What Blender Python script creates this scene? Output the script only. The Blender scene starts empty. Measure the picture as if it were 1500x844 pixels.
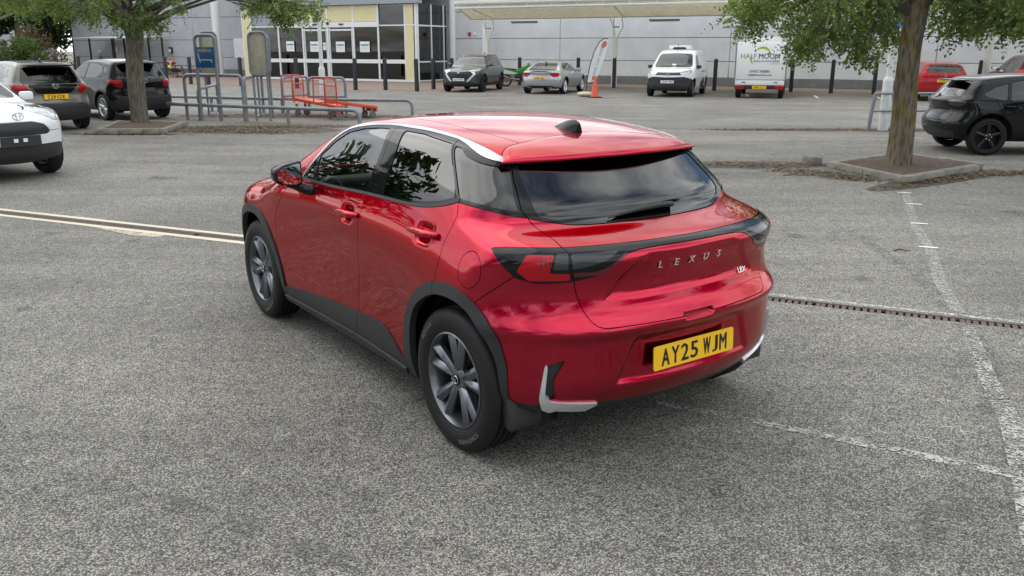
import bpy, bmesh, math, random
import numpy as np
from mathutils import Vector, Matrix, Euler
random.seed(7); RNG = np.random.default_rng(7)
sc = bpy.context.scene
COL = sc.collection

# ---------------------------------------------------------------- camera
cd = bpy.data.cameras.new('camera'); cam = bpy.data.objects.new('camera', cd); COL.objects.link(cam)
cd.sensor_width = 36; cd.lens = 1251.47/1500*36; cd.clip_start = .05; cd.clip_end = 3000
cam.location = (0, 0, 1.844)
cam.matrix_world = Matrix.Translation((0, 0, 1.844)) @ Matrix.Rotation(math.radians(90-15.634), 4, 'X') @ Matrix.Rotation(math.radians(.087), 4, 'Z')
sc.camera = cam

# ---------------------------------------------------------------- exposure, sky, sun
sc.view_settings.view_transform = 'Standard'; sc.view_settings.look = 'None'
sc.view_settings.exposure = 0.87; sc.view_settings.gamma = 1
sc.render.engine = 'CYCLES'
sc.cycles.max_bounces = 8; sc.cycles.transparent_max_bounces = 24; sc.cycles.glossy_bounces = 4; sc.cycles.diffuse_bounces = 3
sc.cycles.transmission_bounces = 6; sc.cycles.caustics_reflective = False; sc.cycles.caustics_refractive = False
sc.cycles.use_denoising = True; sc.cycles.sample_clamp_indirect = 6
SUN_EL, SUN_AZ = math.radians(52), math.radians(-55)      # azimuth measured from +Y towards +X
w = bpy.data.worlds.new('World'); sc.world = w; w.use_nodes = True
nt = w.node_tree; nt.nodes.clear()
N_ = nt.nodes.new; Lk = nt.links.new
out = N_('ShaderNodeOutputWorld'); bg = N_('ShaderNodeBackground')
sky = N_('ShaderNodeTexSky'); sky.sky_type = 'NISHITA'; sky.sun_disc = False
sky.sun_elevation = SUN_EL; sky.sun_rotation = SUN_AZ; sky.dust_density = 1.5
tc = N_('ShaderNodeTexCoord'); sx = N_('ShaderNodeSeparateXYZ'); Lk(tc.outputs['Generated'], sx.inputs[0])
zc = N_('ShaderNodeMath'); zc.operation = 'MAXIMUM'; zc.inputs[1].default_value = 0; Lk(sx.outputs['Z'], zc.inputs[0])
za = N_('ShaderNodeMath'); za.operation = 'ADD'; za.inputs[1].default_value = .22; Lk(zc.outputs[0], za.inputs[0])
dx = N_('ShaderNodeMath'); dx.operation = 'DIVIDE'; Lk(sx.outputs['X'], dx.inputs[0]); Lk(za.outputs[0], dx.inputs[1])
dy = N_('ShaderNodeMath'); dy.operation = 'DIVIDE'; Lk(sx.outputs['Y'], dy.inputs[0]); Lk(za.outputs[0], dy.inputs[1])
cb = N_('ShaderNodeCombineXYZ'); Lk(dx.outputs[0], cb.inputs[0]); Lk(dy.outputs[0], cb.inputs[1])
nz = N_('ShaderNodeTexNoise'); nz.inputs['Scale'].default_value = 1.25; nz.inputs['Detail'].default_value = 8; nz.inputs['Roughness'].default_value = .56; nz.inputs['Distortion'].default_value = .35
Lk(cb.outputs[0], nz.inputs['Vector'])
cov = N_('ShaderNodeValToRGB'); cov.color_ramp.elements[0].position = .36; cov.color_ramp.elements[1].position = .50; Lk(nz.outputs['Fac'], cov.inputs[0])
nz2 = N_('ShaderNodeTexNoise'); nz2.inputs['Scale'].default_value = 2.3; nz2.inputs['Detail'].default_value = 7; nz2.inputs['Roughness'].default_value = .6; Lk(cb.outputs[0], nz2.inputs['Vector'])
cc = N_('ShaderNodeValToRGB'); cc.color_ramp.elements[0].position = .3; cc.color_ramp.elements[1].position = .68
cc.color_ramp.elements[0].color = (4.8, 5.25, 5.8, 1); cc.color_ramp.elements[1].color = (12.5, 12.5, 12.4, 1); Lk(nz2.outputs['Fac'], cc.inputs[0])
mx = N_('ShaderNodeMix'); mx.data_type = 'RGBA'; Lk(cov.outputs[0], mx.inputs[0]); Lk(sky.outputs[0], mx.inputs[6]); Lk(cc.outputs[0], mx.inputs[7])
Lk(mx.outputs[2], bg.inputs[0]); bg.inputs[1].default_value = .10; Lk(bg.outputs[0], out.inputs[0])
sl = bpy.data.lights.new('sun', 'SUN'); sl.energy = .6; sl.angle = math.radians(60); sl.color = (1, .96, .9)
sun = bpy.data.objects.new('sun', sl); COL.objects.link(sun)
sdir = Vector((math.cos(SUN_EL)*math.sin(SUN_AZ), math.cos(SUN_EL)*math.cos(SUN_AZ), math.sin(SUN_EL)))
sun.rotation_euler = sdir.to_track_quat('Z', 'Y').to_euler()
# ---------------------------------------------------------------- numeric helpers
def nat_basis(knots, n=2000):
    """cardinal natural cubic spline basis sampled on a fine line"""
    k = np.asarray(knots, float); m = len(k); h = np.diff(k)
    A = np.zeros((m, m)); B = np.zeros((m, m)); A[0, 0] = A[-1, -1] = 1
    for i in range(1, m-1):
        A[i, i-1] = h[i-1]; A[i, i] = 2*(h[i-1]+h[i]); A[i, i+1] = h[i]
        B[i, i-1] = 6/h[i-1]; B[i, i] = -6/h[i-1]-6/h[i]; B[i, i+1] = 6/h[i]
    M2 = np.linalg.solve(A, B)
    t = np.linspace(k[0], k[-1], n); j = np.clip(np.searchsorted(k, t, 'right')-1, 0, m-2)
    a = (k[j+1]-t)/h[j]; b = (t-k[j])/h[j]; I = np.eye(m)
    return t, a[:, None]*I[j]+b[:, None]*I[j+1]+((a**3-a)*h[j]**2/6)[:, None]*M2[j]+((b**3-b)*h[j]**2/6)[:, None]*M2[j+1]

class Sp:
    """natural cubic spline through (x, y) pairs, linear beyond the ends"""
    def __init__(s, pts):
        p = np.array(sorted(pts), float); s.t, B = nat_basis(p[:, 0]); s.v = B @ p[:, 1]
        s.a = (s.v[1]-s.v[0])/(s.t[1]-s.t[0]); s.b = (s.v[-1]-s.v[-2])/(s.t[-1]-s.t[-2])
    def __call__(s, x):
        y = np.interp(x, s.t, s.v)
        return y + np.minimum(x-s.t[0], 0)*s.a + np.maximum(x-s.t[-1], 0)*s.b

class Sp2:
    """tensor product spline: rows xs, columns zs, clamped at the ends"""
    def __init__(s, xs, zs, D):
        s.tx, s.Bx = nat_basis(xs, 3000); s.tz, Bz = nat_basis(zs, 3000); s.G = (Bz @ np.array(D, float).T)
    def __call__(s, x, z):
        nx = len(s.tx)-1; fx = np.clip((x-s.tx[0])/(s.tx[-1]-s.tx[0]), 0, 1)*nx; ix = np.minimum(fx.astype(int), nx-1); fx = (fx-ix)[..., None]
        nz = len(s.tz)-1; fz = np.clip((z-s.tz[0])/(s.tz[-1]-s.tz[0]), 0, 1)*nz; iz = np.minimum(fz.astype(int), nz-1); fz = (fz-iz)[..., None]
        bx = s.Bx[ix]*(1-fx)+s.Bx[ix+1]*fx; g = s.G[iz]*(1-fz)+s.G[iz+1]*fz
        return (bx*g).sum(-1)

def smax(a, b, k):
    h = np.maximum(k-np.abs(a-b), 0)/k
    return np.maximum(a, b)+h**3*k/6
def sstep(x, a, b):
    t = np.clip((x-a)/(b-a), 0, 1); return t*t*t*(t*(6*t-15)+10)

def catmull(P, n=8, closed=True):
    """round a polygon: Catmull-Rom through its points"""
    P = np.asarray(P, float); m = len(P); out = []
    for i in range(m if closed else m-1):
        g = (lambda j: P[j % m]) if closed else (lambda j: P[min(max(j, 0), m-1)])
        a, b, c, d = g(i-1), g(i), g(i+1), g(i+2)
        for t in np.arange(n)/n:
            out.append(.5*((2*b)+(c-a)*t+(2*a-5*b+4*c-d)*t*t+(3*b-a-3*c+d)*t**3))
    if not closed: out.append(P[-1])
    return np.array(out)
def roundpoly(P, r=.02, n=5):
    """polygon with each corner replaced by an arc-like quadratic of size r (r may be a list)"""
    P = np.asarray(P, float); m = len(P); out = []
    R = r if hasattr(r, '__len__') else [r]*m
    for i in range(m):
        a, b, c = P[i-1], P[i], P[(i+1) % m]
        la, lc = np.linalg.norm(a-b), np.linalg.norm(c-b)
        ra, rc = min(R[i], la*.49), min(R[i], lc*.49)
        p, q = b+(a-b)/la*ra, b+(c-b)/lc*rc
        if R[i] <= 1e-4: out.append(b); continue
        for t in np.linspace(0, 1, n): out.append((1-t)**2*p+2*t*(1-t)*b+t*t*q)
    return np.array(out)
def sdf(P, x, y):
    """signed distance to a closed polygon, negative inside"""
    P = np.asarray(P, float); d = np.full(x.shape, 1e9); ins = np.zeros(x.shape, bool)
    for i in range(len(P)):
        a, b = P[i-1], P[i]; e = b-a; L = e@e
        if L < 1e-14: continue
        wx, wy = x-a[0], y-a[1]; t = np.clip((wx*e[0]+wy*e[1])/L, 0, 1)
        d = np.minimum(d, (wx-t*e[0])**2+(wy-t*e[1])**2)
        c = ((a[1] > y) != (b[1] > y))
        if abs(b[1]-a[1]) > 1e-12: ins ^= c & (x < (b[0]-a[0])*(y-a[1])/(b[1]-a[1])+a[0])
    return np.where(ins, -1, 1)*np.sqrt(d)
def sdline(P, x, y):
    """signed distance to an open polyline (left of the direction is negative)"""
    P = np.asarray(P, float); d = np.full(x.shape, 1e9); s = np.ones(x.shape)
    for i in range(len(P)-1):
        a, b = P[i], P[i+1]; e = b-a; L = e@e
        wx, wy = x-a[0], y-a[1]; t = (wx*e[0]+wy*e[1])/L
        if i > 0: t = np.maximum(t, 0)
        if i < len(P)-2: t = np.minimum(t, 1)
        q = (wx-t*e[0])**2+(wy-t*e[1])**2; m = q < d
        d = np.where(m, q, d); s = np.where(m, np.where(e[0]*wy-e[1]*wx > 0, -1, 1), s)
    return s*np.sqrt(d)

# ---------------------------------------------------------------- implicit car shells
class Shell:
    """a body surface f(p)=0 sampled as a fine triangle sheet, cut into panels"""
    def __init__(s, f, core, box, h):
        s.f = f
        (x0, x1), (y0, y1), (z0, z1) = box
        nx, ny, nz = [max(4, int(round((b-a)/h))) for a, b in box]
        if ny % 2: ny += 1
        gx, gy, gz = np.linspace(x0, x1, nx+1), np.linspace(y0, y1, ny+1), np.linspace(z0, z1, nz+1)
        idx = {}; Q = []; F = []
        def vid(i, j, k):
            key = (i*1000+j)*1000+k
            if key not in idx: idx[key] = len(Q); Q.append((gx[i], gy[j], gz[k]))
            return idx[key]
        def face(ua, ub, mk, flip):
            for a in range(ua):
                for b in range(ub):
                    q = [mk(a, b), mk(a+1, b), mk(a+1, b+1), mk(a, b+1)]
                    if flip: q.reverse()
                    F.append((q[0], q[1], q[2])); F.append((q[0], q[2], q[3]))
        face(nx, nz, lambda a, b: vid(a, 0, b), False); face(nx, nz, lambda a, b: vid(a, ny, b), True)
        face(nx, ny, lambda a, b: vid(a, b, nz), False); face(ny, nz, lambda a, b: vid(0, a, b), True)
        face(ny, nz, lambda a, b: vid(nx, a, b), False)
        Q = np.array(Q); s.F = np.array(F)
        c = np.array(core, float); mid = c.mean(1)
        lo, hi = np.array([b[0] for b in box]), np.array([b[1] for b in box])
        n = (Q-lo)/(hi-lo)
        P0 = c[:, 0]+n*(c[:, 1]-c[:, 0])
        P0[:, 1] = (n[:, 1]-.5)*(c[1, 1]-c[1, 0])
        a = np.zeros(len(Q)); b = np.full(len(Q), 1.25)
        D = Q-P0
        for _ in range(26):
            m = (a+b)/2; v = f(P0+D*m[:, None]); a = np.where(v < 0, m, a); b = np.where(v < 0, b, m)
        s.V = P0+D*((a+b)/2)[:, None]; s.N = s.normal(s.V)
    def normal(s, P, e=.004):
        g = np.stack([s.f(P+d)-s.f(P-d) for d in np.eye(3)*e], 1)
        return g/(np.linalg.norm(g, axis=1, keepdims=True)+1e-12)
    def fix(s, P, it=3):
        for _ in range(it):
            e = .002; g = np.stack([(s.f(P+d)-s.f(P-d))/(2*e) for d in np.eye(3)*e], 1)
            v = s.f(P); P = P-g*(v/((g**2).sum(1)+1e-9))[:, None]
        return P

def clip(V, N, F, d):
    """keep the part of a triangle sheet where d<0 (d per vertex); returns V,N,F,extra lerp list"""
    n = len(V); ins = d < 0; k = ins[F].sum(1)
    keep = F[k == 3]; out = [keep]
    newV, newN = [V], [N]; cnt = n
    for kk in (1, 2):
        T = F[k == kk]
        if not len(T): continue
        odd = ins[T] if kk == 1 else ~ins[T]; j = odd.argmax(1); r = np.arange(len(T))
        A, B, C_ = T[r, j], T[r, (j+1) % 3], T[r, (j+2) % 3]
        def cut(P, Q):
            t = (d[P]/(d[P]-d[Q]))[:, None]; return V[P]+(V[Q]-V[P])*t, N[P]+(N[Q]-N[P])*t
        (v1, n1), (v2, n2) = cut(A, B), cut(A, C_)
        i1 = cnt+np.arange(len(T)); i2 = i1+len(T); cnt += 2*len(T)
        newV += [v1, v2]; newN += [n1, n2]
        if kk == 1: out.append(np.stack([A, i1, i2], 1))
        else: out += [np.stack([i1, B, C_], 1), np.stack([i1, C_, i2], 1)]
    V, N, F = np.vstack(newV), np.vstack(newN), np.vstack(out)
    # weld the cut points that two triangles share
    used = np.unique(F); mp = np.full(len(V), -1); mp[used] = np.arange(len(used)); V, N, F = V[used], N[used], mp[F]
    if len(V):
        _, first, inv = np.unique(np.round(V*2e5).astype(np.int64), axis=0, return_index=True, return_inverse=True)
        V, N, F = V[first], N[first], inv.ravel()[F]
        F = F[(F[:, 0] != F[:, 1]) & (F[:, 1] != F[:, 2]) & (F[:, 0] != F[:, 2])]
    N = N/(np.linalg.norm(N, axis=1, keepdims=True)+1e-12)
    return V, N, F
def rim_edges(F):
    E = np.vstack([F[:, [0, 1]], F[:, [1, 2]], F[:, [2, 0]]]); key = np.sort(E, 1)
    _, inv, cnt = np.unique(key[:, 0].astype(np.int64)*10**7+key[:, 1], return_inverse=True, return_counts=True)
    return E[cnt[inv.ravel()] == 1]
# ---------------------------------------------------------------- materials
MATS = {}
def mat(name, color, rough=.5, metal=0., coat=0., coatr=.04, bump=0, bscale=40, var=0, vscale=6, spec=.5, emis=None, flake=0, alpha=None):
    if name in MATS: return MATS[name]
    m = bpy.data.materials.new(name); m.use_nodes = True; t = m.node_tree; b = t.nodes['Principled BSDF']
    b.inputs['Base Color'].default_value = (*color, 1); b.inputs['Roughness'].default_value = rough; b.inputs['Metallic'].default_value = metal
    b.inputs['Coat Weight'].default_value = coat; b.inputs['Coat Roughness'].default_value = coatr
    b.inputs['Specular IOR Level'].default_value = spec
    if coat: b.inputs['Coat IOR'].default_value = 1.36
    if var or bump or flake:
        co = t.nodes.new('ShaderNodeTexCoord')
    if var:
        n = t.nodes.new('ShaderNodeTexNoise'); n.inputs['Scale'].default_value = vscale; n.inputs['Detail'].default_value = 6; n.inputs['Roughness'].default_value = .65
        t.links.new(co.outputs['Object'], n.inputs['Vector'])
        r = t.nodes.new('ShaderNodeMapRange'); r.inputs[1].default_value = .3; r.inputs[2].default_value = .7; r.inputs[3].default_value = 1-var; r.inputs[4].default_value = 1+var
        t.links.new(n.outputs['Fac'], r.inputs[0])
        mu = t.nodes.new('ShaderNodeVectorMath'); mu.operation = 'SCALE'; mu.inputs[0].default_value = color; t.links.new(r.outputs[0], mu.inputs[3])
        t.links.new(mu.outputs[0], b.inputs['Base Color'])
        rr = t.nodes.new('ShaderNodeMapRange'); rr.inputs[1].default_value = .3; rr.inputs[2].default_value = .7
        rr.inputs[3].default_value = max(rough-.08, .02); rr.inputs[4].default_value = min(rough+.1, 1)
        t.links.new(n.outputs['Fac'], rr.inputs[0]); t.links.new(rr.outputs[0], b.inputs['Roughness'])
    if bump:
        n = t.nodes.new('ShaderNodeTexNoise'); n.inputs['Scale'].default_value = bscale; n.inputs['Detail'].default_value = 4
        t.links.new(co.outputs['Object'], n.inputs['Vector'])
        bp = t.nodes.new('ShaderNodeBump'); bp.inputs['Strength'].default_value = bump; bp.inputs['Distance'].default_value = .01
        t.links.new(n.outputs['Fac'], bp.inputs['Height']); t.links.new(bp.outputs[0], b.inputs['Normal'])
    if emis: b.inputs['Emission Color'].default_value = (*emis[0], 1); b.inputs['Emission Strength'].default_value = emis[1]
    MATS[name] = m; return m
def glass_mat(name, tint, refl=1.0, rough=0.0, ior=1.52):
    """car or building pane: Fresnel mirror over a tinted see-through sheet"""
    if name in MATS: return MATS[name]
    m = bpy.data.materials.new(name); m.use_nodes = True; t = m.node_tree; t.nodes.clear()
    o = t.nodes.new('ShaderNodeOutputMaterial'); a = t.nodes.new('ShaderNodeBsdfTransparent'); a.inputs[0].default_value = (*tint, 1)
    g = t.nodes.new('ShaderNodeBsdfGlossy'); g.inputs['Roughness'].default_value = rough; g.inputs[0].default_value = (refl, refl, refl, 1)
    f = t.nodes.new('ShaderNodeFresnel'); f.inputs[0].default_value = ior
    ad = t.nodes.new('ShaderNodeMath'); ad.operation = 'MULTIPLY_ADD'; ad.inputs[1].default_value = 1.35; ad.inputs[2].default_value = .005
    t.links.new(f.outputs[0], ad.inputs[0])
    x = t.nodes.new('ShaderNodeMixShader'); t.links.new(ad.outputs[0], x.inputs[0]); t.links.new(a.outputs[0], x.inputs[1]); t.links.new(g.outputs[0], x.inputs[2])
    t.links.new(x.outputs[0], o.inputs[0]); MATS[name] = m; return m

# ---------------------------------------------------------------- objects
def tag(o, label=None, cat=None, group=None, kind=None):
    if label: o['label'] = label
    if cat: o['category'] = cat
    if group: o['group'] = group
    if kind: o['kind'] = kind
    return o
def empty(name, loc=(0, 0, 0), rz=0., label=None, cat=None, group=None, parent=None):
    o = bpy.data.objects.new(name, None); COL.objects.link(o); o.location = loc; o.rotation_euler = (0, 0, rz); o.empty_display_size = .1
    if parent: o.parent = parent
    return tag(o, label, cat, group)
def link(name, me, m=None, parent=None):
    o = bpy.data.objects.new(name, me); COL.objects.link(o)
    if m is not None:
        for k in (m if isinstance(m, (list, tuple)) else [m]): me.materials.append(k)
    if parent is not None: o.parent = parent
    return o
def mesh_np(name, V, F, m=None, parent=None, N=None, smooth=True):
    V = np.asarray(V, float); F = np.asarray(F)
    me = bpy.data.meshes.new(name); k = F.shape[1]
    me.vertices.add(len(V)); me.vertices.foreach_set('co', V.astype(np.float32).ravel())
    me.loops.add(F.size); me.loops.foreach_set('vertex_index', F.astype(np.int32).ravel())
    me.polygons.add(len(F)); me.polygons.foreach_set('loop_start', (np.arange(len(F))*k).astype(np.int32))
    me.polygons.foreach_set('use_smooth', np.full(len(F), smooth)); me.update(calc_edges=True)
    if N is not None: me.normals_split_custom_set_from_vertices(np.asarray(N, float).tolist())
    return link(name, me, m, parent)
class MB:
    """collects simple solids into one mesh"""
    def __init__(s): s.V = []; s.F = []; s.n = 0
    def add(s, V, F):
        V = [tuple(map(float, v)) for v in V]
        s.V += V; s.F += [tuple(int(i)+s.n for i in f) for f in F]; s.n += len(V); return s
    def box(s, c, d, rz=0., rx=0., ry=0., taper=1.):
        M = Euler((rx, ry, rz)).to_matrix(); V = []
        for z in (-.5, .5):
            k = 1 if z < 0 else taper
            for x, y in ((-.5, -.5), (.5, -.5), (.5, .5), (-.5, .5)): V.append(Vector(c)+M@Vector((x*d[0]*k, y*d[1]*k, z*d[2])))
        return s.add(V, [(3, 2, 1, 0), (4, 5, 6, 7), (0, 1, 5, 4), (1, 2, 6, 5), (2, 3, 7, 6), (3, 0, 4, 7)])
    def tube(s, pts, r, n=8, cap=True, r2=None):
        pts = [Vector(p) for p in pts]; m = len(pts); V = []; F = []; rs = r if hasattr(r, '__len__') else [r]*m
        up = None
        for i, p in enumerate(pts):
            d = (pts[min(i+1, m-1)]-pts[max(i-1, 0)]).normalized()
            if up is None: up = d.orthogonal().normalized()
            else: up = (up-d*up.dot(d)); up = up.normalized() if up.length > 1e-5 else d.orthogonal().normalized()
            sd = d.cross(up)
            for k in range(n):
                a = 2*math.pi*k/n; V.append(p+(up*math.cos(a)+sd*math.sin(a))*rs[i])
        for i in range(m-1):
            for k in range(n):
                a, b = i*n+k, i*n+(k+1) % n; F.append((a, b, b+n, a+n))
        if cap: F.append(tuple(range(n-1, -1, -1))); F.append(tuple((m-1)*n+k for k in range(n)))
        return s.add(V, F)
    def lathe(s, prof, axis='z', n=24, c=(0, 0, 0)):
        V = []; F = []; m = len(prof)
        for k in range(n):
            a = 2*math.pi*k/n
            for r, h in prof:
                p = (r*math.cos(a), r*math.sin(a), h) if axis == 'z' else (r*math.cos(a), h, r*math.sin(a)) if axis == 'y' else (h, r*math.cos(a), r*math.sin(a))
                V.append(Vector(c)+Vector(p))
        for k in range(n):
            for j in range(m-1):
                a, b = k*m+j, ((k+1) % n)*m+j; F.append((a, b, b+1, a+1) if axis != 'y' else (a, a+1, b+1, b))
        return s.add(V, F)
    def prism(s, P, d, origin=(0, 0, 0), ux=(1, 0, 0), uy=(0, 0, 1), nrm=(0, -1, 0), back=True):
        """extrude a 2-D outline by d along nrm"""
        o, ux, uy, nn = Vector(origin), Vector(ux), Vector(uy), Vector(nrm); m = len(P)
        V = [o+ux*p[0]+uy*p[1] for p in P]; V += [v+nn*d for v in V]
        F = [tuple(m+i for i in range(m))]+[(i, (i+1) % m, m+(i+1) % m, m+i) for i in range(m)]
        if back: F.append(tuple(range(m-1, -1, -1)))
        return s.add(V, F)
    def build(s, name, m=None, parent=None, smooth=False, bevel=0, seg=2, angle=40):
        me = bpy.data.meshes.new(name); me.from_pydata(s.V, [], s.F)
        bm = bmesh.new(); bm.from_mesh(me); bmesh.ops.recalc_face_normals(bm, faces=bm.faces)
        if bevel:
            es = [e for e in bm.edges if len(e.link_faces) == 2 and e.calc_face_angle(0) > math.radians(30)]
            bmesh.ops.bevel(bm, geom=es, offset=bevel, segments=seg, affect='EDGES', profile=.5, clamp_overlap=True)
        if smooth or bevel:
            for f in bm.faces: f.smooth = True
            for e in bm.edges:
                if len(e.link_faces) == 2 and e.calc_face_angle(0) > math.radians(angle): e.smooth = False
        bm.to_mesh(me); bm.free(); me.update()
        return link(name, me, m, parent)
FONTC = {}
def text_mesh(s, size=1., depth=.002, bold=0., squeeze=1., spacing=1., align='CENTER', name='text'):
    cu = bpy.data.curves.new(name, 'FONT'); cu.body = s; cu.size = size; cu.extrude = depth; cu.space_character = spacing
    cu.align_x = align; cu.align_y = 'CENTER'; cu.resolution_u = 3
    o = bpy.data.objects.new('tmp', cu); COL.objects.link(o); bpy.context.view_layer.update()
    me = bpy.data.meshes.new_from_object(o.evaluated_get(bpy.context.evaluated_depsgraph_get()))
    bpy.data.objects.remove(o); bpy.data.curves.remove(cu)
    if bold > 0:                                          # heavier strokes: a few copies nudged sideways
        bm = bmesh.new()
        for k, (ax, ay) in enumerate(((0, 0), (bold, 0), (-bold, 0), (0, bold*.6), (0, -bold*.6))):
            m2 = me.copy(); m2.transform(Matrix.Translation((ax, ay, depth*.04*k+.00005*k))); bm.from_mesh(m2); bpy.data.meshes.remove(m2)
        bm.to_mesh(me); bm.free()
    if squeeze != 1: me.transform(Matrix.Diagonal((squeeze, 1, 1, 1)))
    return me
def put_text(s, m, parent, origin, ux, uy, name='lettering', **k):
    """flat lettering: x along ux, y along uy, facing ux x uy"""
    me = text_mesh(s, **k); ux, uy = Vector(ux).normalized(), Vector(uy).normalized(); nn = ux.cross(uy)
    M = Matrix((ux, uy, nn)).transposed().to_4x4(); M.translation = Vector(origin); me.transform(M)
    return link(name, me, m, parent)
def copy_tree(o, parent=None, **kw):
    c = o.copy(); COL.objects.link(c); c.parent = parent
    for ch in list(o.children): copy_tree(ch, c)
    return c
def seam_cut(r, d, g):
    """cut a sheet along d=0 leaving a gap of 2g"""
    a, b = clip(*r, d+g), clip(*r, g-d); return np.vstack([a[0], b[0]]), np.vstack([a[1], b[1]]), np.vstack([a[2], b[2]+len(a[0])])
def shell_part(name, S, VNF, m, parent, off=0., skirt=.012, it=1):
    """one cut-out panel of a shell, with turned-in edges"""
    V, N, F = VNF
    if not len(F): return None
    P = V+N*off; R = rim_edges(F); nv = len(P)
    if skirt and len(R):
        a, b = R[:, 0], R[:, 1]; e = P[b]-P[a]; on = np.cross(e, N[a]); on /= np.linalg.norm(on, axis=1, keepdims=True)+1e-12
        k = len(a); Q = np.vstack([P[a], P[b], P[b]-N[b]*skirt, P[a]-N[a]*skirt]); i = np.arange(k)+nv
        SF = np.vstack([np.stack([i, i+3*k, i+2*k], 1), np.stack([i, i+2*k, i+k], 1)])[:, ::-1]
        SF = np.vstack([np.stack([i+k, i, i+3*k], 1), np.stack([i+k, i+3*k, i+2*k], 1)])
        P = np.vstack([P, Q]); NN = np.vstack([N, on, on, on, on]); F = np.vstack([F, SF])
    else: NN = N
    return mesh_np(name, P, F, m, parent, NN)
# ---------------------------------------------------------------- ground
def asphalt():
    m = bpy.data.materials.new('worn_asphalt'); m.use_nodes = True; t = m.node_tree; b = t.nodes['Principled BSDF']; n = t.nodes.new; l = t.links.new
    co = n('ShaderNodeTexCoord'); V = co.outputs['Object']
    def noise(s, d=3, r=.5):
        k = n('ShaderNodeTexNoise'); k.inputs['Scale'].default_value = s; k.inputs['Detail'].default_value = d; k.inputs['Roughness'].default_value = r; l(V, k.inputs['Vector']); return k.outputs['Fac']
    def vor(s, feat='F1'):
        k = n('ShaderNodeTexVoronoi'); k.inputs['Scale'].default_value = s; k.feature = feat; l(V, k.inputs['Vector']); return k
    def mr(x, a, b_, c, d):
        k = n('ShaderNodeMapRange'); k.inputs[1].default_value = a; k.inputs[2].default_value = b_; k.inputs[3].default_value = c; k.inputs[4].default_value = d; l(x, k.inputs[0]); return k.outputs[0]
    def mm(op, a, b_):
        k = n('ShaderNodeMath'); k.operation = op
        for i, x in enumerate((a, b_)):
            if isinstance(x, (int, float)): k.inputs[i].default_value = x
            else: l(x, k.inputs[i])
        return k.outputs[0]
    v = vor(135); sep = n('ShaderNodeSeparateColor'); l(v.outputs['Color'], sep.inputs[0])
    stone = mr(sep.outputs[0], 0, 1, .42, 1.62)                       # each chipping its own grey
    stone = mm('POWER', stone, 1.02)
    gap = mr(v.outputs['Distance'], .30, .62, 1.0, .32)                # dark binder between them
    v2 = vor(42); sep2 = n('ShaderNodeSeparateColor'); l(v2.outputs['Color'], sep2.inputs[0]); big = mr(sep2.outputs[1], 0, 1, .93, 1.08)
    f = mm('MULTIPLY', mm('MULTIPLY', stone, gap), big)
    f = mm('MULTIPLY', f, mr(noise(11, 5, .6), .3, .7, .82, 1.18))
    f = mm('MULTIPLY', f, mr(noise(.55, 6, .6), .32, .68, .80, 1.17))
    f = mm('MULTIPLY', f, mr(noise(.09, 3, .5), .35, .65, .90, 1.10))
    # tyre-polished lanes, long soft streaks
    st = n('ShaderNodeMapping'); st.inputs['Rotation'].default_value = (0, 0, .30); st.inputs['Scale'].default_value = (.16, 1.5, 1); l(V, st.inputs[0])
    k = n('ShaderNodeTexNoise'); k.inputs['Scale'].default_value = 1.0; k.inputs['Detail'].default_value = 5; k.inputs['Roughness'].default_value = .6; l(st.outputs[0], k.inputs['Vector'])
    f = mm('MULTIPLY', f, mr(k.outputs['Fac'], .36, .66, .86, 1.14))
    # oil spots and stains
    sp = vor(.9); f = mm('MULTIPLY', f, mr(mm('ADD', sp.outputs['Distance'], mr(noise(6, 4, .6), 0, 1, -.08, .08)), .03, .11, .72, 1))
    sc_ = n('ShaderNodeVectorMath'); sc_.operation = 'SCALE'; sc_.inputs[0].default_value = (.352, .337, .300); l(f, sc_.inputs[3])
    l(sc_.outputs[0], b.inputs['Base Color']); b.inputs['Roughness'].default_value = .88; b.inputs['Specular IOR Level'].default_value = .3
    bp = n('ShaderNodeBump'); bp.inputs['Strength'].default_value = .55; bp.inputs['Distance'].default_value = .006
    l(mm('ADD', mr(v.outputs['Distance'], 0, .6, 1, 0), mr(noise(3, 3), 0, 1, 0, 1.2)), bp.inputs['Height']); l(bp.outputs[0], b.inputs['Normal'])
    return m
M_ASPH = asphalt()
def worn_paint(name, color, keep=.5, scale=14, edge=None):
    """road paint worn through to the tarmac"""
    m = bpy.data.materials.new(name); m.use_nodes = True; t = m.node_tree; b = t.nodes['Principled BSDF']; n = t.nodes.new; l = t.links.new
    co = n('ShaderNodeTexCoord'); a = n('ShaderNodeTexNoise'); a.inputs['Scale'].default_value = scale; a.inputs['Detail'].default_value = 9; a.inputs['Roughness'].default_value = .75; l(co.outputs['Object'], a.inputs['Vector'])
    c = n('ShaderNodeTexVoronoi'); c.inputs['Scale'].default_value = 95; l(co.outputs['Object'], c.inputs['Vector']); sp = n('ShaderNodeSeparateColor'); l(c.outputs['Color'], sp.inputs[0])
    ad = n('ShaderNodeMath'); ad.operation = 'MULTIPLY_ADD'; ad.inputs[1].default_value = .34; l(sp.outputs[0], ad.inputs[0]); l(a.outputs['Fac'], ad.inputs[2])
    r = n('ShaderNodeMapRange'); r.inputs[1].default_value = 1.17-keep-.07; r.inputs[2].default_value = 1.17-keep+.09; l(ad.outputs[0], r.inputs[0])
    l(r.outputs[0], b.inputs['Alpha']); b.inputs['Roughness'].default_value = .8
    k = n('ShaderNodeMapRange'); k.inputs[3].default_value = .75; k.inputs[4].default_value = 1.1; l(a.outputs['Fac'], k.inputs[0])
    v = n('ShaderNodeVectorMath'); v.operation = 'SCALE'; v.inputs[0].default_value = color; l(k.outputs[0], v.inputs[3]); l(v.outputs[0], b.inputs['Base Color'])
    return m
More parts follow.
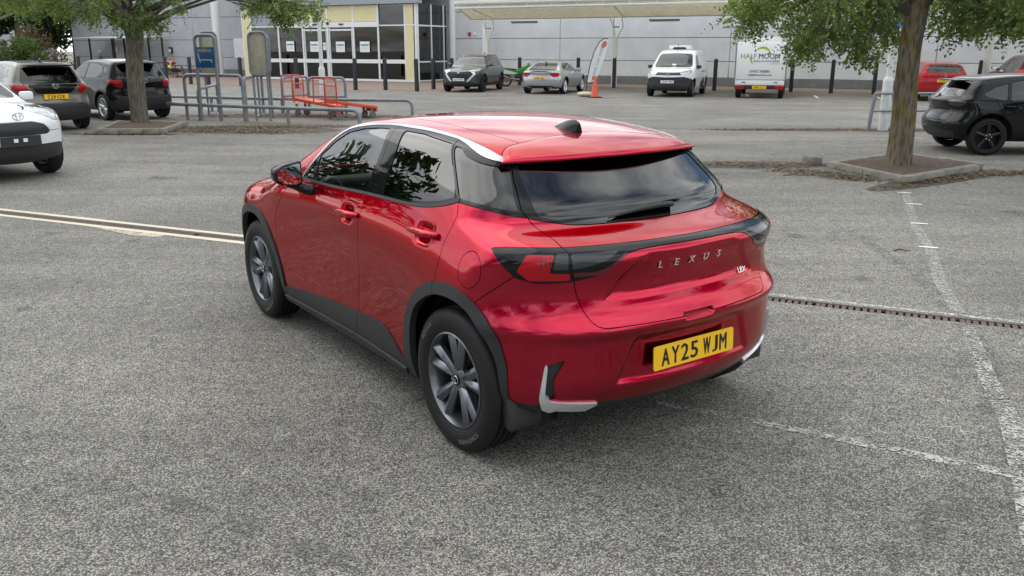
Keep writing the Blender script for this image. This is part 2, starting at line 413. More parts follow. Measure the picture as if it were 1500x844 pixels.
def sheet(name, pts, z, m, parent=None, sub=1):
    return mesh_np(name, [(p[0], p[1], z) for p in pts], [tuple(range(len(pts)))], m, parent, smooth=False)
def strip_pts(line, w):
    L, R_ = [], []
    for i, p in enumerate(line):
        a, b = Vector(line[max(i-1, 0)]), Vector(line[min(i+1, len(line)-1)]); d = (b-a).normalized(); n_ = Vector((-d.y, d.x)); ww = w[i] if hasattr(w, '__len__') else w
        L.append(Vector(p)+n_*ww/2); R_.append(Vector(p)-n_*ww/2)
    return L+R_[::-1]
def band(name, line, w, z, m, parent=None):
    P = strip_pts(line, w); n = len(line); F = [(i+1, i, 2*n-1-i, 2*n-2-i) for i in range(n-1)]
    return mesh_np(name, [(p[0], p[1], z) for p in P], F, m, parent, smooth=False)
# car park surface, with the drain slot left open
DA, DD = Vector((-2.8, 8.42)), Vector((.9138, -.4062))             # a point on the drain's centre line, its direction
DN = Vector((-DD.y, DD.x)); HWD = .062
q = [DA+DD*-400, DA+DD*400]
def half(sgn):
    a, b = q[0]+DN*HWD*sgn, q[1]+DN*HWD*sgn; far = DN*400*sgn
    return [(*a, 0), (*b, 0), (*(b+far), 0), (*(a+far), 0)]
gm_ = mesh_np('ground', [*half(1), *half(-1)], [(0, 1, 2, 3), (5, 4, 7, 6)], M_ASPH, smooth=False); tag(gm_, kind='structure')
# drain: channel, rails and grating bars
M_IRON = mat('cast_iron_grating', (.115, .082, .068), rough=.75, bump=.3, bscale=90, var=.25, vscale=14)
M_PIT = mat('drain_bottom', (.02, .018, .016), rough=.95)
dr = empty('drain_channel', (DA.x, DA.y, 0), math.atan2(DD.y, DD.x), 'long brown iron slot drain running across the asphalt under the red hatchback', 'drain')
tr = MB(); tr.add([(-400, -HWD, 0), (400, -HWD, 0), (400, -HWD, -.08), (-400, -HWD, -.08), (-400, HWD, 0), (400, HWD, 0), (400, HWD, -.08), (-400, HWD, -.08)], [(0, 1, 2, 3), (7, 6, 5, 4), (3, 2, 6, 7)]); tr.build('channel', M_PIT, dr)
for s_ in (-1, 1): MB().box((0, s_*(HWD-.008), -.009), (800, .014, .016)).build('grating_rail', M_IRON, dr)
bar0 = None
GB = MB(); gi = 0
bm_bar = MB().box((0, 0, -.010), (.030, HWD*2-.030, .012)).build('grating_bar', M_IRON, dr); bar_me = bm_bar.data
xs_ = [4.6+.0485*i for i in range(58)]+[-3.9+.0485*i for i in range(70)]
bm_bar.location.x = xs_[0]
for i, x in enumerate(xs_[1:]):
    o = bpy.data.objects.new('grating_bar', bar_me); COL.objects.link(o); o.parent = dr; o.location.x = x+(.012 if i % 10 == 9 else 0)
rest = MB()
for x in [7.45+.0485*i for i in range(200)]+[-8.0+.0485*i for i in range(84)]+[-.45+.0485*i for i in range(103)]: rest.box((x, 0, -.0102), (.030, HWD*2-.030, .012))
rest.build('far_grating_bars', M_IRON, dr)['kind'] = 'stuff'
# painted lines
M_LINEC = worn_paint('cream_line_paint', (.66, .60, .46), .86, 9); M_LINEW = worn_paint('worn_white_paint', (.54, .53, .49), .52, 10)
M_GHOST = worn_paint('ghost_line', (.48, .47, .44), .48, 16); M_WHITE = worn_paint('fresh_white_paint', (.80, .80, .77), .9, 20)
def dl(a, off, w0, b, w1=None, n=14, jit=.012):
    pts = []; W_ = []
    for i in range(n+1):
        p = DA+DD*(a+(b-a)*i/n)+DN*off; pts.append((p.x, p.y)); W_.append(w0+((w1 or w0)-w0)*i/n+random.uniform(-jit, jit))
    return pts, W_
p_, w_ = dl(-14, .125, .085, 4.4); tag(band('painted_line', p_, w_, .004, M_LINEC), kind='structure')
p_, w_ = dl(-14, -.125, .085, 2.2); tag(band('painted_line', p_, w_, .004, M_LINEC), kind='structure')
p_, w_ = dl(4.4, .115, .075, 16, n=24, jit=.02); tag(band('painted_line', p_, w_, .004, M_LINEW), kind='structure')
M_BLOT = worn_paint('pale_patch_paint', (.58, .50, .36), .60, 12)
P_ = [DA+DD*(-1.9)+DN*-.16, DA+DD*-1.3+DN*-.17, DA+DD*-.75+DN*-.17, DA+DD*-.72+DN*-.27, DA+DD*-1.0+DN*-.33, DA+DD*-1.35+DN*-.26]
tag(sheet('paint_patch', [(p.x, p.y) for p in P_][::-1], .0042, M_BLOT), kind='structure')
ghost = [(5.28, 11.4), (4.39, 9.15), (4.01, 8.0), (3.5, 6.72), (3.25, 5.93)]; tag(band('painted_line', ghost, .10, .004, M_GHOST), kind='structure')
M_GHOST2 = worn_paint('worn_bay_line', (.48, .47, .44), .47, 7)
tag(band('painted_line', [(3.14, 5.60), (2.75, 4.59), (2.56, 4.03), (2.25, 3.35), (1.2, 1.2)], [.09, .10, .11, .12, .13], .004, M_GHOST2), kind='structure')
tag(band('painted_line', [(.75, 4.30), (1.04, 4.15), (1.53, 3.89), (1.93, 3.66), (2.9, 3.12), (3.6, 2.7)], [.04, .06, .07, .08, .09, .09], .0045, M_GHOST2), kind='structure')
M_GHOST3 = worn_paint('faded_bay_line', (.36, .35, .33), .40, 5)
for a, b, w0 in (((1.6, 9.3), (9.5, 7.6), .07), ((1.4, 10.3), (10, 8.6), .09), ((2.2, 7.6), (8.5, 5.9), .06), ((-14, 16.5), (3, 11.0), .09), ((-9, 30), (8, 24), .1)):
    tag(band('painted_line', [a, ((a[0]+b[0])/2, (a[1]+b[1])/2+.05), b], w0, .0042, M_GHOST3), kind='structure')
for p, w0 in (((5.23, 11.31), .11), ((4.97, 10.44), .11), ((4.47, 9.22), .11), ((4.02, 8.05), .12), ((8.75, 18.6), .2)):
    tag(band('line_dash', [(p[0]-.08, p[1]+.03), (p[0]+.08, p[1]-.03)], .055, .008, M_WHITE), kind='structure')
for a, b in (((9.55, 35.4), (9.95, 37.2)), ((12.0, 34.3), (12.5, 36.2)), ((14.3, 33.9), (14.8, 35.6)), ((8.62, 18.9), (8.66, 19.5))):
    tag(band('bay_line', [a, b], .10, .006, M_WHITE), kind='structure')
M_MARK = worn_paint('tyre_mark', (.135, .13, .12), .36, 4); M_OIL = worn_paint('oil_stain', (.085, .082, .077), .43, 9)
for pts, w0 in (([(-3.2, 2.6), (-1.6, 2.35), (.2, 1.95), (1.6, 1.35)], .16), ([(-3.4, 3.9), (-1.6, 3.3), (-.4, 2.6), (.3, 1.6)], .12), ([(1.2, 2.6), (2.4, 3.9), (3.3, 6.2), (3.6, 9.5)], .14), ([(-7, 14.6), (-2, 13.6), (4, 13.2), (12, 14.6)], .30), ([(-9, 17.6), (-2, 17.0), (5, 17.2), (14, 18.4)], .35)):
    P_ = catmull(pts, 8, False); tag(band('tyre_mark', [tuple(p) for p in P_], w0, .0036, M_MARK), kind='structure')
for x, y, r in ((.75, 4.75, .10), (-1.6, 9.4, .16), (2.9, 8.6, .10), (-3.6, 6.0, .07), (.9, 3.35, .06), (5.9, 9.9, .14), (-5.2, 12.6, .2)):
    tag(sheet('oil_stain', [(x+r*(1+.3*math.sin(3*t+x))*math.cos(t), y+r*(1+.3*math.cos(2*t+y))*math.sin(t)) for t in np.linspace(0, 2*math.pi, 22)[:-1]], .0034, M_OIL), kind='structure')
# ---------------------------------------------------------------- store building
BO = Vector((15.6, 42.75, 0)); BS = Vector((-.8829, .4695, 0)); BN = Vector((-.4695, -.8829, 0)); BRZ = math.atan2(BS.y, BS.x)
# local frame of the building: x along the wall to the left (BS), y away from the lot (-BN), z up
def bw(s, t, z=0): return BO+BS*s+BN*t+Vector((0, 0, z))
def bp(s, t, z=0): return (s, t, z)                     # inside a building-frame empty (see bframe), t towards the lot is +y mirrored
def bframe(name, s=0, t=0, **k):
    """empty whose x runs along the wall to the RIGHT and whose -y faces the lot"""
    return empty(name, bw(s, t), BRZ+math.pi, **k)
M_WALLP = mat('grey_wall_cladding', (.44, .46, .485), rough=.55, var=.10, vscale=1.3, bump=.04, bscale=30)
M_WALLR = mat('pale_wall_cladding', (.64, .66, .68), rough=.5, var=.10, vscale=1.1, bump=.04, bscale=30)
M_GROOVE = mat('wall_joint', (.20, .21, .22), rough=.8)
M_PLINTH = mat('grey_plinth', (.17, .175, .18), rough=.8, var=.2, vscale=3)
M_WFRAME = mat('white_powder_coat', (.78, .79, .79), rough=.35, var=.04, vscale=5)
M_CREAMP = mat('cream_panel', (.72, .66, .38), rough=.5, var=.05, vscale=2)
M_FASC = mat('grey_fascia', (.30, .33, .37), rough=.4, var=.06, vscale=2)
M_DGLASS = glass_mat('shop_glass', (.10, .12, .14)); M_PGLASS = glass_mat('pale_shop_glass', (.45, .52, .52))
M_PAPER = mat('white_paper', (.80, .82, .82), rough=.7); M_TEAL = mat('teal_print', (.03, .22, .22), rough=.7); M_GREYPR = mat('grey_print', (.35, .38, .40), rough=.7)
M_GALV = mat('galvanised_steel', (.22, .245, .265), rough=.5, metal=.35, var=.22, vscale=12, bump=.1, bscale=60)
M_BLACKP = mat('black_bollard', (.018, .022, .030), rough=.6, var=.25, vscale=8)
bld = bframe('store_building', label='long grey clad store with glazed cream and white entrance behind the bollards', cat='building')
# local coords: X = -s (to the right), Y = -t (lot side negative)
L_ = lambda s, t, z: (-s, -t, z)
def wall_run(s0, s1, z1, m, name='wall_panel'):
    """panels between recessed joints"""
    zs = [.42, 1.24, 2.42, 3.92, 5.4, z1]; vs = [v for v in [5.13+9.53*k for k in range(-4, 8)] if s0 < v < s1]; ss = [s0]+vs+[s1]
    for i in range(len(ss)-1):
        for j in range(len(zs)-1):
            a, b = ss[i]+(.012 if i else 0), ss[i+1]-(.012 if i < len(ss)-2 else 0); c, d = zs[j]+.014, zs[j+1]-.014
            MB().box((-(a+b)/2, .06, (c+d)/2), (b-a, .12, d-c)).build(name, m, bld, bevel=.01, seg=1)
    MB().box((-(s0+s1)/2, .16, z1/2), (s1-s0, .10, z1)).build('wall_core', M_GROOVE, bld)
    MB().box((-(s0+s1)/2, .03, .21), (s1-s0, .22, .42)).build('plinth', M_PLINTH, bld, bevel=.02, seg=1)
wall_run(-16, 21.7, 6.8, M_WALLR); wall_run(35.4, 56.4, 6.8, M_WALLP); wall_run(21.9, 35.3, 6.8, M_WALLP, 'wall_panel')
MB().box((-56.45, 12.1, 3.4), (.12, 24, 6.8)).box((16.0, 12.1, 3.4), (.12, 24, 6.8)).build('end_wall', M_WALLP, bld)
MB().box((-20.2, 12, 6.85), (72.8, 24.4, .12)).build('roof', M_PLINTH, bld)
# entrance box: front at t=3.2, s 22.1..35.3
T = 3.2
def fr(s0, s1, z0, z1, t0=T, d=.10, m=None, name='window_frame', out=.0): return MB().box((-(s0+s1)/2, -(t0-d/2)+0-out, (z0+z1)/2), (abs(s1-s0), d, z1-z0)).build(name, m or M_WFRAME, ent, bevel=.006, seg=1)
ent = empty('entrance', parent=bld)
fr(21.86, 35.6, 4.30, 5.35, T+.22, .5, M_FASC, 'fascia'); fr(21.8, 35.66, 5.35, 5.43, T+.28, .6, M_WFRAME, 'fascia_trim')
MB().box((-28.7, -1.4, 5.3), (13.6, 3.0, .06)).build('entrance_roof', M_PLINTH, ent)
verts = [22.16, 24.76, 26.55, 28.47, 30.41, 32.36, 34.62]
for s in verts: fr(s-.055, s+.055, .06, 4.30, T+.02, .12)
fr(22.0, 34.65, .0, .12, T+.03, .16, M_WFRAME, 'threshold')
fr(24.76, 32.36, 3.06, 3.36, T+.04, .10, M_WFRAME, 'door_header'); fr(22.1, 24.76, 3.10, 3.17, T+.03, .1); fr(32.36, 34.6, 3.10, 3.17, T+.03, .1)
for a, b in zip(verts[:-1], verts[1:]): fr(a+.06, b-.06, 1.02, 1.24, T+.01, .06, M_WFRAME, 'push_bar')
fr(22.3, 22.86, .12, 4.28, T+.015, .08, M_CREAMP, 'cream_panel'); fr(22.86, 22.93, .12, 4.28, T+.02, .1)
fr(34.68, 35.28, .05, 4.30, T+.01, .12, M_CREAMP, 'cream_panel'); fr(35.28, 35.36, 0, 4.3, T+.02, .14)
for a, b in ((24.82, 26.5), (26.6, 28.42), (28.52, 30.36), (30.46, 32.3)): fr(a, b, 3.38, 4.28, T-.02, .05, M_CREAMP, 'cream_panel')
fr(32.42, 34.56, 3.2, 4.28, T-.02, .05, M_FASC, 'grey_panel')
def pane(s0, s1, z0, z1, t, m, name='glass_pane'): return MB().box((-(s0+s1)/2, -t, (z0+z1)/2), (s1-s0, .012, z1-z0)).build(name, m, ent)
pane(22.93, 24.7, .12, 4.28, T-.06, M_DGLASS)
for i, (a, b) in enumerate(zip(verts[1:-1], verts[2:])): pane(a+.05, b-.05, .12, 3.10, T-.06, M_DGLASS if i < 4 and i != 3 else M_PGLASS)
# sliding door stiles
for s in (28.35, 28.6, 26.68, 30.28): fr(s-.03, s+.03, .12, 3.06, T+.0, .06, M_WFRAME, 'door_stile')
fr(26.6, 30.36, 2.86, 2.96, T+.0, .06, M_WFRAME, 'door_rail')
for s in (29.4, 27.4): fr(s-.16, s+.16, 3.20, 3.27, T+.10, .05, M_BLACKP, 'door_sensor')
fr(28.32, 28.5, 3.22, 3.36, T+.10, .06, M_BLACKP, 'security_camera')
# right return, glass towards the lot's right
def rp(t0, t1, z0, z1, m, name, d=.06, x=-22.08): return MB().box((x+.0, -(t0+t1)/2, (z0+z1)/2), (d, abs(t1-t0), z1-z0)).build(name, m, ent, bevel=.004 if d > .03 else 0, seg=1)
for t in (T-.08, 1.75, .42): rp(t-.04, t+.04, 0, 4.3, M_WFRAME, 'window_frame', .12)
for z in (.06, 1.12, 3.12): rp(.1, T-.1, z-.04, z+.04, M_WFRAME, 'window_frame', .09)
rp(.1, T-.1, .1, 4.28, M_PGLASS, 'glass_pane', .012)
# inside of the entrance: floor, dark back wall, some shelving and a parked cargo cycle shape
MB().box((-28.7, -1.6, .03), (13.0, 3.0, .06)).build('lobby_floor', M_PLINTH, ent)
MB().box((-28.7, -.13, 2.1), (13.1, .03, 4.2)).build('lobby_back_wall', mat('lobby_dark', (.03, .035, .045), rough=.8), ent)
# notices on the glass
for s, w_, z, h_ in ((31.45, .62, 1.98, .60), (29.55, .62, 1.96, .60), (28.75, .22, 1.98, .42), (27.55, .66, 1.95, .60), (25.75, .70, 1.95, .60)):
    nb = MB().box((-s, -(T+.012), z), (w_, .012, h_)).build('notice_poster', M_PAPER, ent)
    MB().box((-s, -(T+.0195), z+h_*.17), (w_*.82, .003, h_*.13)).build('printed_band', M_TEAL, nb)
    for k in range(2): MB().box((-s, -(T+.0195), z-h_*(.08+.13*k)), (w_*.7, .003, h_*.03)).build('printed_line', M_GREYPR, nb)
# wall fittings
def wallbox(s, z, w_, h_, d, m, name, label, cat, t=0.0, **k):
    o = MB().box((0, -d/2-.0, 0), (w_, d, h_)).build(name, m, None, bevel=.012, seg=1); o.location = bw(s, t, z); o.rotation_euler = (0, 0, BRZ+math.pi); return tag(o, label, cat, **k)
wb_ = wallbox(38.95, 1.85, .95, 1.30, .03, M_PAPER, 'wall_notice', 'tall white notice sheet fixed to the grey wall left of the entrance', 'notice')
for k in range(5): MB().box((-.18+.09*k, -.034, .25-.12*k), (.10, .004, .02)).build('print', M_GREYPR, wb_)
lw = wallbox(45.6, 1.72, .30, .42, .16, M_BLACKP, 'wall_light', 'square black wall light with white lens above the picnic bench', 'light')
MB().box((0, -.17, -.03), (.22, .02, .24)).build('lens', M_PAPER, lw)
wallbox(20.5, 2.68, .16, .20, .12, mat('alarm_red', (.35, .03, .03), rough=.5), 'alarm_sounder', 'small red alarm box on the wall beside the white column', 'alarm')
wallbox(20.15, 2.68, .16, .17, .06, M_PAPER, 'wall_sign', 'small white plate on the wall right of the red alarm box', 'sign')
# columns
def column(name, p, r, h, label, group='white columns by the store'):
    o = empty(name, (p[0], p[1], 0), 0, label, 'column', group)
    MB().tube([(0, 0, .06), (0, 0, h)], r, 20).build('shaft', M_WFRAME, o, smooth=True); MB().lathe([(0, .07), (r+.07, .07), (r+.09, .0)], 'z', 20).build('base_collar', M_PLINTH, o); return o
c1 = bw(21.75, 4.5); c2 = bw(19.9, .9)
column('white_column', (-19.9, 60.0), .27, 7.0, 'tall white round column standing left of the entrance behind the blue sign')
column('white_column', (-3.55, 53.0), .22, 7.2, 'thickest white round column at the right corner of the glazed entrance')
column('white_column', bw(18.9, 1.0)[:2], .17, 6.5, 'white round column behind the dark grey crossover, left of the shorter post')
# canopy
M_CANB = mat('canopy_sheet', (.80, .77, .66), rough=.45, var=.12, vscale=3); M_CANW = mat('canopy_white_steel', (.76, .77, .76), rough=.35, var=.06, vscale=6)
can = bframe('trolley_canopy', label='long white steel canopy with cream ribbed roof above the parked cars', cat='canopy')
S0, TR, TF, ZR, ZF = -13.5, 3.3, 8.3, 3.36, 3.82
sl_ = (ZF-ZR)/(TF-TR); zt_ = lambda t: ZR+sl_*(t-TR); se_ = lambda t: 18.5-(t-TR)/(TF-TR)*2.15      # the left end is cut on the skew
M_CANT = mat('translucent_canopy_sheet', (.74, .70, .56), rough=.5, var=.12, vscale=2)
t_ = M_CANT.node_tree; tl = t_.nodes.new('ShaderNodeBsdfTranslucent'); tl.inputs[0].default_value = (.80, .76, .60, 1); xs = t_.nodes.new('ShaderNodeMixShader'); xs.inputs[0].default_value = .55
t_.links.new(t_.nodes['Principled BSDF'].outputs[0], xs.inputs[1]); t_.links.new(tl.outputs[0], xs.inputs[2]); t_.links.new(xs.outputs[0], t_.nodes['Material Output'].inputs[0])
V = []; nk = 60
for k in range(nk+1):
    t = TR-.2+(TF-TR+.4)*k/nk; z = zt_(t)+.20+(.018 if k % 2 else -.018); V += [(-se_(t), -t, z), (-S0, -t, z)]
mesh_np('roof_sheet', V, [(2*k, 2*k+1, 2*k+3, 2*k+2) for k in range(nk)], M_CANT, can, smooth=False)
for k in range(9):
    t = TR+.1+(TF-TR-.2)*k/8; z = zt_(t); a_ = se_(t)-.1; MB().box((-(S0+a_)/2, -t, z+.09), (a_-S0, .06, .13)).build('purlin', M_CANB, can)
for t, r, dz in ((TF+.12, .085, .10), (TF+.12, .05, -.12), (TR-.1, .05, .05)): MB().tube([(-S0, -t, zt_(t)+dz), (-se_(t), -t, zt_(t)+dz)], r, 10).build('edge_tube', M_CANW, can, smooth=True)
t = TF+.30; MB().box((-(S0+se_(t))/2, -t, ZF+.36), (se_(t)-S0+.3, .06, .20)).build('gutter_board', M_CANW, can)
MB().tube([(-se_(TR), -TR, ZR+.08), (-se_(TF), -TF-.1, ZF+.08)], .06, 8).build('end_beam', M_CANW, can, smooth=True)
for s in [16.2-1.25*k for k in range(24)]: MB().tube([(-s, -(TF+.12), ZF-.10), (-s, -(TF+.12), ZF+.15)], .028, 6).build('edge_strut', M_CANW, can)
for s in (17.3, 9.95, 1.7, -6.5):
    MB().tube([(-s+.25, -TR+.2, ZR+.02), (-s+1.6, -TF, ZF-.02)], .05, 8).build('rafter', M_CANW, can, smooth=True)
for s, p in ((17.3, bw(17.3, 3.5)), (9.95, bw(9.95, 3.6)), (1.7, bw(1.7, 3.6)), (-6.5, bw(-6.5, 3.6))):
    o = empty('canopy_post', (p.x, p.y, 0), BRZ+math.pi, {17.3: 'white canopy post with forked head behind the dark grey crossover', 9.95: 'white canopy post with forked head beside the feather flag', 1.7: 'white canopy post with forked head behind the tree, left of its trunk', -6.5: 'white canopy post with forked head at the far right behind the leaves'}[s], 'post', 'canopy posts')
    MB().tube([(0, 0, 0), (0, 0, 2.35)], .125, 16).build('shaft', M_WFRAME, o, smooth=True)
    for dx_ in (-.02, .42): MB().tube([(.05, 0, 2.35), (dx_*1.2-.12, .0, 2.9), (dx_*1.4-.25, -.1, 3.36)], .032, 8).build('fork_arm', M_CANW, o, smooth=True)
    MB().box((.05, -.02, 2.9), (.30, .05, .06)).build('bracket', M_GALV, o); MB().tube([(-.12, 0, .0), (-.12, 0, 3.3)], .035, 8).build('down_pipe', M_CANW, o, smooth=True)
for s in (14.8, 7.3):
    o = bframe('strip_light', s, 4.1, label='long grey strip light under the canopy above the ' + ('silver coupe' if s > 10 else 'white van'), cat='light', group='canopy strip lights'); o.location.z = 3.18
    MB().box((0, 0, 0), (1.5, .12, .09)).build('housing', M_GALV, o, bevel=.02); MB().box((0, 0, -.055), (1.4, .09, .03)).build('diffuser', mat('diffuser_grey', (.4, .41, .41), rough=.4), o)
# brick paving strips
def paving(name, pts, z):
    m = bpy.data.materials.new('brown_block_paving'); m.use_nodes = True; t = m.node_tree; b = t.nodes['Principled BSDF']
    c = t.nodes.new('ShaderNodeTexCoord'); k = t.nodes.new('ShaderNodeTexBrick'); mp = t.nodes.new('ShaderNodeMapping'); mp.inputs['Rotation'].default_value = (0, 0, .49)
    k.inputs['Scale'].default_value = 5; k.inputs['Color1'].default_value = (.20, .145, .115, 1); k.inputs['Color2'].default_value = (.27, .20, .155, 1); k.inputs['Mortar'].default_value = (.12, .10, .085, 1)
    t.links.new(c.outputs['Object'], mp.inputs[0]); t.links.new(mp.outputs[0], k.inputs['Vector']); t.links.new(k.outputs['Color'], b.inputs['Base Color']); b.inputs['Roughness'].default_value = .9
    o = mesh_np(name, [(p[0], p[1], z) for p in pts], [tuple(range(len(pts)))], m, smooth=False); tag(o, kind='structure'); return o
E_ = lambda s, t: tuple(bw(s, t)[:2])
paving('paved_walkway', [E_(56, .0), E_(20.5, 0), E_(12, 0), E_(14.8, 11.5), E_(20, 12.8), E_(33.2, 12.0), E_(60, 10.5)][::1], .004)
paving('paved_walkway', [E_(12, 0), E_(-14, 0), E_(-14, 4.2), E_(12, 4.2)], .0045)
# bollards
bo_pts = [(-4.28, 39.34, 'square black bollard left of the dark grey crossover, nearest the entrance corner'), (-5.87, 40.61, 'square black bollard between the second and fourth window of the entrance'), (-7.25, 40.56, 'square black bollard in front of the right sliding door'),
 (-10.35, 42.2, 'square black bollard just right of the left lamp post and trolleys'), (-12.0, 43.3, 'square black bollard behind the blank plywood sign'), (-13.86, 44.87, 'square black bollard below the white wall notice'), (-15.9, 46.0, 'square black bollard hidden behind the blue trolley sign'), (-17.2, 47.0, 'square black bollard right of the seated workers'), (-18.98, 48.28, 'square black bollard left of the seated workers'),
 (-3.72, 41.38, 'square black bollard right of the entrance corner, set further back'), (-2.9, 42.2, 'square black bollard behind the dark grey crossover'),
 (.38, 46.25, 'square black bollard left of the silver coupe beside the green motorcycle'), (3.35, 44.9, 'square black bollard just behind the silver coupe roof'), (4.99, 43.14, 'square black bollard right of the white column and feather flag'), (9.31, 40.43, 'square black bollard between the white van and the box van'),
 (12.47, 39.23, 'square black bollard just right of the box van'), (13.84, 38.05, 'square black bollard midway between box van and tree'), (15.35, 37.2, 'square black bollard just left of the leaning white lamp post'), (19.3, 36.4, 'square black bollard between the red hatchback and the dark red crossover'),
 (-23.9, 51.3, 'square black bollard in front of the smoking shelter'), (-25.8, 52.5, 'square black bollard at the left end of the smoking shelter'), (-27.8, 53.7, 'square black bollard at the left edge of the store wall'), (-29.8, 55.0, 'square black bollard before the hedge, nearest the store'), (-31.9, 56.2, 'square black bollard before the hedge, second from the store'), (-34.4, 57.8, 'square black bollard before the hedge, leftmost in view')]
b0 = None
for i, (x, y, lb) in enumerate(bo_pts):
    if b0 is None:
        b0 = MB().box((0, 0, .69), (.15, .15, 1.38)).box((0, 0, 1.40), (.15, .15, .05), taper=.7).build('bollard', M_BLACKP, None, bevel=.012, seg=1); o = b0
    else: o = b0.copy(); COL.objects.link(o)
    o.location = (x, y, 0); o.rotation_euler = (random.uniform(-.012, .012), random.uniform(-.012, .012), -.49+random.uniform(-.1, .1)); tag(o, lb, 'bollard', 'black bollards in front of the store')
# ---------------------------------------------------------------- the hero hatchback's body surface (x forward from rear axle, y left, z up)
HX = [-.75, -.45, -.2, .1, .45, .9, 1.4, 1.85, 2.25, 2.6, 2.95, 3.4]
HZ = [.15, .28, .42, .58, .74, .88, .98, 1.07, 1.18, 1.30, 1.40, 1.50]
HW_ = [
 [.74, .79, .82, .825, .82, .81, .79, .76, .72, .66, .60, .54],   # -.75
 [.785, .85, .885, .895, .888, .875, .855, .815, .755, .685, .63, .57],
 [.80, .865, .903, .920, .918, .90, .872, .828, .768, .700, .645, .585],
 [.80, .87, .905, .925, .922, .903, .880, .840, .785, .716, .660, .60],
 [.80, .865, .885, .893, .900, .895, .880, .850, .798, .730, .672, .61],
 [.80, .858, .872, .876, .886, .892, .884, .858, .808, .738, .678, .61],
 [.80, .858, .870, .874, .884, .892, .888, .862, .810, .735, .672, .60],
 [.80, .862, .878, .886, .894, .896, .888, .860, .803, .720, .655, .58],
 [.80, .870, .900, .912, .912, .905, .890, .845, .780, .70, .63, .56],
 [.80, .875, .912, .918, .912, .895, .860, .800, .74, .66, .60, .54],
 [.79, .865, .90, .905, .90, .880, .845, .78, .70, .62, .56, .50],
 [.74, .82, .84, .84, .82, .78, .74, .68, .60, .54, .50, .46]]
hero_W = Sp2(HX, HZ, HW_)
hero_R0 = Sp([(.15, -.50), (.26, -.56), (.34, -.625), (.42, -.665), (.50, -.672), (.60, -.676), (.655, -.690), (.678, -.703), (.697, -.700), (.735, -.668), (.79, -.638), (.86, -.628), (.93, -.640),
              (.985, -.650), (1.03, -.60), (1.06, -.50), (1.085, -.40), (1.15, -.325), (1.25, -.215), (1.35, -.09), (1.45, .04), (1.55, .17)])
hero_F0 = Sp([(.15, 3.25), (.30, 3.38), (.5, 3.43), (.7, 3.42), (.85, 3.36), (.95, 3.22), (1.05, 3.0), (1.2, 2.6)])
hero_T0 = Sp([(-.9, 1.20), (-.35, 1.335), (-.15, 1.385), (.1, 1.426), (.45, 1.461), (.9, 1.481), (1.25, 1.476), (1.55, 1.432), (1.80, 1.328), (2.05, 1.195), (2.25, 1.082),
              (2.42, 1.035), (2.6, 1.018), (2.9, .985), (3.15, .925), (3.4, .83)])
POCKET = np.array([(-.6, .655), (.34, .655), (.37, .62), (.45, .43), (.42, .41), (-.6, .41)])
SCOOP = np.array([(-.6, 1.004), (.27, 1.004), (.35, .968), (.41, .90), (.49, .80), (-.6, .80)])
GRIP = np.array([(-.3, .712), (.10, .712), (.085, .682), (-.3, .682)])
def hero_f(P):
    x, y, z = P[:, 0], P[:, 1], P[:, 2]; ay = np.abs(y)
    W = hero_W(x, z)
    fs = (ay-W)*.93
    for hx, hz in ((1.085, .978), (.262, 1.008)):          # finger cups behind the door handles
        fs = fs+.022*np.exp(-((x-hx)/.062)**4-((z-hz+.004)/.042)**4)
    plan = .22*ay**2+.36*ay**6
    fr = (hero_R0(z)+plan-x)
    fr = np.where(z > 1.05, fr*.75, fr*np.interp(z, [.95, 1.05], [1, .75]))
    fr = fr+.018*sstep(-sdf(POCKET, ay, z), 0, .045)*(x < 0)      # number plate pocket
    fr = fr+.013*sstep(-sdf(SCOOP, ay, z), -.004, .034)*(x < 0)     # hollow round the name badge
    fr = fr+.026*sstep(-sdf(GRIP, ay, z), 0, .012)*(x < 0)        # tailgate grip slot
    ff = x-(hero_F0(z)+.02-.38*ay**2-.42*ay**6)
    T = hero_T0(x)-.05*ay**2-.10*ay**4*sstep(x, 2.5, 1.9)-.09*ay**3*sstep(x, 2.1, 2.6)
    ft = (z-T)*np.interp(x, [1.5, 1.8, 2.2, 2.5], [1, .87, .87, 1])
    f = smax(fs, fr, .16)
    f = smax(f, ff, .25)
    f = smax(f, ft, np.interp(x, [1.6, 2.4], [.085, .13]))
    return f
HERO_CORE = ((-.1, 2.6), (-.25, .25), (.5, .85)); HERO_BOX = ((-.80, 3.50), (-.98, .98), (.17, 1.56))
# ---------------------------------------------------------------- car materials
M_RED = mat('red_candy_paint', (.47, .002, .032), rough=.28, metal=1.0, coat=1, coatr=.012); M_RED.node_tree.nodes['Principled BSDF'].inputs['Coat IOR'].default_value = 1.42; M_RED.node_tree.nodes['Principled BSDF'].inputs['Specular Tint'].default_value = (.8, .03, .06, 1)
M_GLOSSBLK = mat('gloss_black', (.008, .008, .009), rough=.5, coat=1, spec=0)
M_CLAD = mat('black_grained_plastic', (.022, .023, .025), rough=.55, bump=.15, bscale=300)
M_DARK = mat('underbody_black', (.01, .01, .011), rough=.8)
M_CHROME = mat('satin_chrome', (.58, .59, .61), rough=.2, metal=1); M_BADGE = mat('badge_chrome', (.86, .87, .88), rough=.14, metal=1)
M_SILV = mat('silver_plastic', (.74, .76, .78), rough=.25, metal=.55)
M_RIM = mat('gunmetal_rim', (.16, .17, .19), rough=.30, metal=.85, coat=.4)
M_TYRE = mat('tyre_rubber', (.009, .009, .010), rough=.6, spec=.35)
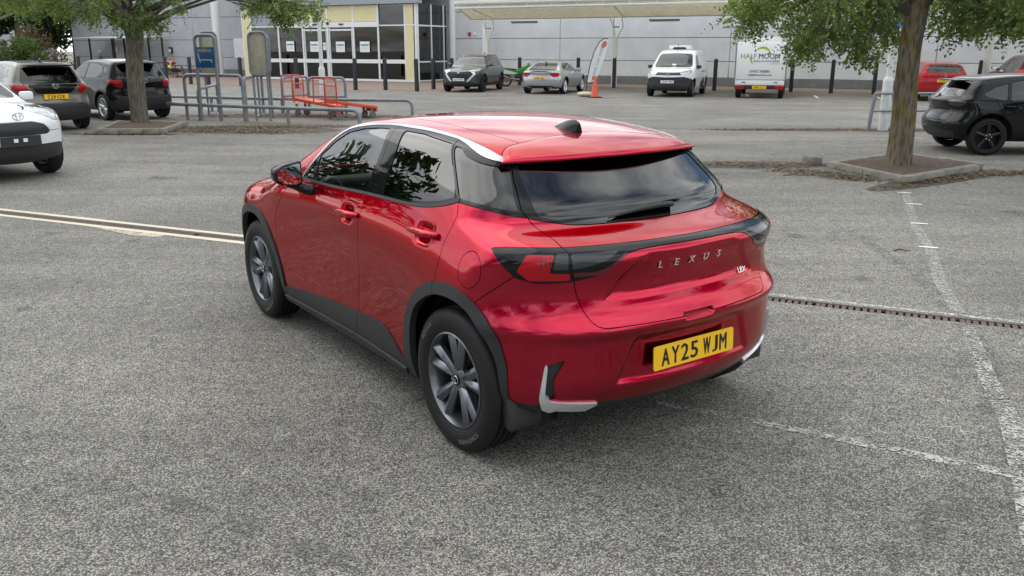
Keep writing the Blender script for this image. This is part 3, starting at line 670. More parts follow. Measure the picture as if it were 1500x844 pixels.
def tread(m, N=76):
    """cross sipes cut into the tread band"""
    t = m.node_tree; b = t.nodes['Principled BSDF']; n = t.nodes.new; l = t.links.new; co = n('ShaderNodeTexCoord'); s = n('ShaderNodeSeparateXYZ'); l(co.outputs['Object'], s.inputs[0])
    def M_(op, a, b_=None, c=None):
        k = n('ShaderNodeMath'); k.operation = op
        for i, x in enumerate((a, b_, c)):
            if x is None: continue
            if isinstance(x, (int, float)): k.inputs[i].default_value = x
            else: l(x, k.inputs[i])
        return k.outputs[0]
    a = M_('ARCTAN2', s.outputs['X'], s.outputs['Z']); a = M_('MULTIPLY_ADD', M_('ABSOLUTE', s.outputs['Y']), -9.0, M_('MULTIPLY', a, N/6.2832)); fr_ = M_('FRACT', a)
    r = M_('SQRT', M_('ADD', M_('MULTIPLY', s.outputs['X'], s.outputs['X']), M_('MULTIPLY', s.outputs['Z'], s.outputs['Z'])))
    g = M_('MULTIPLY', M_('LESS_THAN', fr_, .16), M_('GREATER_THAN', r, .333)); ring = M_('MULTIPLY', M_('SINE', M_('MULTIPLY', r, 520)), M_('LESS_THAN', r, .262))
    h = M_('MULTIPLY_ADD', ring, .06, M_('SUBTRACT', 1, g)); bp = n('ShaderNodeBump'); bp.inputs['Distance'].default_value = .006; bp.inputs['Strength'].default_value = .9; l(h, bp.inputs['Height']); l(bp.outputs[0], b.inputs['Normal'])
tread(M_TYRE)
M_TYRET = mat('tyre_lettering', (.13, .13, .135), rough=.8)
M_TINT = glass_mat('privacy_glass', (.03, .032, .036))
M_CLEAR = glass_mat('window_glass', (.74, .84, .79))
M_LAMPRED = mat('lamp_red', (.40, .003, .012), rough=.4, coat=1, spec=.1)
M_LAMPRED2 = mat('lamp_deep_red', (.09, .003, .005), rough=.25, coat=1)
M_LAMPCLR = mat('lamp_smoke', (.035, .038, .042), rough=.3, coat=1, spec=.2)
M_PLATEY = mat('plate_yellow', (.95, .56, .01), rough=.35, coat=.5)
M_PLATEW = mat('plate_white', (.78, .78, .76), rough=.35, coat=.5)
M_INK = mat('plate_black', (.008, .008, .008), rough=.5)
M_SEAT = mat('seat_cloth', (.035, .036, .04), rough=.8)
M_LINER = mat('roof_liner', (.33, .33, .31), rough=.9)
M_MIRR = mat('mirror_glass', (.8, .84, .84), rough=.01, metal=1)
M_STEEL = mat('brake_steel', (.35, .34, .33), rough=.35, metal=1)

def tyre_profile(R, w, rb):
    h = w/2
    half = [(rb, h*.84), (rb+(R-rb)*.25, h*1.0), (rb+(R-rb)*.52, h*1.03), (rb+(R-rb)*.80, h*.96), (R-.010, h*.86), (R-.002, h*.72)]
    g = []
    for a in (.50, .17): g += [(R, h*(a+.07)), (R-.009, h*(a+.05)), (R-.009, h*(a-.05)), (R+.001, h*(a-.07))]
    half += g
    return half+[(r, -a) for r, a in half[::-1]]
def make_wheel(parent, loc, side, R=.347, w=.215, rb=.228, mat_rim=None, style='v', phase=0., detail=True, name='wheel', n=None):
    """wheel with its outer face towards +y (side=1) or -y (side=-1)"""
    mat_rim = mat_rim or M_RIM
    wo = empty(name, loc, 0 if side > 0 else math.pi, parent=parent)
    n = n or (72 if detail else 28); h = w/2
    prof = tyre_profile(R, w, rb) if detail else [(rb, h*.84), (rb+(R-rb)*.5, h), (R-.012, h*.88), (R, h*.6), (R, -h*.6), (R-.012, -h*.88), (rb, -h*.84)]
    t = MB().lathe(prof, 'y', n).build('tyre', M_TYRE, wo, smooth=True, angle=50)
    b = MB().lathe([(rb+.001, h*.80), (rb+.004, h*.90), (rb-.004, h*.93), (rb-.010, h*.82), (rb-.020, h*.55), (rb-.026, -h*.1), (rb-.026, -h*.9)], 'y', n)
    rim = b.build('rim', mat_rim, wo, smooth=True, angle=35)
    MB().lathe([(.0, -h*.12), (rb-.03, -h*.12), (rb-.03, -h*.2)], 'y', 24).build('wheel_well_disc', M_DARK, wo)
    if detail: MB().lathe([(.05, h*.12), (.14, h*.12), (.14, 0), (.05, 0)], 'y', 32).build('brake_disc', M_STEEL, wo, smooth=True)
    f = h*.74
    def spoke(bm, a0, a1, w0, w1, y0, y1, r0, r1, ridge=.008):
        p0, p1 = np.array([math.cos(a0), math.sin(a0)])*r0, np.array([math.cos(a1), math.sin(a1)])*r1
        d = (p1-p0)/np.linalg.norm(p1-p0); q = np.array([-d[1], d[0]]); V = []
        for p, ww, y in ((p0, w0, y0), (p1, w1, y1)):
            for s_, dy in ((-1, -.006), (-.12, ridge), (1, -.006), (.9, -.034), (-.9, -.034)): V.append((p[0]+q[0]*s_*ww/2, y+dy, p[1]+q[1]*s_*ww/2))
        bm.add(V, [(0, 5, 6, 1), (1, 6, 7, 2), (2, 7, 8, 3), (3, 8, 9, 4), (4, 9, 5, 0), (4, 3, 2, 1, 0), (5, 6, 7, 8, 9)])
    if style == 'v':
        for k in range(5):
            for j, (da, db) in enumerate(((-.14, -.215), (.14, .215))):
                a = phase+k*2*math.pi/5; bm = MB(); spoke(bm, a+da, a+db, .040, .060, f-.012, f+.004, .044, rb-.012, .012)
                bm.build('spoke', mat_rim, rim, smooth=False, bevel=.0015 if detail else 0, seg=1)
    else:
        ns = {'five': 5, 'ten': 10, 'seven': 7}[style]
        for k in range(ns):
            a = phase+k*2*math.pi/ns; bm = MB(); spoke(bm, a, a+.05, .045 if ns < 8 else .022, .06 if ns < 8 else .03, f-.01, f, .04, rb-.01)
            bm.build('spoke', mat_rim, rim)
    hub = MB().lathe([(.0, f-.002), (.036, f-.002), (.05, f-.006), (.062, f-.016), (.066, f-.04)], 'y', 24).build('hub', mat_rim, rim, smooth=True)
    if detail:
        MB().lathe([(0, f+.004), (.022, f+.004), (.027, f+.002), (.028, f-.004)], 'y', 24).build('hub_cap', M_GLOSSBLK, rim, smooth=True)
        bm = MB().lathe([(.016, f+.0045), (.0195, f+.006), (.021, f+.0045)], 'y', 24)
        bm.box((.000, f+.005, .000), (.004, .003, .020), ry=-.5); bm.box((.004, f+.005, -.008), (.016, .003, .004)); bm.build('emblem', M_CHROME, rim, smooth=True)
        for k in range(5):
            a = phase+.63+k*2*math.pi/5; c = (math.cos(a)*.046, f-.008, math.sin(a)*.046)
            MB().lathe([(0, .006), (.009, .004), (.010, -.004)], 'y', 6, c).build('lug_nut', M_STEEL, rim)
        # raised words on the sidewall
        for word, mid in (('ADVAN', .72), ('YOKOHAMA', 4.15)):
            bm = None; objs = []
            for i, chh in enumerate(word):
                me = text_mesh(chh, size=.034, depth=.0006, squeeze=1.0)
                a = mid+(i-(len(word)-1)/2)*.088; rr = rb+(R-rb)*.52
                # letter plane: normal +y, up = radial outward, right = clockwise seen from outside
                up = Vector((math.cos(a), 0, math.sin(a))); right = up.cross(Vector((0, 1, 0))); right = -Vector((0, 1, 0)).cross(up)*-1
                rgt = up.cross(Vector((0, 1, 0)))
                M = Matrix((rgt, up, Vector((0, 1, 0)))).transposed().to_4x4(); M.translation = up*rr+Vector((0, h*1.03+.0006, 0)); me.transform(M)
                objs.append(me)
            bmm = bmesh.new()
            for me in objs: bmm.from_mesh(me); bpy.data.meshes.remove(me)
            me = bpy.data.meshes.new('tyre_lettering'); bmm.to_mesh(me); bmm.free(); link('tyre_lettering', me, M_TYRET, t)
    return wo
def plate(parent, text, loc, ry=0., rz=0., w=.52, h=.111, mat_=None, facing=-1, name='number_plate', sub=None, z_tilt=0., fz=.088):
    """UK plate standing in the y-z plane; facing -1 looks to -x, +1 looks to +x"""
    p = empty('plate_holder', loc, rz, parent=parent) if False else None
    n = Vector((facing, 0, 0)); ux = Vector((0, -1, 0)) if facing < 0 else Vector((0, 1, 0)); uy = Vector((0, 0, 1))
    R_ = Euler((0, ry, rz)).to_matrix(); n, ux, uy = R_@n, R_@ux, R_@uy
    out_ = roundpoly([(-w/2, -h/2), (w/2, -h/2), (w/2, h/2), (-w/2, h/2)], .012, 4)
    o = MB().prism(out_, .006, Vector(loc), ux, uy, n).build(name, mat_ or M_PLATEY, parent)
    if text:
        cw = [(.033 if ch == ' ' else .026 if ch in '1I' else .038 if ch == 'J' else .050) for ch in text]; total = sum(cw)+.011*(len(text)-1-2*text.count(' ')); x = -total/2; bmm = bmesh.new()
        for i, ch in enumerate(text):
            if ch != ' ':
                me = text_mesh(ch, size=.1, depth=.0004); P_ = np.array([v.co for v in me.vertices]); lo_, hi_ = P_.min(0), P_.max(0); sx_, sy_ = (cw[i]-.004)/(hi_[0]-lo_[0]), .077/(hi_[1]-lo_[1]); bpy.data.meshes.remove(me); me = text_mesh(ch, size=.1, depth=.0004, bold=.0022/sx_); x += .002
                me.transform(Matrix.Translation((x-lo_[0]*sx_, -.0395-lo_[1]*sy_, 0)) @ Matrix.Diagonal((sx_, sy_, 1, 1))); bmm.from_mesh(me); bpy.data.meshes.remove(me); x -= .002
            x += cw[i]+(.011 if i+1 < len(text) and ch != ' ' and text[i+1] != ' ' else 0)
        me = bpy.data.meshes.new('plate_characters'); bmm.to_mesh(me); bmm.free()
        M = Matrix((ux, uy, n)).transposed().to_4x4(); M.translation = Vector(loc)+n*.0064; me.transform(M); link('plate_characters', me, M_INK, o)
    if sub: put_text(sub, M_INK, o, Vector(loc)+n*.0062-uy*h*.43, ux, uy, name='plate_maker_mark', size=.011, depth=.0003)
    return o
# ---------------------------------------------------------------- hero hatchback
def build_hero():
    root = empty('red_hatchback', (.444, 4.250, 0), math.radians(90+35.39),
                 'glossy red hatchback in the foreground with black lower trim and yellow number plate', 'car')
    S = Shell(hero_f, HERO_CORE, HERO_BOX, .0145)
    V, N, F = S.V, S.N, S.F
    X = lambda P: P[:, 0]; Y = lambda P: P[:, 1]; Z = lambda P: P[:, 2]; AY = lambda P: np.abs(P[:, 1]); U = lambda P: np.abs(P[:, 1])+P[:, 0]
    def side(poly): return lambda P: np.maximum(sdf(poly, X(P), Z(P)), .42-AY(P))
    def rear(poly, xmax=.15): return lambda P: np.maximum(sdf(poly, AY(P), Z(P)), X(P)-xmax)
    def corner(poly): return lambda P: np.maximum(sdf(poly, U(P), Z(P)), X(P)-.1)
    cur = [V, N, F]
    def take(fn, gap=0., keep=True):
        """cut the region fn<0 out of what is left; gap is half the seam"""
        d = fn(cur[0]); r = clip(*cur, d+gap); cur[:] = clip(*cur, gap-d) if gap else clip(*cur, -d+1e-7)
        return r
    def split(r, fn, gap=0.):
        d = fn(r[0]); return clip(*r, d+gap), clip(*r, -d+gap)
    LR = (('left', lambda P: .0-Y(P)), ('right', lambda P: Y(P)-.0))
    g = .0020
    # wheel arches
    arch_in = catmull([(.385, .20), (.392, .40), (.355, .55), (.262, .665), (.11, .748), (-.04, .768), (-.16, .75), (-.25, .69), (-.315, .60), (-.347, .48), (-.352, .20)], 6, False)
    arch_in = np.vstack([[(.385, 0)], arch_in, [(-.352, 0)]])
    arch_out = catmull([(.50, .22), (.478, .33), (.437, .53), (.352, .655), (.239, .752), (.104, .812), (-.041, .828), (-.171, .805), (-.262, .752), (-.335, .68), (-.366, .590), (-.382, .486), (-.372, .338), (-.37, .2)], 6, False)
    arch_out = np.vstack([[(.50, 0)], arch_out, [(-.37, 0)]])
    a = np.linspace(-.35, math.pi+.35, 40)
    f_in = np.array([(2.58+.408*math.cos(t), .350+.408*math.sin(t)) for t in a]); f_in = np.vstack([[(2.58+.385, 0)], f_in, [(2.58-.385, 0)]])
    f_out = np.array([(2.58+.462*math.cos(t), .352+.462*math.sin(t)) for t in a]); f_out = np.vstack([[(3.05, 0)], f_out, [(2.11, 0)]])
    take(side(arch_in)); take(side(f_in))
    # greenhouse opening with chrome on top
    up = catmull([(1.80, 1.078), (1.771, 1.102), (1.702, 1.216), (1.617, 1.318), (1.495, 1.393), (1.334, 1.428), (1.138, 1.443), (.931, 1.451), (.672, 1.447), (.370, 1.427), (.149, 1.399), (.040, 1.369), (-.012, 1.347)], 5, False)
    lo = catmull([(-.089, 1.272), (-.18, 1.191), (-.228, 1.125)], 4, False)
    bt = catmull([(-.146, 1.147), (-.061, 1.160), (.078, 1.168), (.105, 1.160), (.19, 1.137), (.336, 1.113), (.507, 1.102), (.906, 1.097), (1.379, 1.081), (1.752, 1.077)], 5, False)
    DLO = np.vstack([up, lo, bt])
    DLO = np.array(DLO); up = up-[0, .004]
    green = take(side(DLO), .0008)
    inner_up = catmull([(1.79, 1.074), (1.757, 1.098), (1.682, 1.213), (1.597, 1.314), (1.466, 1.387), (1.280, 1.422), (1.111, 1.437), (.984, 1.442), (.834, 1.441), (.648, 1.438), (.40, 1.423), (.27, 1.407), (.17, 1.386), (.08, 1.362), (-.03, 1.336)], 5, False)
    ch = lambda P: sdline(inner_up[::-1], X(P), Z(P))
    chrome, green = split(green, ch)
    for xx in (.93, .375): chrome = seam_cut(chrome, X(chrome[0])-xx, .0013)
    for nm, s_ in LR: shell_part('window_chrome_strip', S, clip(*chrome, s_(chrome[0])), M_CHROME, root, .004)
    # belt moulding
    beltline = catmull([(-.30, 1.130), (-.2, 1.145), (.06, 1.186), (.13, 1.172), (.20, 1.152), (.336, 1.129), (.507, 1.118), (.906, 1.112), (1.379, 1.096), (1.9, 1.090)], 5, False)
    belt, green = split(green, lambda P: np.maximum(-sdline(beltline, X(P), Z(P)), .075-X(P)))
    for nm, s_ in LR: shell_part('belt_moulding', S, clip(*belt, s_(belt[0])), M_CLAD, root, .004)
    panes = {
     'front': [(1.655, 1.232), (1.588, 1.110), (1.389, 1.108), (1.137, 1.110), (.922, 1.122), (.950, 1.314), (.990, 1.428), (1.111, 1.424), (1.262, 1.412), (1.444, 1.376), (1.565, 1.312)],
     'rear': [(.832, 1.430), (.790, 1.288), (.752, 1.122), (.513, 1.126), (.343, 1.138), (.200, 1.162), (.122, 1.188), (.180, 1.257), (.352, 1.404), (.648, 1.427)],
     'quarter': [(.318, 1.398), (.200, 1.290), (.092, 1.192), (.06, 1.186), (-.061, 1.178), (-.146, 1.165), (-.205, 1.155), (-.172, 1.191), (-.085, 1.272), (-.03, 1.325), (.09, 1.343), (.19, 1.363), (.255, 1.390)],
     'sail': [(1.668, 1.200), (1.612, 1.105), (1.735, 1.100)]}
    for k, P_ in panes.items():
        sd = side(roundpoly(P_, .012, 4)); pane, green = split(green, sd, .0)
        for nm, s_ in LR:
            pc = clip(*pane, s_(pane[0]))
            shell_part({'front': 'front_window', 'rear': 'rear_window', 'quarter': 'quarter_window', 'sail': 'corner_pane'}[k], S, pc, M_CLEAR if k in ('front', 'sail') else M_TINT, root, -.0035, .004)
    # remaining pillars, cut at the door seam
    for ln in ([(.845, 1.02), (.868, 1.098), (.90, 1.28), (.955, 1.50)], [(.075, 1.10), (.104, 1.180), (.20, 1.27), (.35, 1.42)]): green = seam_cut(green, sdline(ln, X(green[0]), Z(green[0])), .0018)
    for nm, s_ in LR: shell_part('window_frame', S, clip(*green, s_(green[0])), M_GLOSSBLK, root, .001)
    # rear screen: black surround and glass
    rw = np.vstack([[(-.9, 1.087)], catmull([(.0, 1.087), (.195, 1.088), (.380, 1.090), (.478, 1.096), (.586, 1.115), (.622, 1.126)], 5, False), [(.67, 1.14), (.68, 1.20), (.67, 1.28), (.65, 1.35), (.64, 1.45), (-.9, 1.47)]])
    scr = take(lambda P: np.maximum(np.maximum(sdf(rw, AY(P), Z(P)), X(P)-(.12+.0*AY(P))), (Z(P)-1.365)), .0012)
    rg = np.vstack([[(-.9, 1.094)], catmull([(.0, 1.094), (.195, 1.095), (.374, 1.098), (.473, 1.106), (.57, 1.128)], 5, False), [(.588, 1.16), (.580, 1.22), (.558, 1.30), (.52, 1.36), (.3, 1.40), (-.9, 1.40)]])
    gl, sur = split(scr, rear(rg))
    shell_part('rear_screen', S, gl, M_TINT, root, -.002, .004); shell_part('rear_screen_surround', S, sur, M_GLOSSBLK, root, .0015)
    # windscreen
    ws = np.array([(-.9, 1.09), (.0, 1.09), (.45, 1.08), (.66, 1.06), (.60, 1.25), (.545, 1.385), (.35, 1.41), (-.9, 1.415)])
    scr = take(lambda P: np.maximum(np.maximum(sdf(ws, AY(P), Z(P)), 1.6-X(P)), X(P)-2.30), .001)
    shell_part('windscreen', S, scr, M_CLEAR, root, -.002, .004)
    # lamps and light bar
    lampP = roundpoly([(.583, 1.028), (.485, .959), (.411, .917), (.297, .897), (.101, .900), (-.051, .920), (-.133, .943), (-.185, .978), (-.235, 1.008), (-.30, 1.016), (-.417, 1.019), (-.9, 1.019), (-.9, 1.0385), (-.269, 1.039), (.154, 1.039), (.365, 1.040), (.5, 1.037)], .012, 4)
    lamp = take(corner(lampP), .0012)
    tail_gap = [(.0, .700), (.50, .702), (.538, .714), (.562, .75), (.588, .829), (.606, .905), (.625, .968), (.622, 1.032), (.612, 1.060), (.612, 1.085), (.622, 1.13)]
    tg = catmull(tail_gap[1:], 5, False); tgx = np.vstack([[(-.9, .699)], [(0, .699)], tg, [(.60, 1.25), (-.9, 1.25)]])
    tgf = rear(tgx, .1)
    lt, ls = split(lamp, tgf, .0014)
    redP = roundpoly([(.405, .948), (.348, 1.016), (.186, 1.016), (.212, .944), (.094, .940), (.094, .910), (.335, .909)], .005, 3)
    red2s = [np.array([(a, .950), (a+.011, .950), (a+.004, 1.008), (a-.008, 1.008)]) for a in (.260, .234, .208)]
    red2 = lambda P: np.minimum(np.minimum(corner(red2s[0])(P), corner(red2s[1])(P)), corner(red2s[2])(P))
    inn = roundpoly([(.176, 1.020), (.107, 1.022), (.101, .958), (.192, .960)], .004, 3)
    clr = roundpoly([(.094, 1.018), (-.188, 1.0195), (-.142, .998), (-.087, .983), (.007, .966), (.089, .960)], .010, 4)
    stripe = roundpoly([(.089, .944), (-.065, .944), (-.138, .964), (-.225, 1.010), (-.236, 1.004), (-.150, .950), (-.072, .926), (.089, .924)], .003, 3)
    for nm, s_ in LR:
        c1 = clip(*ls, s_(ls[0])); lo_ = empty('tail_lamp', parent=root)
        r_, c1 = split(c1, corner(redP)); q_, r_ = split(r_, red2)
        n_, c1 = split(c1, corner(inn))
        shell_part('red_lens', S, r_, M_LAMPRED, lo_, .0035, .006); shell_part('lamp_strips', S, q_, M_LAMPRED2, lo_, .001, .006); shell_part('clear_lens', S, n_, M_LAMPCLR, lo_, .003, .006)
        shell_part('lamp_housing', S, c1, M_GLOSSBLK, lo_, .0022, .015)
    r_, lt = split(lt, corner(stripe)); c_, lt = split(lt, corner(clr))
    bar = empty('light_bar', parent=root)
    for nm, s_ in LR: shell_part('clear_lens', S, clip(*c_, s_(c_[0])), M_LAMPCLR, bar, .003, .006); shell_part('red_lens', S, clip(*r_, s_(r_[0])), M_LAMPRED2, bar, .003, .006)
    shell_part('lamp_housing', S, lt, M_GLOSSBLK, bar, .0022, .015)
    # tailgate
    tail = take(tgf, g); shell_part('tailgate', S, tail, M_RED, root)
    # lower trims
    sillP = np.array([(2.16, 0), (2.145, .32), (2.122, .325), (1.804, .367), (1.363, .406), (1.031, .424), (.784, .438), (.71, .433), (.65, .409), (.58, .363), (.52, .312), (.48, .28), (.48, 0)])
    sill = take(side(sillP)); sill = seam_cut(sill, sdline([(1.00, .55), (1.028, .44), (1.035, .38), (1.09, .27)], X(sill[0]), Z(sill[0])), .002)
    lowsill, sill = split(sill, lambda P: Z(P)-np.interp(X(P), [.4, 1., 2.1], [.262, .285, .268]), .0015)
    for nm, s_ in LR:
        shell_part('sill_cladding', S, clip(*sill, s_(sill[0])), M_CLAD, root, .008, .02); shell_part('sill_edge', S, clip(*lowsill, s_(lowsill[0])), M_CLAD, root, .022, .03)
    for poly in (arch_out, f_out):
        c_ = take(side(poly), 0)
        if poly is arch_out: c_ = clip(*c_, np.maximum(.30-Z(c_[0]), X(c_[0])+.2)*np.where(X(c_[0]) < -.2, 1, 0)+np.where(X(c_[0]) < -.2, 0, -1.))
        if poly is arch_out: c_ = seam_cut(c_, sdline([(.14, .60), (.105, .70), (.095, .95)], X(c_[0]), Z(c_[0])), .0018)
        for nm, s_ in LR: shell_part('wheel_arch_trim', S, clip(*c_, s_(c_[0])), M_CLAD, root, .009, .035)
    # bumper with its vents
    ventP = roundpoly([(.221, .542), (.104, .568), (.170, .478), (.166, .384), (.235, .374)], .008, 3)
    bump = take(lambda P: np.maximum(np.maximum(-sdline([(1.5, .865), (.50, .863), (.447, .905), (.40, .94), (-1, .94)], np.where(X(P) < -.1, U(P), 2), Z(P)), X(P)+.22), -9), g) if False else None
    bf = lambda P: np.maximum(sdf(np.array([(-.215, .782), (-.262, .82), (-.40, .935), (-1, .95), (-1, 0), (-.2, 0)]), X(P), Z(P)), -9)
    bump = take(bf, g)
    vent, bump = split(bump, corner(ventP))
    bump = clip(*bump, .285+.03*sstep(AY(bump[0]), .6, .8)-Z(bump[0])); val, bump = split(bump, lambda P: Z(P)-np.interp(AY(P), [0, .25, .5, .72, .85], [.320, .322, .338, .345, .355]), .001)
    shell_part('rear_bumper', S, bump, M_RED, root, 0, .02)
    shell_part('bumper_lower_trim', S, val, M_CLAD, root, -.004, .03)
    for nm, s_ in LR: shell_part('bumper_vent', S, clip(*vent, s_(vent[0])), M_CLAD, root, -.014, .0)
    # chrome hockey sticks
    cl = clip(V, N, F, np.maximum(corner(roundpoly([(.226, .548), (.262, .390), (.252, .326), (.204, .304), (-.008, .300), (-.092, .342), (-.011, .350), (.190, .372), (.226, .398), (.209, .545)], .006, 3))(V), -9))
    for nm, s_ in LR: shell_part('bumper_chrome_trim', S, clip(*cl, s_(cl[0])), M_SILV, root, .011, .025)
    # doors, flap, wings, bonnet, roof
    fd = np.array([(.868, 1.10), (.917, 1.035), (.939, .977), (.950, .872), (.966, .720), (.981, .654), (1.026, .447), (1.05, .2), (2.13, .2), (2.134, .361), (2.156, .492), (2.162, .65), (2.153, .73), (2.137, .827), (2.075, .899), (1.957, 1.012), (1.90, 1.09), (1.6, 1.12), (1.2, 1.13)])
    rd = np.array([(.868, 1.10), (.917, 1.035), (.939, .977), (.950, .872), (.966, .720), (.981, .654), (1.026, .447), (1.05, .2), (.3, .2), (.3, .5), (.10, .78), (.094, .87), (.078, .93), (.070, 1.0), (.056, 1.063), (.050, 1.114), (.078, 1.17), (.1, 1.20), (.5, 1.15)])
    fd_ = take(side(fd), g); rd_ = take(side(rd), g)
    for nm, s_ in LR:
        d1 = clip(*fd_, s_(fd_[0])); o = shell_part('front_door', S, d1, M_RED, root); sgn = 1 if nm == 'left' else -1
        d2 = clip(*rd_, s_(rd_[0])); o2 = shell_part('rear_door', S, d2, M_RED, root)
        for dd, hx, hz, yy in ((o, 1.090, .980, .906), (o2, .268, 1.012, .892)):
            bmh = MB(); pts = [(hx+.125, (yy-.022)*sgn, hz-.006), (hx+.105, (yy-.003)*sgn, hz-.003), (hx+.04, (yy+.004)*sgn, hz), (hx-.05, (yy+.006)*sgn, hz+.002), (hx-.115, (yy-.001)*sgn, hz+.003), (hx-.135, (yy-.022)*sgn, hz+.002)]
            bmh.tube(pts, [.010, .013, .0165, .0175, .017, .012], 12); ob = bmh.build('door_handle', M_RED, dd, smooth=True, angle=60)
    fl = take(lambda P: np.maximum(np.hypot((X(P)+.163)*1.0, (Z(P)-.918)*.98)-.078, -Y(P)), .0016); shell_part('fuel_flap', S, fl, M_RED, root)
    roofline = [(2.0, .50), (1.6, .475), (1.0, .452), (.5, .452), (.15, .43), (-.2, .42)]
    # rear spoiler seam
    seam = catmull([(-.9, .172), (0, .170), (.112, .160), (.3, .132), (.414, .108), (.46, .102), (.53, .080), (.60, .015), (.64, -.02)], 5, False)
    sp = take(lambda P: np.maximum(X(P)-np.interp(AY(P), seam[:, 0], seam[:, 1]), 1.33-Z(P)), g)
    shell_part('roof_rear_panel', S, sp, M_RED, root)
    bon = take(lambda P: np.maximum(AY(P)-np.interp(X(P), [2.2, 2.6, 3.3], [.70, .72, .62]), 2.30-X(P)), g)
    bon, nose = split(bon, lambda P: .80-Z(P), .002); shell_part('bonnet', S, bon, M_RED, root)
    rf = take(lambda P: np.maximum(np.maximum(AY(P)-np.interp(X(P), [-.2, .15, .5, 1, 1.6, 2], [.42, .43, .452, .452, .475, .5]), 1.36-Z(P)), X(P)-1.8), .0022)
    shell_part('roof_panel', S, rf, M_RED, root)
    for nm, s_ in LR: shell_part('body_side', S, clip(*cur, s_(cur[0])), M_RED, root, 0, .014)
    shell_part('front_bumper', S, nose, M_RED, root, 0, .012)
    # inner shell: dark trough below, liner above, with holes where the panes are
    hole = lambda P: np.minimum(np.minimum(side(DLO)(P), rear(rw)(P)), np.maximum(sdf(ws, AY(P), Z(P)), 1.6-X(P)))
    inner = clip(V, N, F, np.maximum(-hole(V)+.012, np.maximum(-np.minimum(side(arch_in)(V), side(f_in)(V))+.004, -9)))
    low, hi = split(inner, lambda P: Z(P)-1.07)
    shell_part('inner_body', S, low, M_DARK, root, -.016, 0); shell_part('headlining', S, hi, M_LINER, root, -.022, 0)
    # spoiler lip
    ys = np.linspace(-.625, .625, 61); rows = []
    ax = np.interp(np.abs(ys), seam[:, 0], seam[:, 1]); P = np.stack([ax-.004, ys, np.full(61, 1.45)], 1)
    for i in range(61):
        lo_, hi_ = 1.25, 1.6
        for _ in range(30):
            m = (lo_+hi_)/2
            if hero_f(np.array([[P[i, 0], P[i, 1], m]]))[0] < 0: lo_ = m
            else: hi_ = m
        P[i, 2] = lo_
    ay = np.abs(ys); ex = -.165+.335*ay**2+.05*ay**6; ez = 1.362-.028*ay**2
    k = np.linspace(0, 1, 9); top = []
    for i in range(61):
        p0, p2 = P[i], np.array([ex[i], ys[i], ez[i]]); 
        for t in k: 
            q = p0+(p2-p0)*t; q[2] += .012*math.sin(math.pi*t)*(1-.3*ay[i]); q[2] += .0022*(1-(1-min(t*6, 1))**2); q[0] += 0; top.append(q)
    top = np.array(top).reshape(61, 9, 3)
    e = top[:, -1]
    r1 = e+np.stack([np.full(61, .006), np.zeros(61), np.full(61, -.012)], 1); r2 = e+np.stack([np.full(61, .035), np.zeros(61), np.full(61, -.026)], 1); r3 = np.stack([np.full(61, .13)+.12*ay**2, ys, np.full(61, 1.325)], 1)
    G = np.concatenate([top, r1[:, None]], 1); rc = G.shape[1]
    def grid(G, nm, m, par):
        a, b = G.shape[:2]; I = np.arange(a*b).reshape(a, b)
        Fq = np.stack([I[:-1, :-1], I[1:, :-1], I[1:, 1:], I[:-1, 1:]], -1).reshape(-1, 4)[:, ::-1]; return mesh_np(nm, G.reshape(-1, 3), Fq, m, par)
    so = empty('roof_spoiler', parent=root)
    grid(G, 'spoiler_top', M_RED, so); grid(np.stack([r1, r2, r3], 1), 'spoiler_underside', M_GLOSSBLK, so)
    # badge letters across the tailgate
    def on_rear(y, z):
        lo_, hi_ = -1.0, -.2
        for _ in range(30):
            m = (lo_+hi_)/2
            if hero_f(np.array([[m, y, z]]))[0] > 0: lo_ = m
            else: hi_ = m
        return Vector((hi_, y, z))
    def on_side(x, z):
        lo_, hi_ = .4, 1.1
        for _ in range(30):
            m = (lo_+hi_)/2
            if hero_f(np.array([[x, m, z]]))[0] < 0: lo_ = m
            else: hi_ = m
        return lo_
    def badge(chh, y, z, size, sq=1.1, nm='badge_letter', bold=.0010):
        p = on_rear(y, z); pu = on_rear(y, z+.02); pr = on_rear(y-.03, z); uy = (pu-p).normalized(); ux = (pr-p); ux = (ux-uy*ux.dot(uy)).normalized()
        nn = ux.cross(uy); put_text(chh, M_BADGE, root, p+nn*.0035, ux, uy, name=nm, size=size, depth=.0022, bold=bold, squeeze=sq)
    for i, chh in enumerate('LEXUS'): badge(chh, .190-.093*i, .937, .047, 1.15)
    badge('LBX', -.392, .819, .038, 1.1, 'model_badge', .0003)
    plate(root, 'AY25 WJM', (-.676, 0, .524), ry=math.radians(3), sub=None)
    # wiper
    wp = MB(); a_ = on_rear(-.16, 1.128); pts = [on_rear(y_, z_)+Vector((-.012, 0, .005)) for y_, z_ in ((-.155, 1.125), (-.06, 1.128), (.08, 1.122), (.19, 1.112), (.262, 1.103))]
    wp.tube(pts, [.013, .014, .012, .009, .003], 8); wp.tube([on_rear(-.15, 1.125)+Vector((.01, 0, 0)), pts[0]], .010, 8); wp.build('rear_wiper', M_CLAD, root, smooth=True, angle=70)
    # shark fin
    zt = 1.468; fin = MB(); secs = []
    for t in np.linspace(0, 1, 9):
        x = .385-.185*t; hh = .006+.052*math.sin(min(1, t*1.15)*math.pi/2)**1.0*(1 if t < .93 else .82); ww = .030*(.45+.75*math.sin(math.pi*min(.9, .12+t*.8))); secs.append((x, hh, ww))
    Vv = []; Ff = []
    for x, hh, ww in secs:
        base = 1.468-(.385-x)*.085
        for a in np.linspace(0, math.pi, 9): Vv.append((x, math.cos(a)*ww*(1-.45*math.sin(a)), base-.004+math.sin(a)*hh))
    for i in range(8):
        for j in range(8): q = i*9+j; Ff.append((q, q+1, q+10, q+9))
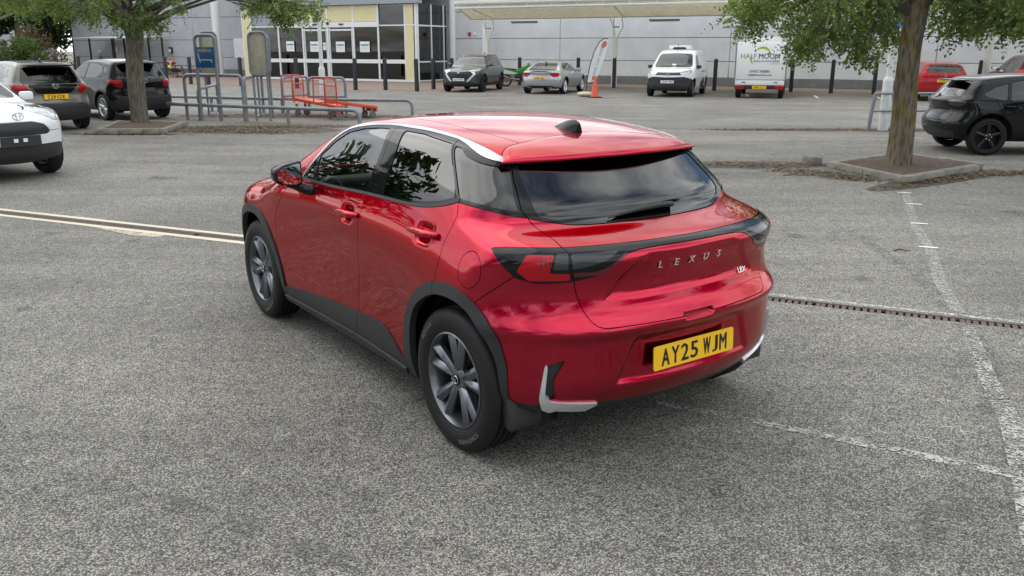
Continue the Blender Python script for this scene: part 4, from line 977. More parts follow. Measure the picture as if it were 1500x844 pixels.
    Ff.append(tuple(range(8*9, 9*9))); Ff.append(tuple(range(8, -1, -1)))
    fo = MB().add(Vv, Ff).build('antenna_fin', M_GLOSSBLK, root, smooth=True); fo.location = (-.02, 0, -.012)
    # mirrors
    for sgn in (1, -1):
        mo = empty('door_mirror', parent=root); Vv = []; Ff = []
        prof = roundpoly([(.92, 1.085), (.945, 1.066), (1.05, 1.075), (1.085, 1.10), (1.082, 1.165), (1.03, 1.192), (.925, 1.212)], .018, 5); c0 = prof.mean(0); n_ = len(prof)
        for x, k_ in ((1.600, .93), (1.605, 1.0), (1.65, 1.01), (1.70, .93), (1.735, .72), (1.75, .4)):
            for p in prof: q = c0+(p-c0)*k_; Vv.append((x, q[0]*sgn, q[1]))
        for i in range(5):
            for j in range(n_): a_, b_ = i*n_+j, i*n_+(j+1) % n_; Ff.append((a_, b_, b_+n_, a_+n_))
        Ff.append(tuple(5*n_+j for j in range(n_))); Ff.append(tuple(range(n_-1, -1, -1)))
        MB().add(Vv, Ff).build('mirror_housing', M_GLOSSBLK, mo, smooth=True, angle=50)
        gl_ = [c0+(p-c0)*.86 for p in prof]; MB().prism([(p[0]*sgn, p[1]) for p in gl_], .003, (1.5985, 0, 0), (0, 1, 0), (0, 0, 1), (-1, 0, 0)).build('mirror_glass', M_MIRR, mo)
        st = MB().tube([(1.66, 1.0*sgn, 1.085), (1.65, .95*sgn, 1.068), (1.62, .90*sgn, 1.04), (1.60, .862*sgn, 1.03)], [.028, .030, .034, .036], 10); st.build('mirror_stalk', M_GLOSSBLK, mo, smooth=True)
    # wheels, wheel houses, mud flaps
    for x in (0, 2.58):
        for sgn in (1, -1):
            make_wheel(root, (x, .785*sgn, .347), sgn, phase=.35 if x == 0 else 1.2)
            wh = MB(); a = np.linspace(-.4, math.pi+.4, 20); r_ = .405; pts = [(x+r_*math.cos(t)+.012, .355+r_*math.sin(t)) for t in a]
            Vv = [(p[0], .5*sgn, p[1]) for p in pts]+[(p[0], .79*sgn, p[1]) for p in pts]; n_ = len(pts)
            Ff = [(i, i+1, n_+i+1, n_+i) for i in range(n_-1)]+[tuple(range(n_))]; wh.add(Vv, Ff).build('wheel_house', M_DARK, root)
            fx = x-.385 if x == 0 else x-.435
            mf = MB(); pr = [(fx+.045, .46), (fx+.052, .32), (fx+.03, .235), (fx-.015, .222), (fx-.02, .27), (fx+.012, .38)]
            mf.prism(pr, -.17, (0, (.838 if x == 0 else .862)*sgn, 0), (1, 0, 0), (0, 0, 1), (0, sgn, 0)); mf.build('mud_flap', M_CLAD, root, bevel=.006)
    # floor, seats, dash
    MB().box((1.3, 0, .215), (1.75, 1.62, .06)).box((1.35, 0, .245), (3.5, 1.15, .06)).box((3.0, 0, .55), (.6, 1.3, .5)).box((-.25, 0, .55), (.35, 1.1, .5)).build('underbody', M_DARK, root)
    for sgn in (1, -1):
        s_ = MB(); s_.box((1.30, .36*sgn, .62), (.52, .50, .2)); s_.box((1.02, .36*sgn, .92), (.14, .48, .62), ry=-.25); s_.box((.93, .36*sgn, 1.27), (.09, .26, .17), ry=-.2); s_.build('front_seat', M_SEAT, root, bevel=.035, seg=3)
    s_ = MB(); s_.box((.55, 0, .60), (.5, 1.25, .22)); s_.box((.26, 0, .90), (.16, 1.25, .55), ry=-.3); s_.build('rear_seat', M_SEAT, root, bevel=.04, seg=3)
    s_ = MB(); s_.box((2.05, 0, .92), (.5, 1.40, .22), ry=.1); s_.build('dashboard', M_SEAT, root, bevel=.05, seg=3)
    MB().tube([(1.72+.03*math.sin(a), -.36+.18*math.cos(a), .98+.18*math.sin(a)) for a in np.linspace(0, 2*math.pi, 24)], .014, 8).build('steering_wheel', M_DARK, root, smooth=True)
    return root
hero = build_hero()
# ---------------------------------------------------------------- parked cars
def paint(name, color, metal=.3, rough=.35): return mat(name, color, rough=rough, metal=metal, coat=1, coatr=.02, spec=0 if metal < .2 else .3)
M_LITE = mat('headlamp_lens', (.42, .44, .46), rough=.1, metal=.7, coat=1); M_GRILLE = mat('grille_black', (.012, .012, .013), rough=.45)
BASE_W = [(.18, .78), (.30, .86), (.50, .90), (.70, .905), (.88, .90), (1.0, .88), (1.10, .83), (1.25, .75), (1.40, .67), (1.55, .59)]
def car_shell(sp):
    wb, hw = sp['wb'], sp['hw']; T0, R0, F0 = Sp(sp['T']), Sp(sp['R']), Sp(sp['F']); Wz = Sp([(z, y) for z, y in sp.get('W', BASE_W)])
    k_ = hw/.905; x0, x1 = sp['x0'], sp['x1']; xm = (x0+x1)/2; hl = (x1-x0)/2; pr, pf = sp.get('planR', .28), sp.get('planF', .42); cr = sp.get('crown', .06)
    fl = sp.get('flare', .022)
    def f(P):
        x, y, z = P[:, 0], P[:, 1], P[:, 2]; ay = np.abs(y)
        W = Wz(z)*k_*(1-sp.get('taper', .06)*np.clip(np.abs((x-xm)/hl), 0, 1.2)**3)
        for c in (0, wb): W = W+fl*np.exp(-((x-c)/.42)**4)*np.exp(-((z-.60)/.28)**4)
        fs = (ay-W)*.93; fr = (R0(z)+pr*ay**2+.2*ay**6-x)*.85; ff = (x-(F0(z)-pf*ay**2-.3*ay**6))*.9
        ft = (z-(T0(x)-cr*ay**2-sp.get('crown4', .05)*ay**4))*np.interp(x, sp.get('wsx', [1.4, 1.7, 2.1, 2.4]), [1, .87, .87, 1])
        return smax(smax(smax(fs, fr, sp.get('kr', .14)), ff, sp.get('kf', .2)), ft, sp.get('kt', .11))
    zt = max(p[1] for p in sp['T'])+.06
    S = Shell(f, ((.1, wb), (-.2, .2), (.5, .8)), ((x0-.05, x1+.05), (-hw-.08, hw+.08), (.20, zt)), sp.get('h', .045))
    return S
def bg_car(sp):
    root = empty(sp['name'], (*sp['loc'], 0), math.radians(sp['rz']), sp['label'], sp.get('cat', 'car'), sp.get('group'))
    S = car_shell(sp); wb, hw = sp['wb'], sp['hw']; M_P = sp['paint']; x0, x1 = sp['x0'], sp['x1']; zc = sp.get('wr', .33)+.01
    cur = [S.V, S.N, S.F]; h = .0025
    X = lambda P: P[:, 0]; Y = lambda P: P[:, 1]; Z = lambda P: P[:, 2]; AY = lambda P: np.abs(P[:, 1])
    views = {'s': lambda poly: (lambda P: np.maximum(sdf(poly, X(P), Z(P)), .40*hw/.9-AY(P))),
             'r': lambda poly: (lambda P: np.maximum(sdf(poly, AY(P)+X(P)-x0, Z(P)), X(P)-wb*.45)),
             'R': lambda poly: (lambda P: np.maximum(sdf(poly, AY(P), Z(P)), X(P)-.35)),
             'f': lambda poly: (lambda P: np.maximum(sdf(poly, AY(P)+x1-X(P), Z(P)), wb*.6-X(P))),
             'F': lambda poly: (lambda P: np.maximum(sdf(poly, AY(P), Z(P)), wb*.55-X(P))),
             't': lambda poly: (lambda P: np.maximum(sdf(poly, X(P), AY(P)), .7-Z(P)))}
    def take(fn, g=0.):
        r = clip(*cur, fn(cur[0])+g); cur[:] = clip(*cur, g-fn(cur[0])+1e-7); return r
    LR = (lambda P: -Y(P), lambda P: Y(P))
    def parts(nm, r, m, off=0., sk=.02, both=True, par=root):
        for s_ in (LR if both else (None,)):
            rr = clip(*r, s_(r[0])) if s_ else r
            shell_part(nm, S, rr, m, par, off, sk)
    a = np.linspace(-.5, math.pi+.5, 30); ra = sp.get('wr', .33)+.065
    for c in (0, wb):
        take(views['s'](np.array([(c+ra*.98, 0)]+[(c+ra*math.cos(t), zc+ra*math.sin(t)) for t in a]+[(c-ra*.98, 0)])))
    for view, poly, m, nm, off, both in sp['cuts']:
        poly = roundpoly(poly, .03, 4) if view not in ('raw',) else poly
        parts(nm, take(views[view](poly), h), m, off, .02, both)
    for nm, poly in sp.get('doors', []): parts(nm, take(views['s'](np.array(poly)), .004), M_P)
    if 'hood' in sp:
        xh, yh = sp['hood']; r = take(lambda P: np.maximum(np.maximum(AY(P)-yh, xh-X(P)), sp.get('hoodz', .7)-Z(P)), .004); parts('bonnet', r, M_P, both=False)
    if 'gate' in sp: parts('tailgate', take(lambda P: np.maximum(np.maximum(AY(P)-sp['gate'][0], X(P)-.2), np.maximum(sp['gate'][1]-Z(P), Z(P)-sp['gate'][2])), .004), M_P, both=False)
    parts('body_side', cur, M_P, 0, .02)
    glassz = sp.get('belt', 1.0)
    V, N, F = clip(S.V, S.N, S.F, Z(S.V)-glassz+.02)
    for c in (0, wb): V, N, F = clip(V, N, F, (ra+.0)-np.hypot(V[:, 0]-c, V[:, 2]-zc))
    shell_part('inner_body', S, (V, N, F), M_DARK, root, -.03, 0)
    MB().box(((x0+x1)/2, 0, .27), (x1-x0-1.0, hw*1.3, .08)).box((wb+.25, 0, .5), (.8, hw*1.1, .4)).box((-.1, 0, .55), (.6, hw*1.1, .4)).build('underbody', M_DARK, root)
    if sp.get('seats', True):
        s_ = MB()
        for sg in (1, -1): s_.box((wb*.42, .36*sg, .78), (.16, .46, .75), ry=-.25); s_.box((wb*.38, .36*sg, 1.18), (.09, .24, .16), ry=-.2)
        for sg in (1, -1):
            q_ = MB().box((wb*.42, .36*sg, .78), (.16, .46, .75), ry=-.25).box((wb*.39, .36*sg, 1.20), (.09, .24, .16), ry=-.2).build('front_seat', M_SEAT, root, bevel=.03, seg=1)
        MB().box((wb*.08, 0, .80), (.16, hw*1.3, .6), ry=-.3).build('rear_seat', M_SEAT, root, bevel=.03, seg=1)
        MB().box((wb*.78, 0, .88), (.4, hw*1.45, .2)).build('dashboard', M_SEAT, root, bevel=.04, seg=1)
    for c in (0, wb):
        for sg in (1, -1): make_wheel(root, (c, (hw-.115)*sg, sp.get('wr', .33)), sg, R=sp.get('wr', .33), w=.21, rb=sp.get('rb', .215), mat_rim=sp.get('rim', M_SILV), style=sp.get('spk', 'five'), detail=False, phase=.3+c)
    for k, (facing, txt, x, z, m, w_) in enumerate(sp.get('plates', [])): plate(root, txt, (x, 0, z), facing=facing, mat_=m, w=w_, h=.111, fz=.088)
    if 'mirror' in sp:
        mx_, mz_, mm_ = sp['mirror']
        for sg in (1, -1):
            y0 = hw*.93; o = MB().box((mx_, (y0+.13)*sg, mz_), (.12, .19, .13)).build('door_mirror', mm_, root, bevel=.035, seg=2)
            MB().box((mx_-.062, (y0+.13)*sg, mz_), (.004, .15, .095)).build('mirror_glass', M_MIRR, o); MB().box((mx_+.01, (y0+.01)*sg, mz_-.05), (.06, .12, .04)).build('mirror_stalk', M_GLOSSBLK, o)
    for nm, b_, m in sp.get('extras', []): b_.build(nm, m, root, bevel=.006, seg=1)
    return root
def side_panes(*polys, m=None, names=None): return [('s', P, m or M_TINT, (names or ['rear_window']*9)[i], -.004, True) for i, P in enumerate(polys)]
def sedan_doors(wb, b, z0=.30):
    return [('front_door', [(wb-.48, z0), (wb-.45, .70), (wb-.52, b), (wb*.40, b+.04), (wb*.40, z0)]), ('rear_door', [(wb*.40, z0), (wb*.40, b+.04), (.05, b+.06), (.16, .78), (.40, .50), (.42, z0)])]

# small crossover, used for the white, green-grey and black ones
def crossover(name, label, loc, rz, pm, rear_text=None, rear_plate=None, front=None, group=None, h=.04):
    T = [(-.75, 1.38), (-.60, 1.47), (-.2, 1.535), (.4, 1.572), (1.0, 1.572), (1.4, 1.52), (1.7, 1.37), (1.95, 1.215), (2.10, 1.135), (2.4, 1.09), (2.8, 1.04), (3.1, .97), (3.3, .86)]
    R = [(.2, -.62), (.32, -.72), (.5, -.77), (.64, -.765), (.74, -.715), (.86, -.70), (.96, -.735), (1.02, -.72), (1.08, -.66), (1.22, -.565), (1.40, -.44), (1.55, -.33)]
    F_ = [(.2, 3.2), (.35, 3.34), (.5, 3.38), (.7, 3.39), (.85, 3.36), (.97, 3.24), (1.1, 3.0)]
    cuts = side_panes([(1.86, 1.14), (1.52, 1.40), (1.28, 1.455), (1.06, 1.47), (1.04, 1.09)], [(.98, 1.09), (.99, 1.47), (.55, 1.465), (.22, 1.40), (.10, 1.24), (.34, 1.10)], [(.00, 1.20), (.10, 1.36), (.02, 1.385), (-.16, 1.30)], m=M_TINT, names=['front_window', 'rear_window', 'quarter_window'])
    cuts += [('R', [(-.6, 1.08), (.62, 1.08), (.64, 1.13), (.53, 1.42), (-.53, 1.44)], M_TINT, 'rear_screen', -.003, False),
             ('F', [(-.7, 1.13), (.66, 1.12), (.70, 1.17), (.56, 1.46), (-.56, 1.49)], M_CLEAR if front else M_TINT, 'windscreen', -.003, False)]
    # rear: lamps, black band, lower bumper
    cuts += [('r', [(.72, 1.035), (1.10, 1.065), (1.34, 1.045), (1.06, .955), (.90, .875), (.74, .84), (.66, .94)], M_LAMPRED2 if False else M_LAMPRED, 'tail_lamp', .006, True),
             ('r', [(-.2, .985), (.62, .985), (.70, 1.05), (-.2, 1.065)], M_GLOSSBLK, 'black_band', .003, False),
             ('r', [(-.2, .86), (.48, .86), (.57, .985), (-.2, .985)], M_GLOSSBLK, 'tailgate_trim', .002, False),
             ('r', [(-.2, .22), (1.2, .22), (1.22, .52), (.95, .56), (.75, .64), (-.2, .64)], M_CLAD, 'lower_bumper', .006, False)]
    # front: lamps, grille, lower intake
    cuts += [('f', [(.62, .99), (1.05, 1.045), (1.55, 1.03), (1.42, .92), (1.10, .83), (.80, .84), (.70, .90)], M_LITE, 'headlamp', .004, True),
             ('F', [(-.3, .845), (.24, .845), (.40, .80), (.50, .70), (.46, .66), (-.3, .66)], M_GRILLE, 'grille', -.012, False),
             ('F', [(-.3, .22), (.95, .22), (.92, .46), (.66, .52), (-.3, .52)], M_CLAD, 'lower_intake', -.004, False),
             ('f', [(1.22, .80), (1.36, .80), (1.34, .60), (1.26, .50), (1.14, .50)], M_CLAD, 'bumper_vent', -.012, True)]
    wb = 2.56; a = np.linspace(-.3, math.pi+.3, 16)
    for c in (0, wb): cuts.append(('s', [(c+.52, .18)]+[(c+.46*math.cos(t), .35+.455*math.sin(t)) for t in a]+[(c-.52, .18)], M_CLAD, 'wheel_arch_trim', .008, True))
    cuts.append(('s', [(.35, .18), (.35, .42), (2.2, .38), (2.2, .18)], M_CLAD, 'sill_cladding', .008, True))
    ex = []
    plates = []
    if rear_plate: plates.append((-1, rear_plate, -.735, .79, M_PLATEY, .52))
    elif rear_plate is not None: plates.append((-1, '', -.735, .79, mat('plate_dark', (.05, .06, .07), rough=.3, coat=1), .52))
    if front: ex.append(('plate_holder', MB().box((3.405, 0, .585), (.02, .56, .15)), M_CLAD)); ex.append(('label_tag', MB().box((3.419, .055, .60), (.004, .06, .05)), M_PAPER)); ex.append(('label_tag', MB().box((3.419, -.075, .60), (.004, .06, .05)), M_PAPER))
    sp = dict(name=name, label=label, loc=loc, rz=rz, paint=pm, wb=wb, hw=.875, T=T, R=R, F=F_, x0=-.78, x1=3.40, cuts=cuts, doors=sedan_doors(wb, 1.07, .38), wr=.345, rb=.235, spk='ten', hood=(2.15, .70), mirror=(1.86, 1.13, pm if front else M_GLOSSBLK), plates=plates, extras=ex, group=group, h=h, gate=(.60, .655, 1.08))
    r = bg_car(sp)
    # roof spoiler, fin, badge, wiper
    MB().prism([(-.63, -.47), (-.63, .47), (-.36, .53), (-.36, -.53)], -.03, (0, 0, 1.487), (1, 0, 0), (0, 1, 0), (0, 0, 1)).build('roof_spoiler', M_GLOSSBLK, r, bevel=.012)
    MB().tube([(-.02, 0, 1.55), (-.10, 0, 1.60), (-.18, 0, 1.60)], [.02, .035, .02], 8).build('antenna_fin', M_GLOSSBLK, r, smooth=True)
    x = 3.40 if front else -.765; zz = .93 if front else 1.02; dx_ = .012 if front else -.006
    bd = MB(); n_ = 20
    for (ry_, rz_, oz) in ((.075, .052, 0), (.028, .050, 0), (.052, .024, .022)):
        bd.tube([(x+dx_, ry_*math.cos(t), zz+oz+rz_*math.sin(t)) for t in np.linspace(0, 2*math.pi, n_)], .007, 6)
    bd.build('round_badge', M_CHROME, r, smooth=True)
    if not front: MB().tube([(-.70, .02, 1.12), (-.66, .18, 1.16), (-.66, .36, 1.155)], [.02, .014, .006], 6).build('rear_wiper', M_CLAD, r, smooth=True)
    return r
P_WHITE = paint('white_paint', (.74, .75, .76), 0, .4); P_OLIVE = paint('olive_grey_paint', (.155, .15, .125), .4); P_BLACK = paint('black_paint', (.010, .011, .013), .1, .3)
P_SLATE = paint('slate_grey_paint', (.075, .082, .092), .5); P_SILV = paint('silver_paint', (.42, .44, .47), .7, .32); P_RED2 = paint('plain_red_paint', (.34, .018, .022), .15); P_DRED = paint('deep_red_paint', (.10, .008, .012), .3)
GC = 'small crossovers at the left of the car park'
crossover('crossover', 'white small crossover with black grille at the left edge, nearest the camera on that side', (-9.70, 13.98), -34, P_WHITE, front=True, group=GC, h=.03)
crossover('crossover', 'olive grey small crossover with yellow rear plate parked left of the tree', (-10.85, 20.25), 138, P_OLIVE, rear_plate='S28 KDR', group=GC, h=.035)
crossover('crossover', 'shiny black small crossover parked directly behind the left tree trunk', (-10.25, 23.65), 139, P_BLACK, rear_plate='', group=GC, h=.035)
# dark grey mid-size crossover, front view
wb = 2.665
cuts = side_panes([(1.92, 1.15), (1.55, 1.43), (1.25, 1.50), (1.10, 1.51), (1.08, 1.10)], [(1.02, 1.10), (1.04, 1.51), (.5, 1.50), (.10, 1.40), (.22, 1.14)], [(.12, 1.17), (.02, 1.39), (-.28, 1.33), (-.20, 1.24)], names=['front_window', 'rear_window', 'quarter_window'])
cuts += [('F', [(-.7, 1.16), (.68, 1.15), (.72, 1.20), (.60, 1.50), (-.6, 1.54)], M_CLEAR, 'windscreen', -.003, False), ('R', [(-.6, 1.10), (.62, 1.10), (.55, 1.45), (-.5, 1.47)], M_TINT, 'rear_screen', -.003, False),
 ('f', [(.55, .91), (1.0, 1.0), (1.60, 1.02), (1.40, .94), (.80, .85)], M_LITE, 'headlamp', .004, True), ('F', [(-.3, .86), (.48, .88), (.62, .80), (.38, .55), (-.3, .55)], M_GRILLE, 'grille', -.015, False),
 ('F', [(.50, .88), (.66, .86), (.70, .78), (.46, .50), (.34, .44), (.34, .50), (.40, .56), (.60, .78)], M_SILV, 'grille_chrome', .008, True),
 ('F', [(-.3, .22), (.90, .22), (.85, .36), (.55, .42), (-.3, .42)], M_CLAD, 'lower_intake', .002, False), ('f', [(.95, .74), (1.40, .80), (1.35, .56), (.92, .50)], M_CLAD, 'bumper_vent', -.01, True)]
for c in (0, wb): cuts.append(('s', [(c+.52, .18)]+[(c+.465*math.cos(t), .36+.455*math.sin(t)) for t in np.linspace(-.3, math.pi+.3, 16)]+[(c-.52, .18)], M_CLAD, 'wheel_arch_trim', .008, True))
cuts.append(('s', [(.35, .18), (.35, .42), (2.3, .40), (2.3, .18)], M_CLAD, 'sill_cladding', .008, True))
q_ = bg_car(dict(name='crossover', label='dark grey crossover parked facing the camera beside the glazed entrance', loc=(-1.38, 41.7), rz=254, paint=P_SLATE, wb=wb, hw=.92,
 T=[(-.82, 1.40), (-.6, 1.53), (-.2, 1.60), (.4, 1.625), (1.0, 1.62), (1.4, 1.56), (1.75, 1.38), (2.0, 1.21), (2.15, 1.13), (2.5, 1.09), (2.9, 1.04), (3.2, .97), (3.45, .88)],
 R=[(.2, -.65), (.35, -.78), (.6, -.82), (.85, -.81), (1.0, -.80), (1.1, -.74), (1.25, -.66), (1.45, -.52), (1.6, -.4)], F=[(.2, 3.3), (.35, 3.46), (.5, 3.50), (.7, 3.50), (.86, 3.47), (.98, 3.36), (1.1, 3.15)], x0=-.83, x1=3.50,
 cuts=cuts, doors=sedan_doors(wb, 1.08, .40), wr=.36, rb=.245, spk='five', rim=M_GRILLE, hood=(2.2, .76), mirror=(1.90, 1.16, P_SLATE), plates=[(1, 'AG74 WVP', 3.52, .55, M_PLATEW, .52)], h=.05))
for sg in (1, -1): MB().tube([(1.5, .58*sg, 1.565), (1.2, .60*sg, 1.615), (.2, .60*sg, 1.625), (-.35, .58*sg, 1.56)], .018, 8).build('roof_rail', M_SILV, q_, smooth=True)
MB().box((3.52, 0, .83), (.02, .11, .08)).build('front_badge', M_CHROME, q_, bevel=.02)
MB().tube([(-.2, 0, 1.60), (-.28, 0, 1.65), (-.36, 0, 1.64)], [.02, .035, .02], 8).build('antenna_fin', M_GLOSSBLK, q_, smooth=True)
# silver coupe, rear view
wb = 2.505
cuts = side_panes([(1.66, .97), (1.32, 1.20), (1.05, 1.265), (.82, 1.28), (.80, .95)], [(.74, .95), (.76, 1.28), (.38, 1.255), (.02, 1.13), (.04, 1.03), (.2, .97)], m=M_CLEAR, names=['front_window', 'quarter_window'])
cuts += [('R', [(-.5, .985), (.56, .985), (.62, 1.02), (.50, 1.22), (.44, 1.27), (-.5, 1.285)], M_CLEAR, 'rear_screen', -.003, False), ('F', [(-.6, .98), (.62, .97), (.55, 1.27), (-.5, 1.28)], M_CLEAR, 'windscreen', -.003, False),
 ('r', [(.50, .83), (.62, .865), (1.02, .87), (1.10, .82), (.98, .72), (.72, .70)], M_LAMPRED, 'tail_lamp', .004, True), ('r', [(-.2, .20), (.75, .20), (.85, .31), (.60, .35), (-.2, .35)], M_GRILLE, 'diffuser', -.01, False)]
q_ = bg_car(dict(name='coupe', label='silver two door coupe seen from behind, yellow rear plate, dome roof', loc=(1.42, 37.6), rz=69, paint=P_SILV, wb=wb, hw=.915,
 T=[(-.85, .90), (-.72, .955), (-.55, .985), (-.35, 1.05), (-.05, 1.18), (.35, 1.295), (.75, 1.345), (1.05, 1.34), (1.35, 1.27), (1.65, 1.12), (1.88, 1.01), (2.1, .955), (2.6, .90), (3.0, .82), (3.3, .70)],
 R=[(.2, -.62), (.32, -.76), (.5, -.82), (.62, -.82), (.72, -.80), (.85, -.80), (.93, -.82), (1.05, -.70), (1.3, -.2)], F=[(.2, 3.2), (.4, 3.34), (.6, 3.36), (.75, 3.28), (.9, 3.1)], x0=-.84, x1=3.36,
 W=[(.18, .78), (.30, .86), (.45, .905), (.62, .915), (.76, .905), (.86, .88), (.96, .82), (1.08, .74), (1.2, .65), (1.32, .54)], flare=.035,
 cuts=cuts, doors=[('door', [(.72, .30), (.70, .94), (1.95, .93), (2.02, .6), (1.98, .30)])], wr=.33, rb=.235, spk='ten', hood=(1.9, .74), belt=.95, mirror=(1.62, .99, P_SILV), plates=[(-1, 'EY16 XJN', -.835, .665, M_PLATEY, .52)], h=.045, wsx=[1.2, 1.45, 1.8, 2.1], kt=.10, gate=(.62, .60, .96)))
MB().box((-.775, 0, .955), (.09, 1.05, .018)).build('rear_spoiler', P_SILV, q_, bevel=.006)
for sg in (1, -1): MB().tube([(-.77, .50*sg, .28), (-.70, .50*sg, .28)], .04, 12).tube([(-.77, .40*sg, .28), (-.70, .40*sg, .28)], .04, 12).build('exhaust_tips', M_RIM, q_, smooth=True)
MB().tube([(.15, 0, 1.27), (.05, 0, 1.31), (-.0, 0, 1.29)], [.02, .03, .015], 8).build('antenna_fin', M_GLOSSBLK, q_, smooth=True)
# white panel van
wb = 2.785
cuts = side_panes([(2.32, 1.10), (2.28, 1.18), (1.84, 1.58), (1.66, 1.62), (1.50, 1.62), (1.50, 1.08), (2.0, 1.04)], m=M_TINT, names=['front_window'])
cuts += [('F', [(-.7, 1.16), (.70, 1.15), (.76, 1.20), (.66, 1.62), (.60, 1.66), (-.6, 1.70)], M_CLEAR, 'windscreen', -.003, False),
 ('f', [(.60, .97), (.90, 1.01), (1.45, 1.06), (1.38, .94), (.90, .87), (.62, .88)], M_LITE, 'headlamp', .004, True), ('F', [(-.3, .95), (.52, .965), (.56, .90), (.48, .85), (-.3, .85)], M_GRILLE, 'grille', -.008, False),
 ('f', [(-.3, .22), (1.5, .22), (1.4, .70), (1.15, .73), (.80, .79), (-.3, .76)], M_CLAD, 'front_bumper', .01, False), ('s', [(.55, .30), (.55, .66), (.62, .70), (1.3, .56), (1.38, .50), (1.36, .30)], M_CLAD, 'side_trim', .006, True),
 ('s', [(.25, .95), (1.25, .93), (1.25, .97), (.25, .99)], M_GRILLE, 'slide_rail', .0, True)]
q_ = bg_car(dict(name='panel_van', label='white panel van with roof chiller unit parked facing the camera', cat='van', loc=(7.42, 38.0), rz=248.5, paint=P_WHITE, wb=wb, hw=.925,
 T=[(-.85, 1.74), (-.5, 1.80), (.3, 1.82), (1.2, 1.82), (1.55, 1.79), (1.85, 1.66), (2.15, 1.44), (2.45, 1.215), (2.6, 1.16), (2.9, 1.12), (3.2, 1.05), (3.45, .95)],
 R=[(.2, -.74), (.4, -.82), (.8, -.83), (1.2, -.80), (1.6, -.74), (1.9, -.68)], F=[(.2, 3.34), (.35, 3.50), (.55, 3.54), (.75, 3.55), (.9, 3.52), (1.02, 3.42), (1.15, 3.2)], x0=-.84, x1=3.55,
 W=[(.18, .80), (.30, .88), (.50, .915), (.80, .92), (1.0, .91), (1.15, .88), (1.35, .82), (1.55, .77), (1.70, .74), (1.85, .70)], flare=.02, taper=.03, planR=.08,
 cuts=cuts, doors=[('front_door', [(1.36, .32), (1.36, 1.05), (1.42, 1.10), (2.30, 1.08), (2.38, .6), (2.34, .32)]), ('sliding_door', [(1.30, .32), (1.30, 1.62), (.50, 1.62), (.46, .60), (.46, .32)])],
 wr=.335, rb=.21, spk='five', rim=mat('steel_wheel_grey', (.10, .10, .11), rough=.5), hood=(2.6, .76), belt=1.05, mirror=(2.22, 1.16, M_CLAD), plates=[(1, 'CK69 VNM', 3.575, .60, M_PLATEW, .52)], h=.05, wsx=[1.6, 1.85, 2.4, 2.6], crown=.03, kt=.14))
MB().box((1.02, 0, 1.91), (.62, .92, .17), taper=.95).build('chiller_unit', P_WHITE, q_, bevel=.04)
MB().prism(roundpoly([(-.30, 1.845), (.30, 1.845), (.24, 1.925), (-.24, 1.925)], .05, 4), .014, (1.325, 0, 0), (0, 1, 0), (0, 0, 1), (1, 0, 0)).build('chiller_grille', M_GRILLE, q_)
MB().tube([(1.7, 0, 1.75), (1.62, 0, 2.02)], .008, 6).build('antenna', M_GRILLE, q_)
bdg = MB().prism([(-.05, 0), (.05, 0), (.055, .08), (.02, .13), (-.04, .12), (-.055, .06)], .01, (3.552, 0, .84), (0, 1, 0), (0, 0, 1), (1, 0, 0)).build('lion_badge', M_CHROME, q_)
MB().box((2.42, .02, 1.245), (.004, .16, .07), ry=-.6).build('dash_paper', M_PAPER, q_)
# red hatchback, rear view
wb = 2.69
cuts = side_panes([(1.9, 1.0), (1.55, 1.27), (1.2, 1.36), (1.15, .98)], [(1.09, .98), (1.12, 1.365), (.55, 1.35), (.12, 1.25), (.02, 1.10), (.2, 1.0)], m=M_TINT, names=['front_window', 'rear_window'])
cuts += [('R', [(-.5, 1.03), (.54, 1.03), (.60, 1.06), (.52, 1.28), (.48, 1.32), (-.5, 1.335)], M_CLEAR, 'rear_screen', -.003, False), ('F', [(-.6, 1.02), (.62, 1.02), (.55, 1.32), (-.5, 1.34)], M_CLEAR, 'windscreen', -.003, False),
 ('r', [(.50, .93), (.62, .97), (1.08, .97), (1.12, .88), (1.0, .80), (.70, .79), (.66, .86), (.52, .87)], M_LAMPRED, 'tail_lamp', .004, True), ('r', [(-.2, .20), (.95, .20), (1.0, .36), (-.2, .40)], M_GRILLE, 'lower_bumper', -.004, False)]
q_ = bg_car(dict(name='parked_car', label='bright red hatchback parked facing the wall, half hidden by the right tree trunk', loc=(15.85, 32.6), rz=77, paint=P_RED2, wb=wb, hw=.88,
 W=[(.18, .78), (.30, .86), (.50, .90), (.70, .905), (.86, .885), (.96, .85), (1.08, .78), (1.20, .70), (1.32, .62), (1.45, .53)], T=[(-.75, 1.10), (-.62, 1.22), (-.45, 1.31), (-.1, 1.38), (.4, 1.425), (1.0, 1.43), (1.4, 1.36), (1.8, 1.15), (2.0, 1.03), (2.3, .99), (2.9, .94), (3.3, .84)],
 R=[(.2, -.60), (.35, -.74), (.55, -.78), (.72, -.78), (.86, -.76), (.97, -.75), (1.05, -.70), (1.2, -.62), (1.35, -.5), (1.5, -.35)], F=[(.2, 3.3), (.4, 3.42), (.7, 3.42), (.9, 3.25)], x0=-.80, x1=3.43,
 cuts=cuts, doors=sedan_doors(wb, .97, .30), wr=.32, rb=.22, spk='ten', hood=(2.1, .7), belt=.98, mirror=(1.9, 1.04, P_RED2), plates=[(-1, 'S500 CHK', -.80, .755, M_PLATEY, .52)], h=.05, gate=(.60, .66, 1.03)))
MB().lathe([(0, 0), (.038, 0), (.040, .012)], 'x', 16, (-.79, 0, .92)).build('round_badge', M_CHROME, q_)
put_text('120i', M_CHROME, q_, (-.79, -.40, .90), (0, -1, 0), (0, 0, 1), name='model_badge', size=.07, depth=.003)
